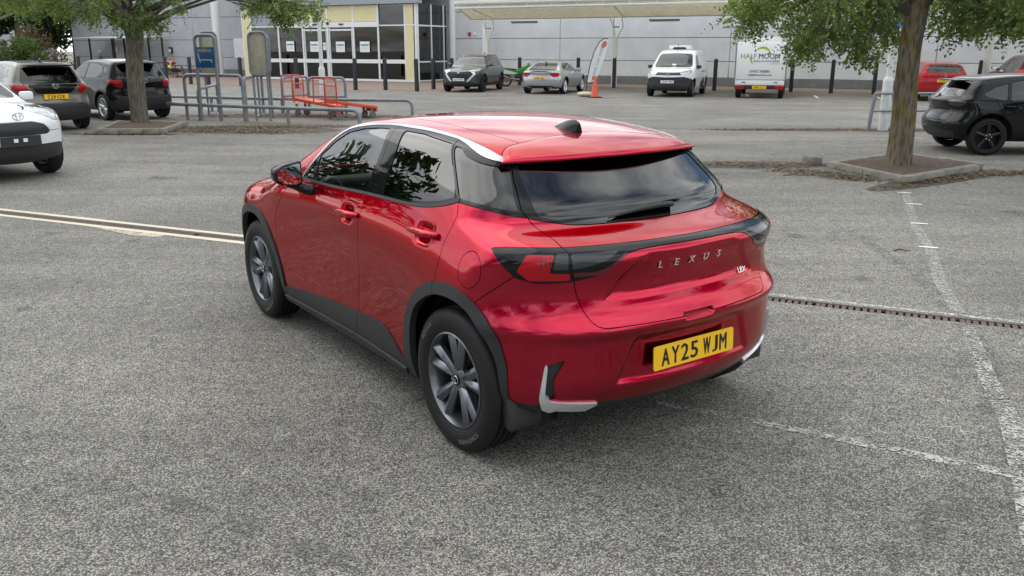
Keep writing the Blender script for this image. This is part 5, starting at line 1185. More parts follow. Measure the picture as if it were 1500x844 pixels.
# dark red crossover at the right edge
wb = 2.69
cuts = side_panes([(1.95, 1.10), (1.6, 1.40), (1.25, 1.50), (1.2, 1.06)], [(1.14, 1.06), (1.18, 1.50), (.5, 1.50), (.25, 1.10)], [(.18, 1.12), (.40, 1.48), (-.15, 1.42), (-.35, 1.22)], names=['front_window', 'rear_window', 'quarter_window'])
cuts += [('R', [(-.5, 1.12), (.60, 1.12), (.55, 1.45), (-.5, 1.48)], M_TINT, 'rear_screen', -.003, False), ('F', [(-.6, 1.12), (.66, 1.12), (.58, 1.50), (-.5, 1.52)], M_CLEAR, 'windscreen', -.003, False),
 ('r', [(.55, 1.10), (.9, 1.14), (1.35, 1.12), (1.25, .98), (.80, .93), (.60, .98)], mat('lamp_bright_red', (.62, .02, .03), rough=.15, coat=1), 'tail_lamp', .006, True), ('r', [(-.2, .2), (1.0, .2), (1.0, .5), (-.2, .5)], M_CLAD, 'lower_bumper', .004, False)]
q_ = bg_car(dict(name='crossover', label='dark red crossover at the right edge behind the black hatchback, bright rear lamp', loc=(19.9, 33.4), rz=76, paint=P_DRED, wb=wb, hw=.92,
 T=[(-.85, 1.40), (-.7, 1.56), (-.3, 1.64), (.4, 1.68), (1.0, 1.67), (1.4, 1.60), (1.8, 1.38), (2.1, 1.20), (2.3, 1.13), (2.9, 1.06), (3.4, .92)],
 R=[(.2, -.68), (.35, -.84), (.6, -.86), (.9, -.85), (1.05, -.84), (1.2, -.78), (1.45, -.62), (1.65, -.5)], F=[(.2, 3.4), (.4, 3.55), (.8, 3.55), (1.0, 3.4)], x0=-.87, x1=3.56,
 cuts=cuts, doors=sedan_doors(wb, 1.05, .40), wr=.35, rb=.23, hood=(2.3, .76), mirror=(2.0, 1.15, M_CLAD), h=.06))
MB().tube([(-.1, 0, 1.68), (-.5, 0, 2.05)], .006, 5).build('antenna', M_GRILLE, q_)
# glossy black hatchback, side view at the right
wb = 2.54
cuts = side_panes([(1.86, .98), (1.55, 1.20), (1.28, 1.31), (1.05, 1.345), (1.04, .95)], [(.98, .95), (.99, 1.345), (.60, 1.33), (.34, 1.28), (.30, .96)], [(.24, .97), (.28, 1.265), (.05, 1.20), (-.16, 1.08), (-.10, 1.03)], names=['front_window', 'rear_window', 'quarter_window'])
cuts += [('R', [(-.5, 1.02), (.56, 1.02), (.50, 1.29), (-.5, 1.31)], M_TINT, 'rear_screen', -.003, False), ('F', [(-.6, 1.0), (.62, 1.0), (.55, 1.33), (-.5, 1.34)], M_CLEAR, 'windscreen', -.003, False),
 ('r', [(.55, .955), (.75, .975), (1.12, .955), (1.12, .90), (.92, .855), (.70, .87)], mat('smoked_lamp', (.035, .03, .033), rough=.12, coat=1), 'tail_lamp', .006, True), ('r', [(-.2, .2), (.95, .2), (.9, .42), (-.2, .45)], M_CLAD, 'lower_bumper', .0, False)]
for c in (0, wb): cuts.append(('s', [(c+.47, .20)]+[(c+.425*math.cos(t), .34+.425*math.sin(t)) for t in np.linspace(-.3, math.pi+.3, 16)]+[(c-.47, .20)], P_BLACK, 'wheel_arch_trim', .010, True))
q_ = bg_car(dict(name='parked_car', label='glossy black hatchback with dark wheels seen side on at the right edge', loc=(8.60, 16.35), rz=-4, paint=P_BLACK, wb=wb, hw=.875,
 T=[(-.70, 1.08), (-.55, 1.24), (-.40, 1.315), (-.05, 1.375), (.4, 1.415), (.9, 1.425), (1.25, 1.38), (1.6, 1.22), (1.9, 1.06), (2.1, .99), (2.6, .95), (3.0, .88), (3.2, .78)],
 R=[(.2, -.50), (.32, -.66), (.45, -.735), (.58, -.745), (.66, -.70), (.78, -.635), (.90, -.655), (.97, -.65), (1.02, -.58), (1.15, -.46), (1.30, -.32), (1.45, -.2)], F=[(.2, 3.15), (.4, 3.28), (.7, 3.28), (.85, 3.15)], x0=-.75, x1=3.30,
 cuts=cuts, doors=sedan_doors(wb, .95, .30), wr=.335, rb=.235, spk='five', rim=M_GRILLE, hood=(2.1, .7), belt=.96, mirror=(1.85, 1.02, P_BLACK), h=.028, gate=(.56, .60, 1.02)))
MB().prism([(-.50, -.44), (-.50, .44), (-.30, .48), (-.30, -.48)], -.025, (0, 0, 1.318), (1, 0, 0), (0, 1, 0), (0, 0, 1)).build('roof_spoiler', P_BLACK, q_, bevel=.01)
for c in (0,):
    for k in range(5): MB().lathe([(0, .0), (.012, 0), (.012, -.01)], 'y', 8, (.05*math.cos(k*1.257), -.865, .335+.05*math.sin(k*1.257))).build('wheel_bolt', M_CHROME, q_)
for hx in (.30, 1.22): MB().tube([(hx-.1, -.87, .87), (hx-.07, -.905, .872), (hx+.07, -.905, .868), (hx+.1, -.87, .866)], .014, 8).build('door_handle', P_BLACK, q_, smooth=True)
# small box truck
tk = empty('box_van', (9.62, 34.15, 0), math.radians(72), 'white box van with green arc logo and large lettering on its rear door', 'van')
M_BOXW = mat('box_body_white', (.76, .77, .76), rough=.3, coat=.4)
MB().box((1.35, 0, 1.40), (3.2, 1.94, 1.42)).build('cargo_box', M_BOXW, tk, bevel=.02)
dp = MB().box((-.265, 0, 1.40), (.03, 1.84, 1.34)).build('rear_door', M_BOXW, tk, bevel=.008)
for y in (-.945, .945): MB().box((-.26, y, 1.40), (.05, .045, 1.42)).build('corner_strip', M_GALV, tk)
MB().box((-.20, 0, .60), (.10, 1.84, .18)).build('rear_sill', M_BOXW, tk, bevel=.008)
for y in (-.6, .6): MB().box((-.255, y, .61), (.012, .14, .03)).build('sill_slot', M_GRILLE, tk)
MB().box((-.22, 0, .43), (.10, 1.84, .15)).build('rear_bumper', M_GRILLE, tk, bevel=.01)
for y in (-.74, .74):
    lb_ = MB().box((-.28, y, .42), (.03, .32, .15)).build('tail_lamp', M_LAMPRED, tk, bevel=.01)
    MB().box((-.298, y, .45), (.008, .20, .03)).build('clear_lens', M_LAMPCLR, lb_)
plate(tk, 'FN19 ALU', (-.275, 0, .43), facing=-1)
MB().box((3.65, 0, 1.05), (1.5, 1.78, 1.0)).box((3.45, 0, 1.72), (1.0, 1.65, .5), taper=.85).build('cab', M_BOXW, tk, bevel=.08)
MB().box((3.1, 0, 2.18), (.8, 1.45, .34), taper=.85).build('wind_deflector', M_BOXW, tk, bevel=.05)
MB().box((2.2, 0, .45), (4.6, .8, .2)).build('chassis', M_DARK, tk)
for sg in (1, -1):
    MB().box((4.1, sg*1.02, 1.25), (.10, .18, .26)).build('door_mirror', M_CLAD, tk, bevel=.03)
    for x in (.35, 3.7): make_wheel(tk, (x, sg*.80, .33), sg, R=.33, w=.21, rb=.20, detail=False, mat_rim=M_SILV)
nn_, ux_, uz_ = Vector((-1, 0, 0)), Vector((0, -1, 0)), Vector((0, 0, 1)); M_PRG = mat('print_dark_grey', (.05, .055, .06), rough=.5); M_PRL = mat('print_grey', (.16, .17, .18), rough=.5); M_PRGR = mat('print_green', (.28, .50, .03), rough=.5)
put_text('HALF', M_PRL, dp, (-.282, .47, 1.58), ux_, uz_, size=.27, depth=.001, squeeze=.95)
put_text('MOON', M_PRG, dp, (-.282, -.29, 1.58), ux_, uz_, size=.27, depth=.001, bold=.006, squeeze=.92)
put_text('GRAB & GO FROM DINNER', M_PRG, dp, (-.282, -.20, 1.40), ux_, uz_, size=.095, depth=.001, squeeze=.85, bold=.002)
put_text('FOR YOU', M_PRL, dp, (-.282, -.52, 1.31), ux_, uz_, size=.085, depth=.001, squeeze=.9)
put_text('01473 760003', M_PRG, dp, (-.282, .02, 1.02), ux_, uz_, size=.135, depth=.001, bold=.004, squeeze=.95)
put_text('info@halfmoonfoods.co.uk', M_PRG, dp, (-.282, .02, .89), ux_, uz_, size=.095, depth=.001, bold=.003, squeeze=.85)
def arc(c, r, a0, a1, w, n=14):
    o_, i_ = [], []
    for k in range(n+1):
        t = a0+(a1-a0)*k/n; ww = w*math.sin(math.pi*k/n)+.004; o_.append((c[0]+(r+ww)*math.cos(t), c[1]+(r+ww)*math.sin(t))); i_.append((c[0]+r*math.cos(t), c[1]+r*math.sin(t)))
    return o_+i_[::-1]
for a0, a1, w_ in ((.5, 2.35, .09), (2.75, 3.75, .07)): MB().prism(arc((.02, 1.50), .36, a0, a1, w_), .002, (-.281, 0, 0), ux_, uz_, nn_).build('green_arc', M_PRGR, dp)
# ---------------------------------------------------------------- trees and greenery
def bark(name, c1, c2, sc_=9):
    m = bpy.data.materials.new(name); m.use_nodes = True; t = m.node_tree; b = t.nodes['Principled BSDF']; n = t.nodes.new; l = t.links.new
    co = n('ShaderNodeTexCoord'); mp = n('ShaderNodeMapping'); mp.inputs['Scale'].default_value = (1, 1, .16); l(co.outputs['Object'], mp.inputs[0])
    v = n('ShaderNodeTexVoronoi'); v.inputs['Scale'].default_value = sc_*3; l(mp.outputs[0], v.inputs['Vector'])
    k = n('ShaderNodeTexNoise'); k.inputs['Scale'].default_value = sc_*2; k.inputs['Detail'].default_value = 8; k.inputs['Roughness'].default_value = .7; l(mp.outputs[0], k.inputs['Vector'])
    k2 = n('ShaderNodeTexNoise'); k2.inputs['Scale'].default_value = 4; k2.inputs['Detail'].default_value = 5; l(co.outputs['Object'], k2.inputs['Vector'])
    a = n('ShaderNodeMath'); a.operation = 'MULTIPLY'; l(v.outputs['Distance'], a.inputs[0]); l(k.outputs['Fac'], a.inputs[1])
    r = n('ShaderNodeValToRGB'); r.color_ramp.elements[0].position = .06; r.color_ramp.elements[0].color = (c1[0]*.35, c1[1]*.35, c1[2]*.35, 1); r.color_ramp.elements[1].position = .34; r.color_ramp.elements[1].color = (*c1, 1); l(a.outputs[0], r.inputs[0])
    r2 = n('ShaderNodeMapRange'); r2.inputs[1].default_value = .48; r2.inputs[2].default_value = .62; l(k2.outputs['Fac'], r2.inputs[0])
    x = n('ShaderNodeMix'); x.data_type = 'RGBA'; x.blend_type = 'MULTIPLY'; l(r2.outputs[0], x.inputs[0]); l(r.outputs[0], x.inputs[6]); x.inputs[7].default_value = (*[q/p for p, q in zip(c1, c2)], 1)
    l(x.outputs[2], b.inputs['Base Color']); b.inputs['Roughness'].default_value = .9
    bp = n('ShaderNodeBump'); bp.inputs['Strength'].default_value = .9; bp.inputs['Distance'].default_value = .03; l(a.outputs[0], bp.inputs['Height']); l(bp.outputs[0], b.inputs['Normal'])
    return m
M_BARK = bark('furrowed_bark', (.20, .165, .12), (.19, .15, .055)); M_BARK2 = bark('grey_bark', (.17, .15, .115), (.15, .14, .09)); M_TWIG = mat('twig_brown', (.08, .065, .05), rough=.9)
def leafmat(name, col, var=.35):
    m = bpy.data.materials.new(name); m.use_nodes = True; t = m.node_tree; b = t.nodes['Principled BSDF']; n = t.nodes.new; l = t.links.new
    g = n('ShaderNodeNewGeometry'); r = n('ShaderNodeMapRange'); r.inputs[3].default_value = 1-var; r.inputs[4].default_value = 1+var; l(g.outputs['Random Per Island'], r.inputs[0])
    v = n('ShaderNodeVectorMath'); v.operation = 'SCALE'; v.inputs[0].default_value = col; l(r.outputs[0], v.inputs[3])
    h = n('ShaderNodeHueSaturation'); r2 = n('ShaderNodeMapRange'); r2.inputs[3].default_value = .47; r2.inputs[4].default_value = .53; l(g.outputs['Random Per Island'], r2.inputs[0]); l(r2.outputs[0], h.inputs['Hue']); l(v.outputs[0], h.inputs['Color'])
    l(h.outputs[0], b.inputs['Base Color']); b.inputs['Roughness'].default_value = .5; b.inputs['Specular IOR Level'].default_value = .35
    tr = n('ShaderNodeBsdfTranslucent'); sc2 = n('ShaderNodeVectorMath'); sc2.operation = 'MULTIPLY'; sc2.inputs[1].default_value = (1.5, 1.7, .7); l(h.outputs[0], sc2.inputs[0]); l(sc2.outputs[0], tr.inputs[0])
    x = n('ShaderNodeMixShader'); x.inputs[0].default_value = .35; l(b.outputs[0], x.inputs[1]); l(tr.outputs[0], x.inputs[2]); l(x.outputs[0], t.nodes['Material Output'].inputs[0])
    return m
M_LEAF = leafmat('locust_leaf', (.155, .205, .07)); M_LEAFD = leafmat('dark_leaf', (.035, .062, .022)); M_LEAFM = leafmat('mid_leaf', (.065, .11, .03)); M_BRAMB = leafmat('bramble_leaf', (.11, .16, .055)); M_DRYL = leafmat('dry_scrub', (.18, .13, .085))
def rand_dir(n, droop=0.): 
    v = RNG.normal(size=(n, 3)); v[:, 2] -= droop; return v/np.linalg.norm(v, axis=1, keepdims=True)
def sprigs(C_, n_leaf=9, L=.26, lw=.024, ll=.062, droop=.5):
    """pinnate leaves: paired leaflets along a drooping stalk, one rhombus each"""
    n = len(C_); d = rand_dir(n, droop); s = np.cross(d, rand_dir(n)); s /= np.linalg.norm(s, axis=1, keepdims=True); Vs = []
    for k in range(n_leaf):
        t = (k//2+1)/(n_leaf//2+1); sd = 1 if k % 2 else -1
        if k == n_leaf-1: a = d; base = C_+d*L
        else: a = d*.45+s*sd*.9; a = a/np.linalg.norm(a, axis=1, keepdims=True); base = C_+d*(L*t)[:, None] if hasattr(t, 'shape') else C_+d*L*t
        nrm = np.cross(a, rand_dir(n)*.5+np.cross(d, s)); nrm /= np.linalg.norm(nrm, axis=1, keepdims=True)+1e-9
        wv = np.cross(nrm, a); sc_ = RNG.uniform(.7, 1.2, (n, 1)); base = base+np.array([0, 0, -.02])*t
        Vs.append(np.stack([base, base+a*ll*.5*sc_+wv*lw*sc_, base+a*ll*sc_+nrm*.006, base+a*ll*.5*sc_-wv*lw*sc_], 1))
    V = np.concatenate(Vs, 0).reshape(-1, 3); F = np.arange(len(V)).reshape(-1, 4); return V, F
def cards(C_, size, flat=.0):
    n = len(C_); d = rand_dir(n, flat); s = np.cross(d, rand_dir(n)); s /= np.linalg.norm(s, axis=1, keepdims=True); k = RNG.uniform(.6, 1.3, (n, 1))*size
    V = np.stack([C_-d*k, C_+s*k*.45, C_+d*k, C_-s*k*.45], 1).reshape(-1, 3); return V, np.arange(len(V)).reshape(-1, 4)
def blob_pts(blobs, n, shell=.5):
    w_ = np.array([b[3]**2 for b in blobs]); idx = RNG.choice(len(blobs), n, p=w_/w_.sum()); B = np.array(blobs)[idx]
    d = rand_dir(n); r = B[:, 3]*(1-shell*RNG.random(n)**1.6); q = d*r[:, None]; 
    if B.shape[1] > 4: q[:, 2] *= B[:, 4]
    return B[:, :3]+q
def branch_to(mb, p0, p1, r0, r1, sag=.25, n=6, wig=.06):
    p0, p1 = Vector(p0), Vector(p1); pts = []
    for i in range(n+1):
        t = i/n; p = p0.lerp(p1, t); p.z += sag*math.sin(math.pi*t)*(p1-p0).length*.5
        if 0 < i < n: p += Vector((random.uniform(-wig, wig), random.uniform(-wig, wig), random.uniform(-wig, wig)))
        pts.append(p)
    mb.tube(pts, [r0+(r1-r0)*(i/n)**.8 for i in range(n+1)], 6); return pts
def trunk_mesh(name, pts, rs, m, parent, n=28, rough=.05):
    """knobbly tapered trunk"""
    pts = [Vector(p) for p in pts]; V = []; F = []; M_ = len(pts); K = (M_-1)*6+1
    sx_, sy_, szz, sr = [Sp([(i, p[j]) for i, p in enumerate(pts)]) for j in range(3)]+[Sp(list(enumerate(rs)))]
    tt = np.linspace(0, M_-1, K); ph = RNG.uniform(0, 6.28, 8)
    for i, t in enumerate(tt):
        c = np.array([float(f(np.array([t]))[0]) for f in (sx_, sy_, szz)]); r = float(sr(np.array([t]))[0])
        for k in range(n):
            a = 2*math.pi*k/n; q = r*(1+rough*math.sin(3*a+ph[0]+c[2]*1.3)+rough*.8*math.sin(5*a+ph[1]-c[2]*2)+rough*.6*math.sin(9*a+ph[2]+c[2]*3)+rough*.35*math.sin(14*a+ph[3]))
            V.append((c[0]+q*math.cos(a), c[1]+q*math.sin(a), c[2]))
    for i in range(K-1):
        for k in range(n): a_, b_ = i*n+k, i*n+(k+1) % n; F.append((a_, b_, b_+n, a_+n))
    return mesh_np(name, V, F, m, parent)
# kerbed tree pits
M_KERB = mat('concrete_kerb', (.235, .22, .185), rough=.9, var=.4, vscale=7, bump=.4, bscale=60); M_SOIL = mat('leaf_strewn_soil', (.10, .070, .048), rough=1, var=.5, vscale=18, bump=1, bscale=40)
def pit(corners, label, name='tree_pit', stones=3):
    root = empty(name, (0, 0, 0), 0, label, 'planter', 'kerbed tree pits'); C4 = [Vector((*c, 0)) for c in corners]; cen = sum(C4, Vector())/4
    for i in range(4):
        a, b = C4[i], C4[(i+1) % 4]; d = (b-a); L_n = d.length; d.normalize(); nrm = Vector((-d.y, d.x, 0)); nrm = nrm if (cen-a).dot(nrm) > 0 else -nrm
        for k in range(stones):
            l0, l1 = L_n*k/stones+.006, L_n*(k+1)/stones-.006-(.14 if k == stones-1 else 0); c = a+d*(l0+l1)/2+nrm*.07
            o = MB().box((0, 0, .055), (l1-l0, .135, .11), rx=random.uniform(-.02, .02)).build('kerb_stone', M_KERB, root, bevel=.018, seg=2); o.location = (c.x, c.y, random.uniform(-.012, .01)); o.rotation_euler = (0, 0, math.atan2(d.y, d.x)+random.uniform(-.015, .015))
    N = 14; V = []; 
    for i in range(N+1):
        for j in range(N+1):
            u, v = i/N, j/N; p = (C4[0]*(1-u)+C4[1]*u)*(1-v)+(C4[3]*(1-u)+C4[2]*u)*v; p = cen+(p-cen)*.93; e = min(u, 1-u, v, 1-v); V.append((p.x, p.y, .075+.05*min(1, e*4)+random.uniform(-.014, .014)))
    F = [(i*(N+1)+j, (i+1)*(N+1)+j, (i+1)*(N+1)+j+1, i*(N+1)+j+1) for i in range(N) for j in range(N)]
    mesh_np('soil', V, F, M_SOIL, root); return root
pit([(5.08, 13.9), (5.58, 12.1), (7.45, 13.5), (6.95, 15.3)], 'square concrete kerbed pit around the right tree', stones=2)
pit([(-9.37, 19.4), (-7.80, 19.5), (-8.05, 21.6), (-9.9, 21.7)], 'square concrete kerbed pit around the left tree', stones=3)
o = MB().box((0, 0, .06), (.30, .22, .16)).build('kerb_stone', M_KERB, None, bevel=.04, seg=2); o.location = (4.98, 14.25, 0); o.rotation_euler = (.05, .1, .6); tag(o, 'loose broken kerb stone lying at the left corner of the right tree pit', 'stone')
# leaf litter and twigs on the ground
def litter(name, region, n, label=None, size=.03, cols=None):
    """region: list of (x, y, rx, ry, rot)"""
    pts = []
    per = n//len(region)
    for x, y, rx, ry, rot in region:
        q = RNG.normal(size=(per, 2))*.5; c, s = math.cos(rot), math.sin(rot); pts.append(np.stack([x+q[:, 0]*rx*c-q[:, 1]*ry*s, y+q[:, 0]*rx*s+q[:, 1]*ry*c], 1))
    P = np.vstack(pts); n = len(P); a = RNG.uniform(0, 6.28, n); k = RNG.uniform(.4, 1.3, (n, 1))*size; el = RNG.uniform(.25, .8, (n, 1))
    d = np.stack([np.cos(a), np.sin(a), RNG.uniform(-.2, .3, n)], 1); s = np.stack([-np.sin(a), np.cos(a), RNG.uniform(-.2, .3, n)], 1); C_ = np.column_stack([P, RNG.uniform(.008, .03, n)])
    V = np.stack([C_-d*k, C_+s*k*el, C_+d*k, C_-s*k*el], 1).reshape(-1, 3); V[:, 2] = np.maximum(V[:, 2], .005)
    o = mesh_np(name, V, np.arange(len(V)).reshape(-1, 4), M_LITTER, smooth=False); return tag(o, kind='stuff')
m = leafmat('dead_leaf_litter', (.17, .115, .070), .75); M_LITTER = m
litter('leaf_litter', [(3.9, 14.2, 1.3, .35, -.05), (4.6, 13.3, .8, .35, -.6), (5.0, 12.7, .5, .3, -.9), (6.3, 12.5, 1.4, .22, .62), (7.8, 13.2, 1.3, .2, .35), (5.9, 20.6, 2.0, .35, 0), (8.6, 20.6, 2.2, .25, 0), (10.5, 20.5, 2, .25, 0)], 5600, size=.032)
litter('leaf_litter', [(-7.0, 20.6, 1.3, .9, 0), (-6.2, 20.0, 1.6, .5, -.2), (-5.3, 21.2, 1.6, .5, 0), (-7.5, 24.8, 2.2, .6, 0), (-4.8, 24.4, 1.8, .5, 0), (-8.6, 19.2, 1.2, .15, 0)], 9000, size=.036)
litter('leaf_litter', [(6.2, 13.6, 1.0, .8, 0), (-9.0, 20.6, .8, .8, 0)], 1400, size=.03)
litter('grit', [(0, 10, 9, 4, 0), (3, 6, 4, 3, 0), (-4, 6, 4, 3, 0), (4, 18, 8, 4, 0)], 700, size=.012)
def twig(p, L, a, label):
    o = MB().tube([(0, 0, .01), (L*.4, .02, .018), (L*.7, -.02, .012), (L, .01, .008)], [.008, .007, .005, .003], 5).tube([(L*.4, .02, .018), (L*.6, .10, .02)], [.005, .002], 5).build('twig', M_TWIG); o.location = (*p, 0); o.rotation_euler = (0, 0, a); tag(o, label, 'twig')
twig((4.1, 12.9), .42, .05, 'thin dead twig lying left of the right tree pit'); twig((-6.9, 19.9), .5, .8, 'forked dead stick sticking up from leaves below the blue trolley sign'); twig((3.62, 7.9), .16, 0, 'short dark twig near the dashes of the faded line')
# dirt stains around the litter
M_DIRT = worn_paint('dirt_stain', (.10, .075, .055), .62, 3)
for x, y, rx, ry, r in ((3.9, 14.2, 1.5, .45, 0), (6.3, 12.55, 1.8, .30, .62), (-6.4, 20.4, 2.4, 1.0, -.1), (-6.3, 24.6, 3.2, .8, 0), (8.2, 20.6, 3.5, .4, 0)):
    pts = [(x+rx*math.cos(t)*math.cos(r)-ry*math.sin(t)*math.sin(r), y+rx*math.cos(t)*math.sin(r)+ry*math.sin(t)*math.cos(r)) for t in np.linspace(0, 2*math.pi, 25)[:-1]]
    tag(sheet('dirt_patch', pts, .0052, M_DIRT), kind='structure')

def locust(label, pts, rs, crown, extra, m, nlo, nhi, fork, lm=M_LEAF, wide=None, lift=.13):
    crown = [(c[0], c[1], c[2]+lift) for c in crown]; lift = 0
    root = empty('locust_tree', (0, 0, 0), 0, label, 'tree', 'locust trees in the car park')
    trunk_mesh('trunk', pts, rs, m, root)
    tips = []
    for i, c in enumerate(crown):
        s_ = fork[i % len(fork)]; mid = Vector(s_).lerp(Vector(c), .55)+Vector((0, 0, .55+random.uniform(-.1, .2)))
        bm = MB(); bm.tube([s_, tuple(Vector(s_).lerp(mid, .5)+Vector((0, 0, .08))), tuple(mid), tuple(mid.lerp(Vector(c), .55)+Vector((0, 0, .10))), c], [.045, .036, .026, .015, .006], 6)
        for k in range(7):
            q = Vector(c)+Vector((random.gauss(0, .24), random.gauss(0, .24), random.gauss(0, .13))); bm.tube([tuple(mid.lerp(Vector(c), random.uniform(.35, .9))), tuple(q.lerp(Vector(c), .4)+Vector((0, 0, .06))), tuple(q)], [.009, .006, .003], 4)
        tips.append(bm)
    al = MB()
    for b in tips: al.add(b.V, b.F)
    al.build('branches', M_TWIG, root, smooth=True)
    crown = [(c[0], c[1], c[2]+lift) for c in crown]; bl = [(c[0], c[1], c[2], (wide or .27)) + (.62,) for c in crown]
    V, F = sprigs(blob_pts(bl, nlo, .95)+RNG.normal(size=(nlo, 3))*.06, 9); o1 = mesh_np('foliage', V, F, lm, root, smooth=False)
    if extra:
        V, F = sprigs(blob_pts(extra, nhi, .6), 7, L=.3, lw=.035, ll=.085); mesh_np('upper_foliage', V, F, lm, root, smooth=False)
    return root
R_T = [(3.37, 13.0, 2.15), (3.32, 12.5, 2.37), (3.62, 13.0, 2.24), (4.10, 14.0, 2.42), (4.22, 12.8, 1.86), (4.38, 13.5, 2.15), (4.37, 13.2, 1.76), (4.62, 14.0, 2.48), (4.93, 14.0, 2.05), (4.52, 12.5, 2.32), (4.97, 13.2, 1.93), (5.14, 13.0, 1.72), (5.59, 14.5, 2.22), (5.23, 13.0, 2.42), (5.74, 14.0, 2.08), (6.13, 14.5, 1.95), (6.26, 14.8, 2.36), (6.79, 15.0, 2.47), (6.98, 15.2, 2.2), (6.45, 13.0, 2.33), (6.75, 13.5, 2.05), (6.91, 14.0, 2.49), (6.65, 12.5, 2.2), (6.82, 13.0, 2.4), (7.35, 14.0, 2.12), (6.98, 12.8, 2.28), (7.01, 12.5, 2.12), (7.37, 13.0, 2.16), (6.79, 12.0, 2.4), (7.33, 12.6, 2.03), (4.91, 13.5, 2.56), (3.74, 13.0, 2.55), (7.9, 13.5, 2.25), (7.7, 12.9, 2.35)]
RX = [(4.2, 13.2, 3.2, .9, .6), (5.4, 14.2, 3.5, 1.1, .7), (6.6, 13.2, 3.4, 1.2, .7), (7.6, 14.4, 3.4, 1.1, .7), (6.2, 12.2, 3.3, .9, .7), (5.2, 12.4, 4.2, 1.2, .8), (6.8, 14.2, 4.8, 1.5, .8), (8.2, 13.0, 3.6, 1.1, .8), (6.2, 15.3, 3.8, 1.2, .8), (3.6, 14.3, 3.4, .8, .6)]
locust('right tree with furrowed yellowish trunk and low drooping branches', [(6.02, 13.40, .03), (6.03, 13.39, .25), (6.02, 13.38, .9), (5.99, 13.36, 1.5), (6.03, 13.42, 2.1), (6.10, 13.5, 2.7), (6.18, 13.55, 3.4)], [.25, .195, .168, .158, .158, .17, .15], R_T, RX, M_BARK, 1950, 2000, [(6.1, 13.5, 2.6), (6.05, 13.45, 2.3), (6.2, 13.6, 3.0)])
L_T = [(-11.97, 22.0, 2.79), (-11.05, 21.0, 2.58), (-11.13, 22.0, 2.82), (-10.18, 20.5, 2.50), (-10.07, 21.0, 2.7), (-10.65, 22.5, 2.6), (-9.12, 20.0, 2.76), (-9.5, 20.5, 2.48), (-9.42, 21.5, 2.65), (-8.98, 20.5, 2.30), (-9.42, 22.0, 2.5), (-8.55, 21.0, 2.78), (-8.45, 20.6, 2.33), (-8.34, 21.0, 2.3), (-9.19, 22.5, 2.6), (-7.37, 19.8, 2.62), (-5.8, 20.0, 2.59), (-5.7, 20.5, 2.73), (-5.29, 19.8, 2.56), (-5.2, 20.0, 2.44), (-4.83, 19.5, 2.61), (-4.54, 19.5, 2.50), (-4.31, 19.6, 2.55), (-5.61, 20.5, 2.87), (-5.05, 20.0, 2.36), (-10.49, 20.0, 2.8), (-12.8, 23.0, 2.75), (-12.2, 21.0, 2.75), (-11.5, 20.4, 2.72)]
LX = [(-11.4, 21.6, 3.3, .9, .5), (-10.2, 20.8, 3.4, 1.0, .5), (-8.9, 21.6, 3.6, 1.1, .6), (-7.4, 20.6, 3.7, .8, .5), (-12.6, 22.4, 3.4, .9, .5), (-10.0, 22.5, 4.6, 1.5, .8), (-8.2, 20.2, 4.4, 1.2, .8), (-5.4, 20.2, 3.35, .6, .4)]
locust('left tree with straight grey brown trunk in front of the black crossover', [(-9.05, 21.12, .03), (-9.06, 21.12, .2), (-9.06, 21.12, .9), (-9.02, 21.1, 1.6), (-8.96, 21.1, 2.1), (-9.10, 21.2, 2.6), (-9.3, 21.3, 3.2)], [.25, .205, .19, .185, .20, .21, .15], L_T, LX, M_BARK2, 1250, 1100, [(-9.1, 21.2, 2.5), (-9.0, 21.1, 2.2), (-9.2, 21.3, 2.9)])
# bare twigs reaching right from the left tree
# trees and scrub beyond the end of the store
def bush_tree(label, x, y, h, r, n, lm, size=.30, trunk=True, name='broadleaf_tree', lowz=.25, cat='tree', group='trees beyond the end of the store'):
    root = empty(name, (x, y, 0), 0, label, cat, group)
    if trunk: trunk_mesh('trunk', [(0, 0, 0), (.1, 0, h*.25), (-.1, .1, h*.5), (0, 0, h*.7)], [.28, .22, .16, .08], M_BARK2, root, 12)
    bl = []
    for k in range(11):
        a = random.uniform(0, 6.28); q = random.uniform(0, .75)*r; z = random.uniform(lowz, .92)*h; bl.append((q*math.cos(a), q*math.sin(a), z, r*random.uniform(.34, .58), .8))
    V, F = cards(blob_pts(bl, n, .45), size, .2); mesh_np('crown', V, F, lm, root, smooth=False); return root
bush_tree('tall dark evergreen tree directly left of the store end', -37.0, 66.5, 12, 4.6, 9000, M_LEAFD); bush_tree('broad dark tree left of the tallest evergreen, above the scrub', -42.5, 68, 11, 4.4, 8000, M_LEAFM)
bush_tree('round green tree at the far left edge of the picture', -36.5, 56.5, 9, 3.0, 6000, M_LEAFD); bush_tree('mid green tree far behind the others on the left', -48, 82, 14, 6, 7000, M_LEAFM)
bush_tree('tree hidden behind the far left evergreen', -44, 62, 12, 4.2, 6000, M_LEAFD); bush_tree('dark tree growing behind the corner of the store', -36.5, 74, 11, 4, 6000, M_LEAFD)
for i, (x, y, r, lm, lb) in enumerate(((-33.6, 60.5, 1.7, M_BRAMB, 'bramble bush touching the left end of the store wall'), (-36.2, 60.8, 1.9, M_BRAMB, 'pale green bramble bush second from the store wall'), (-38.8, 62.0, 2.0, M_DRYL, 'brown dry bush between the green brambles'), (-37.8, 58.6, 1.6, M_BRAMB, 'low green bramble bush behind the leftmost bollards'), (-34.4, 63.6, 2.3, M_DRYL, 'dry brown bush climbing against the store corner'), (-41.0, 61.0, 2.2, M_BRAMB, 'green bramble bush at the far left edge'))):
    bush_tree(lb, x, y, 3.0 if r > 2 else 2.3, r, 2600, lm, .13, False, 'bramble_bush', .15, 'bush', 'brambles beyond the store')
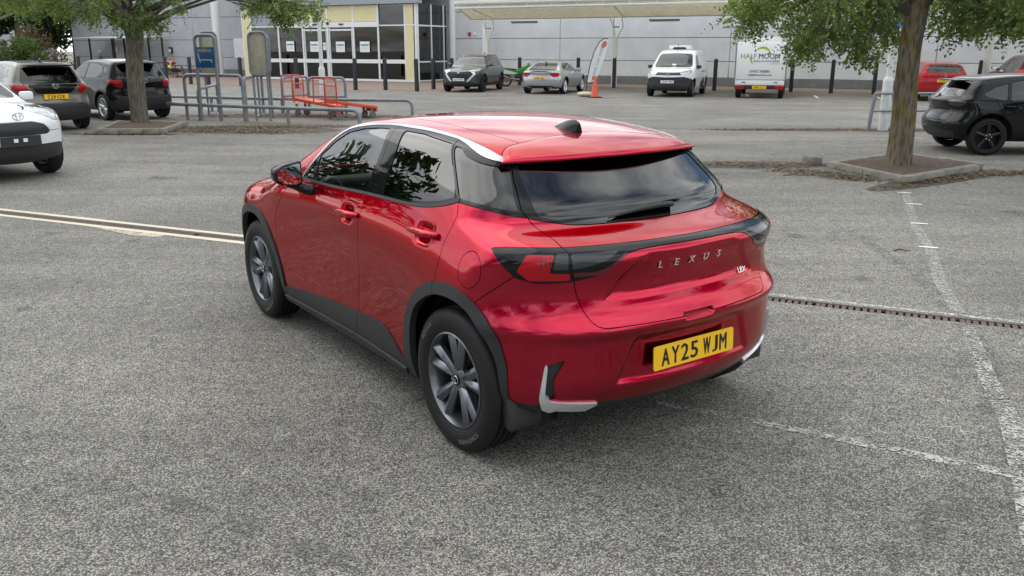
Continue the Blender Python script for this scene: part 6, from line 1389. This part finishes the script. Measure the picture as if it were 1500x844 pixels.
tr_ = MB().tube([(-39.6, 60.2, 2.0), (-37.8, 60.4, 2.4), (-35.2, 60.8, 3.6), (-33.8, 61, 4.2)], [.18, .16, .12, .07], 8).tube([(-38.6, 60.3, 2.2), (-36.4, 60.2, 3.4)], [.08, .04], 6).build('fallen_trunk', mat('bare_wood', (.24, .20, .16), rough=.9), None, smooth=True); tag(tr_, 'bare grey fallen trunk leaning through the brambles left of the store', 'log')
# trees standing behind the photographer, seen only as reflections in the paintwork
t0 = bush_tree('broad tree out of view left of the white crossover', -16.5, 14.5, 9, 3.6, 5000, M_LEAFD, .22, group='trees behind the camera')
for i, (x, y, k, lb) in enumerate(((-13, -9, 1.0, 'broad tree out of view behind the camera, nearest on its left'), (-9, -17, 1.15, 'broad tree out of view straight behind and left of the camera'), (2, -20, 1.2, 'broad tree out of view directly behind the camera'), (12, -15, 1.0, 'broad tree out of view behind and right of the camera'), (19, -5, .95, 'broad tree out of view to the right of the camera'), (-20, -2, 1.2, 'broad tree out of view to the left of the camera'), (26, 4, 1.1, 'broad tree out of view far to the right of the camera'))):
    c = copy_tree(t0); c.location = (x, y, 0); c.scale = (k, k, k); c.rotation_euler = (0, 0, i*1.3); tag(c, lb)
hedge = []  # unseen hedge ring, added to put a dark horizon band into reflections
for k in range(60):
    a = math.radians(-200+k*3.75); R_ = 52+3*math.sin(k*1.7); hedge.append((R_*math.cos(a), R_*math.sin(a), 1.7+.7*math.sin(k*2.3), 3.6, .9))
hedge = [h_ for h_ in hedge if h_[1] < 14]
V, F = cards(blob_pts(hedge, 16000, .3), .5, .1); tag(mesh_np('unseen_hedgerow', V, F, M_LEAFD, smooth=False), kind='stuff')

# ---------------------------------------------------------------- lamp posts, rails, signs
M_POSTW = mat('painted_post_white', (.62, .64, .64), rough=.5, var=.12, vscale=6)
def lamp_post(x, y, label, sgn=0):
    o = empty('lamp_post', (x, y, 0), .4, label, 'lamp post', 'white lamp posts')
    MB().tube([(0, 0, 0), (0, 0, 1.13)], .112, 16).build('base_section', M_POSTW, o, smooth=True); MB().lathe([(.112, 1.13), (.108, 1.17), (.070, 1.24)], 'z', 16).build('shoulder', M_POSTW, o, smooth=True)
    MB().tube([(0, 0, 1.24), (0, 0, 7.6)], [.070, .05], 14).build('column_shaft', M_POSTW, o, smooth=True)
    MB().box((.002, -.112, .62), (.085, .012, .42)).build('access_door', M_POSTW, o, bevel=.004); MB().tube([(0, 0, 7.6), (.1, 0, 7.8), (.9, 0, 7.9)], .03, 8).build('bracket_arm', M_POSTW, o); MB().box((1.0, 0, 7.88), (.6, .22, .1)).build('lantern', M_GALV, o, bevel=.03)
    return o
lp = lamp_post(8.75, 20.45, 'white lamp post standing just left of the right tree'); lamp_post(-6.75, 31.2, 'white lamp post rising behind the orange trolleys')
M_BLUE = mat('sign_blue', (.012, .085, .22), rough=.4, var=.12, vscale=8); M_YEL = mat('sign_yellow', (.55, .42, .06), rough=.5); M_SKYB = mat('sign_light_blue', (.04, .22, .48), rough=.4)
ps = empty('parking_sign', (8.62, 20.28, 2.42), math.radians(-24), 'small round blue sign clamped high on the right lamp post', 'sign')
MB().prism(roundpoly([(-.20, -.15), (.20, -.15), (.20, .17), (-.20, .17)], .10, 5), .02, (0, 0, 0), (1, 0, 0), (0, 0, 1), (0, -1, 0)).build('sign_plate', M_SKYB, ps); MB().tube([(-.1, -.024, -.04), (-.02, -.024, .06), (.08, -.024, .07)], .02, 6).build('yellow_mark', M_YEL, ps)
def rail(name, pts, r, label, cat='railing', group=None, m=None): 
    return tag(MB().tube(pts, r, 10).build(name, m or M_GALV, None, smooth=True), label, cat, group)
def hoop(a, b, z, r=.042, rc=.14, bar=None, label='', name='hoop_barrier', tilt=0, m=None):
    a, b = Vector((*a, 0)), Vector((*b, 0)); d = (b-a).normalized(); pts = [a, a+Vector((0, 0, z-rc))]
    for t in np.linspace(0, math.pi/2, 6)[1:]: pts.append(a+d*rc*(1-math.cos(t))+Vector((0, 0, z-rc+rc*math.sin(t))))
    for t in np.linspace(0, math.pi/2, 6): pts.append(b-d*rc*(1-math.sin(t))+Vector((0, 0, z-rc+rc*math.cos(t))))
    pts.append(b)
    root = empty(name, (0, 0, 0), 0, label, 'barrier', 'galvanised trolley bay barriers'); MB().tube(pts, r, 10).build('frame_tube', m or M_GALV, root, smooth=True)
    if bar: MB().tube([a+Vector((0, 0, bar)), b+Vector((0, 0, bar))], r*.85, 8).build('cross_bar', M_GALV, root, smooth=True)
    return root
def low_rail(pts, z, label, end=True, posts=()):
    root = empty('low_rail', (0, 0, 0), 0, label, 'railing', 'galvanised trolley bay barriers'); P = [Vector((*p, z)) for p in pts]
    if end:
        d = (P[-1]-P[-2]).normalized(); e = P[-1]; P = P[:-1]+[e-d*.18]+[e-d*.18*(1-math.sin(t))+Vector((0, 0, -.18*(1-math.cos(t)))) for t in np.linspace(0, math.pi/2, 6)[1:]]+[Vector((e.x, e.y, 0))]
    MB().tube(P, .048, 10).build('top_rail', M_GALV, root, smooth=True)
    for p in posts: MB().tube([(*p, 0), (*p, z)], .045, 8).build('rail_post', M_GALV, root, smooth=True)
    return root
low_rail([(-11.3, 24.6), (-8.76, 23.35), (-6.99, 22.55), (-5.64, 21.95), (-3.72, 21.15)], .40, 'near low grey rail of the trolley bay with a bent down end', posts=[(-8.3, 23.15), (-5.66, 21.96)])
low_rail([(-11.8, 27.4), (-9.34, 26.5), (-7.41, 25.85), (-4.82, 25.3), (-2.87, 25.0)], .42, 'far low grey rail of the trolley bay ending behind the red hatchback', posts=[(-9.1, 26.4), (-6.78, 25.7), (-4.82, 25.3)])
hoop((-8.76, 23.45), (-6.99, 22.72), 1.17, label='grey hoop barrier directly behind the blue trolley sign'); hoop((-6.95, 22.75), (-7.38, 25.85), 1.10, label='grey hoop barrier closing the bay below the blank plywood sign')
hoop((-5.95, 25.55), (-4.85, 25.45), 1.03, bar=.50, label='grey hoop barrier with cross bar behind the nearer trolley frame'); hoop((-6.75, 25.7), (-6.2, 26.6), 1.03, label='grey hoop barrier behind the further trolley frame', bar=.5)
hoop((-8.35, 23.25), (-8.9, 26.4), .80, label='low grey hoop barrier crossing the bay under the blue sign')
# blue trolley sign
sg_ = empty('trolley_sign', (-7.96, 22.98, 0), math.atan2(-.16, .60), 'tall grey hoop carrying the dark blue sign with yellow lettering and white trolley symbol', 'sign')
def uloop(w, z, rc=.12, n=6, z0=0.):
    pts = [(-w/2, 0, z0), (-w/2, 0, z-rc)]+[(-w/2+rc*(1-math.cos(t)), 0, z-rc+rc*math.sin(t)) for t in np.linspace(0, math.pi/2, n)[1:]]+[(w/2-rc*(1-math.sin(t)), 0, z-rc+rc*math.cos(t)) for t in np.linspace(0, math.pi/2, n)]+[(w/2, 0, z0)]
    return pts
MB().tube(uloop(.58, 2.17), .045, 10).build('frame_tube', M_GALV, sg_, smooth=True)
pnl = MB().box((0, -.035, 1.62), (.56, .02, .52)).build('sign_panel', M_BLUE, sg_, bevel=.006)
for zz, t_ in ((1.80, 'makro'),): put_text(t_, M_YEL, pnl, (0, -.0465, zz), (1, 0, 0), (0, 0, 1), size=.155, depth=.001, bold=.002)
M_WPR = mat('faded_white_print', (.55, .60, .63), rough=.6)
MB().tube([(-.20, -.047, 1.72), (-.17, -.047, 1.60), (-.145, -.047, 1.50)], .010, 5).tube([(-.16, -.047, 1.555), (.19, -.047, 1.555)], .010, 5).tube([(.19, -.047, 1.56), (.19, -.047, 1.49)], .010, 5).tube([(-.15, -.047, 1.56), (-.15, -.047, 1.49)], .010, 5).build('trolley_symbol', M_WPR, pnl)
M_PLY = mat('weathered_plywood', (.42, .39, .30), rough=.8, var=.2, vscale=5, bump=.1)
def board_sign(x, y, rz, z0, z1, w_, label):
    o = empty('board_sign', (x, y, 0), rz, label, 'sign', 'blank board signs of the trolley bay')
    rc = .14; pts = []
    for cx_, cz_, a0 in ((w_/2-rc, z1-rc, 0), (-w_/2+rc, z1-rc, math.pi/2), (-w_/2+rc, z0+rc, math.pi), (w_/2-rc, z0+rc, 1.5*math.pi)):
        for t in np.linspace(a0, a0+math.pi/2, 5): pts.append((cx_+rc*math.cos(t), 0, cz_+rc*math.sin(t)))
    pts.append(pts[0]); MB().tube(pts, .032, 8).build('frame_tube', M_GALV, o, smooth=True)
    MB().box((0, .02, (z0+z1)/2), (w_-.06, .016, z1-z0-.08)).build('plywood_board', M_PLY, o, bevel=.004); MB().box((0, -.01, z0+.02), (w_*.7, .08, .06)).build('clamp_bar', M_GALV, o, bevel=.01)
    for sx in (-.5, .5): MB().tube([(sx*w_*.8, .02, z0+.03), (sx*w_*.8, .05, 0)], .03, 8).build('sign_leg', M_GALV, o, smooth=True)
    return o
board_sign(-6.56, 22.85, -.2, 1.16, 2.25, .50, 'rounded frame with blank beige plywood board above the grey rails'); board_sign(-6.80, 24.0, -.2, 1.16, 2.22, .46, 'second rounded frame just behind the blank plywood board')
board_sign(-8.42, 24.6, -.2, 1.12, 2.28, .50, 'rounded frame with beige board seen behind the blue trolley sign')
# barrier by the right lamp post
br = empty('guard_rail', (8.38, 20.3, 0), 0, 'galvanised guard rail running behind the right tree and lamp post', 'railing')
MB().tube([(-.03, 0, 0), (0, 0, .5), (.05, 0, .86)], .045, 10).build('rail_post', M_GALV, br, smooth=True); MB().tube([(2.3, .3, 0), (2.3, .3, .86)], .045, 10).build('rail_post', M_GALV, br, smooth=True)
for z in (.86, .46): MB().tube([(.03, 0, z), (2.3, .3, z)], .028, 8).build('rail_bar', M_GALV, br, smooth=True)

# ---------------------------------------------------------------- orange flatbed trolleys
M_ORG = mat('orange_red_paint', (.68, .085, .03), rough=.4, var=.10, vscale=9); M_ORGD = mat('faded_red_tube', (.52, .075, .05), rough=.45, var=.1, vscale=9); M_RUB = mat('grey_wheel_rubber', (.16, .14, .13), rough=.7)
def trolley(x, y, rz, label):
    """deck runs along +x from the push frame at x=0"""
    o = empty('flatbed_trolley', (x, y, 0), rz, label, 'trolley', 'orange trolleys in the trolley bay')
    MB().prism([(0, .52), (1.28, .33), (1.28, .25), (0, .44)], .56, (0, .28, 0), (1, 0, 0), (0, 0, 1), (0, -1, 0)).build('deck', M_ORG, o, bevel=.01)
    MB().box((1.27, 0, .24), (.06, .5, .14)).build('front_lip', M_ORG, o, bevel=.01)
    fr_ = MB()
    for yy in (-.29, .29):
        pts = [(.02, yy, .38), (.0, yy, 1.0), (-.05, yy, 1.09), (-.14, yy, 1.12), (-.34, yy, 1.12)]
        MB().tube(pts, .020, 8).build('frame_tube', M_ORGD, o, smooth=True); MB().tube([(-.34, yy, 1.12), (-.36, yy, .45), (0, yy, .45)], .018, 8).build('side_tube', M_ORGD, o, smooth=True)
    for x_, z in ((0, 1.06), (0, .90), (-.34, 1.12), (-.35, .95)): MB().tube([(x_, -.29, z), (x_, .29, z)], .016, 8).build('cross_tube', M_ORGD, o, smooth=True)
    g = MB()
    for k in range(11): g.tube([(.0, -.26+.052*k, .48), (.0, -.26+.052*k, .90)], .004, 4)
    for k in range(7): g.tube([(0, -.29, .50+.06*k), (0, .29, .50+.06*k)], .004, 4)
    for k in range(6): g.tube([(-.32+.06*k, .29, .48), (-.32+.06*k, .29, .92)], .004, 4)
    mg = g.build('wire_mesh', M_ORGD, o); mg['kind'] = 'stuff'
    for x_, yy in ((.06, -.24), (.06, .24), (1.14, -.2), (1.14, .2)):
        c = MB().box((x_, yy, .27), (.05, .07, .16)).build('castor_fork', M_ORG if x_ < .5 else M_GALV, o); MB().lathe([(.02, .022), (.088, .022), (.098, .012), (.098, -.012), (.088, -.022), (.02, -.022)], 'y', 16, (x_+.03, yy, .098)).build('castor_wheel', M_RUB, c, smooth=True)
    return o
trolley(-4.85, 23.35, math.radians(42), 'nearer orange flatbed trolley with its long deck pointing at the red hatchback')
trolley(-6.05, 24.75, math.radians(-16), 'further orange flatbed trolley with red wire frame, left of the pair'); 
o = MB().box((0, 0, .02), (.14, .09, .03)).build('litter_scrap', M_PAPER, None, bevel=.01); o.location = (-7.2, 24.7, 0); tag(o, 'scrap of white paper litter among the leaves under the rails', 'litter')
# ---------------------------------------------------------------- flag, cone, sandbag, motorcycle
M_CONE = mat('cone_orange', (.62, .085, .035), rough=.5, var=.1); M_CREAM = mat('sandbag_cloth', (.55, .49, .36), rough=.95, var=.15, bump=.5, bscale=30)
cn = empty('traffic_cone', (3.25, 34.5, 0), .3, 'tall orange traffic cone at the foot of the feather flag', 'cone'); MB().lathe([(0, .80), (.03, .80), (.035, .78), (.16, .06), (.17, .04)], 'z', 20).build('cone_body', M_CONE, cn, smooth=True); MB().box((0, 0, .02), (.46, .46, .04)).build('cone_base', M_DARK, cn, bevel=.01)
sb = MB()
V = []; n_ = 14
for i in range(n_+1):
    for j in range(n_): a, b = 2*math.pi*j/n_, math.pi*i/n_; r_ = 1+.12*math.sin(3*a+1)*math.sin(b); V.append((.34*r_*math.sin(b)*math.cos(a), .20*r_*math.sin(b)*math.sin(a), .10+.10*math.cos(b)))
F = [(i*n_+j, i*n_+(j+1) % n_, (i+1)*n_+(j+1) % n_, (i+1)*n_+j) for i in range(n_) for j in range(n_)]
so_ = mesh_np('sandbag', V, F, M_CREAM); so_.location = (2.92, 35.2, 0); tag(so_, 'cream sandbag weighing down the feather flag beside the cone', 'sandbag')
ff = empty('feather_flag', (2.98, 35.3, 0), 0, 'leaning white feather flag with black curved pole by the canopy post', 'flag')
pole = [(-.03, 0, 0), (.02, 0, .6), (.12, 0, 1.2), (.28, 0, 1.75), (.48, 0, 2.12), (.66, 0, 2.26), (.80, 0, 2.24)]
MB().tube(pole, .018, 8).build('flag_pole', M_GRILLE, ff, smooth=True)
edge_o = catmull([(p[0], p[2]) for p in pole[1:]], 5, False); edge_i = [(.84, 2.20), (.82, 2.0), (.74, 1.7), (.62, 1.3), (.50, .95), (.36, .62), (.08, .55)]
fl_ = MB().prism(list(map(tuple, edge_o))+edge_i, .004, (0, .0, 0), (1, 0, 0), (0, 0, 1), (0, -1, 0)).build('flag_cloth', mat('flag_white', (.66, .68, .70), rough=.7, var=.06), ff)
dd = Vector((.38, 0, 1.3)).normalized(); nn = Vector((0, -1, 0)); u_ = dd; v_ = nn.cross(u_)
put_text('HAND CAR WASH', mat('flag_print', (.18, .22, .25), rough=.7), fl_, (.44, -.006, 1.36), u_, v_, name='flag_lettering', size=.155, depth=.0005, bold=-.001)
MB().prism([(.62, 2.12), (.76, 2.16), (.78, 2.0), (.64, 1.86), (.54, 1.95)], .001, (0, -.005, 0), (1, 0, 0), (0, 0, 1), (0, -1, 0)).build('red_print', mat('flag_red', (.5, .14, .10), rough=.7), fl_)
MB().prism([(.20, .62), (.34, .66), (.42, .82), (.22, .78)], .001, (0, -.005, 0), (1, 0, 0), (0, 0, 1), (0, -1, 0)).build('red_print', MATS['flag_red'], fl_)
M_GRN = paint('bike_green', (.05, .30, .03), .1)
mb_ = empty('motorcycle', (.35, 44.6, 0), math.radians(8), 'green motorcycle half hidden between the grey crossover and silver coupe', 'motorcycle')
for x_ in (-.68, .72):
    w_ = MB().lathe([(.24, .04), (.30, .05), (.31, 0), (.30, -.05), (.24, -.04)], 'y', 24, (x_, 0, .31)).build('wheel', M_TYRE, mb_, smooth=True); MB().lathe([(.24, .03), (.22, .03), (.22, -.03), (.24, -.03)], 'y', 20, (x_, 0, .31)).build('rim', M_RIM, w_, smooth=True)
    for k in range(5): MB().box((x_+.11*math.cos(k*1.257), 0, .31+.11*math.sin(k*1.257)), (.23, .02, .03), ry=-k*1.257).build('spoke', M_RIM, w_)
MB().prism(roundpoly([(-.85, .95), (-.25, .80), (.1, .92), (.45, 1.08), (.78, 1.02), (.92, .78), (.62, .60), (.1, .62), (-.2, .70), (-.8, .86)], .06, 4), .34, (0, .17, 0), (1, 0, 0), (0, 0, 1), (0, -1, 0)).build('fairing', M_GRN, mb_, bevel=.04, seg=2)
MB().box((.05, 0, .45), (.55, .30, .36)).build('engine', M_GRILLE, mb_, bevel=.04); MB().box((-.42, 0, .86), (.6, .24, .08), ry=.1).build('seat', M_GRILLE, mb_, bevel=.03)
MB().tube([(.45, -.33, 1.10), (.52, -.1, 1.12), (.52, .1, 1.12), (.45, .33, 1.10)], .018, 8).build('handlebar', M_GRILLE, mb_, smooth=True); MB().tube([(.50, -.12, 1.1), (.72, -.12, .31)], .028, 8).tube([(.50, .12, 1.1), (.72, .12, .31)], .028, 8).build('front_fork', M_SILV, mb_, smooth=True); MB().tube([(0, -.16, .35), (-.5, -.18, .40), (-.85, -.19, .55)], .05, 10).build('exhaust', M_STEEL, mb_, smooth=True)
# ---------------------------------------------------------------- shelter, bench and the two workers
M_SHW = mat('shelter_sheet', (.58, .60, .60), rough=.5, var=.08, vscale=2)
sh = bframe('smoking_shelter', 48.6, .6, label='open smoking shelter with dark posts and pale sloping roof against the store wall', cat='shelter')
MB().box((-.6, -1.0, 2.62), (6.9, 2.3, .06), rx=.06).build('roof_sheet', M_SHW, sh, bevel=.01)
for x_, y_ in ((-2.4, -2.0), (-2.4, -.1), (.2, -2.0), (.2, -.1), (2.9, -2.0), (2.9, -.1), (-1.1, -.1), (1.5, -.1)): MB().box((x_, y_, 1.3), (.10, .10, 2.6)).build('post', M_BLACKP, sh)
for y_ in (-.1, -2.0): MB().box((.25, y_, .85), (5.3, .06, .06)).build('mid_rail', M_BLACKP, sh)
MB().box((-1.75, -.02, 1.35), (1.15, .03, 1.9)).box((-.45, -.02, 1.35), (1.15, .03, 1.9)).build('back_board', M_PAPER, sh) if False else [MB().box((x_, -.02, 1.35), (1.12, .03, 1.9)).build('back_board', M_SHW, sh) for x_ in (-1.75, -.42)]
wallbox(50.6, 1.75, .34, .42, .03, M_PAPER, 'wall_sign', 'small white sheet on the wall inside the smoking shelter', 'sign', t=.7)
bn = empty('smoking_bin', (*bw(49.2, 2.9)[:2], 0), BRZ, 'dark litter bin in front of the smoking shelter', 'bin'); MB().box((0, 0, .5), (.5, .5, 1.0)).build('bin_body', M_BLACKP, bn, bevel=.03); MB().box((0, 0, 1.03), (.56, .56, .07)).build('bin_lid', M_GRILLE, bn, bevel=.02)
vb = empty('vent_pipe', (*bw(53.1, .25)[:2], 0), 0, 'short grey pipe with white cap beside the left end of the store', 'pipe'); MB().tube([(0, 0, 0), (0, 0, 1.5)], .05, 8).build('pipe', M_GALV, vb); MB().box((0, 0, 1.6), (.26, .2, .2)).build('cap', M_PAPER, vb, bevel=.02)
M_WOOD = mat('weathered_bench_wood', (.15, .12, .095), rough=.85, var=.2, vscale=10); M_PINK = mat('pale_bench_leg', (.30, .20, .16), rough=.8)
PB = Vector((-21.6, 58.6, 0))
pb = empty('picnic_bench', PB, math.radians(-18), 'dark wooden picnic bench against the grey wall with two seated workers', 'bench')
for k in range(5): MB().box((0, -.30+.15*k, .74), (1.9, .13, .045)).build('table_plank', M_WOOD, pb)
for s_ in (-1, 1):
    for k in range(2): MB().box((0, s_*(.66+.13*k), .45), (1.9, .12, .045)).build('seat_plank', M_WOOD, pb)
    MB().tube([(s_*.7, -.70, 0), (s_*.7, -.28, .73)], .045, 4).tube([(s_*.7, .70, 0), (s_*.7, .28, .73)], .045, 4).build('a_frame_leg', M_PINK, pb); MB().box((s_*.7, 0, .42), (.05, 1.5, .09)).build('seat_bearer', M_WOOD, pb)
M_SKIN = mat('skin', (.42, .25, .18), rough=.6); M_HAIR = mat('dark_hair', (.02, .015, .012), rough=.7); M_HIORG = mat('hi_vis_orange', (.85, .18, .04), rough=.6); M_HIYEL = mat('hi_vis_yellow', (.60, .75, .04), rough=.6); M_TROU = mat('dark_trousers', (.015, .016, .022), rough=.8); M_SLV = mat('dark_sleeve', (.02, .022, .035), rough=.8)
def skinned(name, J, E_s, m, parent, lvl=1):
    me = bpy.data.meshes.new(name); me.from_pydata([j[:3] for j in J], E_s, []); o = link(name, me, m, parent)
    md = o.modifiers.new('skin', 'SKIN'); md.use_smooth_shade = True; md.branch_smoothing = .6
    for i, v in enumerate(me.skin_vertices[0].data): v.radius = (J[i][3], J[i][4] if len(J[i]) > 4 else J[i][3]); v.use_root = (i == 0)
    s_ = o.modifiers.new('sub', 'SUBSURF'); s_.levels = lvl; s_.render_levels = lvl; return o
def worker(x, y, rz, label, vest, vest2, hair, cap=False):
    """seated, leaning forward on the bench; faces +x"""
    o = empty('person', (x, y, 0), rz, label, 'person', 'seated workers in high visibility vests')
    J = [(0, 0, .52, .15, .17), (.05, 0, .72, .14, .17), (.14, 0, .95, .15, .20), (.18, 0, 1.06, .08, .08), (.23, 0, 1.16, .07, .07), (.25, 0, 1.28, .10, .085), (.26, 0, 1.36, .07, .07),
         (.16, .20, 1.0, .065), (.34, .26, .82, .052), (.56, .16, .84, .04), (.16, -.20, 1.0, .065), (.34, -.26, .80, .052), (.56, -.14, .82, .04),
         (.20, .12, .50, .10), (.52, .14, .50, .075), (.50, .14, .12, .055), (.62, .14, .06, .045), (.20, -.12, .50, .10), (.52, -.14, .50, .075), (.62, -.16, .14, .055), (.76, -.16, .06, .045)]
    E_s = [(0, 1), (1, 2), (2, 3), (3, 4), (4, 5), (5, 6), (2, 7), (7, 8), (8, 9), (2, 10), (10, 11), (11, 12), (0, 13), (13, 14), (14, 15), (15, 16), (0, 17), (17, 18), (18, 19), (19, 20)]
    skinned('body', J, E_s, M_SKIN, o)
    for sg in (1, -1):
        for k in range(4): skinned('finger', [(.585, sg*.15+.018*(k-1.5), .845, .010), (.635, sg*.15+.020*(k-1.5), .84, .008), (.66, sg*.15+.020*(k-1.5), .82, .007)], [(0, 1), (1, 2)], M_SKIN, o)
        skinned('thumb', [(.56, sg*.15-.03*sg, .85, .011), (.60, sg*.15-.05*sg, .85, .009), (.625, sg*.15-.045*sg, .84, .008)], [(0, 1), (1, 2)], M_SKIN, o)
        skinned('sleeve', [(.155, sg*.19, 1.01, .085), (.25, sg*.24, .91, .072), (.34, sg*.262, .815, .062)], [(0, 1), (1, 2)], M_SLV, o)
        skinned('trouser_leg', [(.0, sg*.08, .51, .13), (.22, sg*.13, .51, .115), (.53, sg*.145, .50, .088), (.55, sg*.15, .30, .075)], [(0, 1), (1, 2), (2, 3)], M_TROU, o)
        skinned('boot', [(.52 if sg > 0 else .62, sg*.15, .14, .065), (.54 if sg > 0 else .65, sg*.15, .06, .062), (.68 if sg > 0 else .80, sg*.15, .05, .055)], [(0, 1), (1, 2)], M_GRILLE, o)
    skinned('vest_top', [(.075, 0, .80, .165, .205), (.12, 0, .92, .175, .235), (.155, 0, 1.03, .12, .19)], [(0, 1), (1, 2)], vest, o); skinned('vest_bottom', [(.0, 0, .54, .17, .20), (.04, 0, .66, .165, .20), (.07, 0, .79, .165, .205)], [(0, 1), (1, 2)], vest2, o)
    skinned('hair', [(.22, 0, 1.30, .10, .095), (.235, 0, 1.385, .085, .08)], [(0, 1)], hair, o)
    f_ = MB().box((.345, 0, 1.285), (.03, .022, .035)).build('nose', M_SKIN, o, bevel=.008)
    for sg in (1, -1): MB().box((.337, sg*.035, 1.31), (.012, .022, .012)).build('eye', M_GRILLE, o)
    MB().box((.338, 0, 1.235), (.01, .05, .012)).build('mouth', M_PINK, o)
    return o
worker(PB.x-.75, PB.y-.95, math.radians(10), 'seated worker in orange and yellow high visibility vest, nearer one, head down', M_HIORG, M_HIYEL, M_HAIR)
worker(PB.x-1.25, PB.y-.15, math.radians(-10), 'seated worker in yellow vest and dark cap, mostly behind the orange vest', M_HIYEL, M_HIYEL, mat('navy_cap', (.03, .03, .05), rough=.7))
# pale building glimpsed through the trees
pbld = empty('distant_shed', (-62, 92, 0), .5, 'pale distant shed glimpsed through the trees at far left', 'building')
MB().box((0, 0, 4.5), (26, 10, 9)).build('wall', mat('shed_wall', (.52, .55, .57), rough=.6, var=.05), pbld); MB().box((0, 0, 9.15), (26.6, 10.6, .3)).build('roof', M_PLINTH, pbld); MB().box((-4, -5.03, 2), (4, .06, 4)).build('shutter_door', M_FASC, pbld)
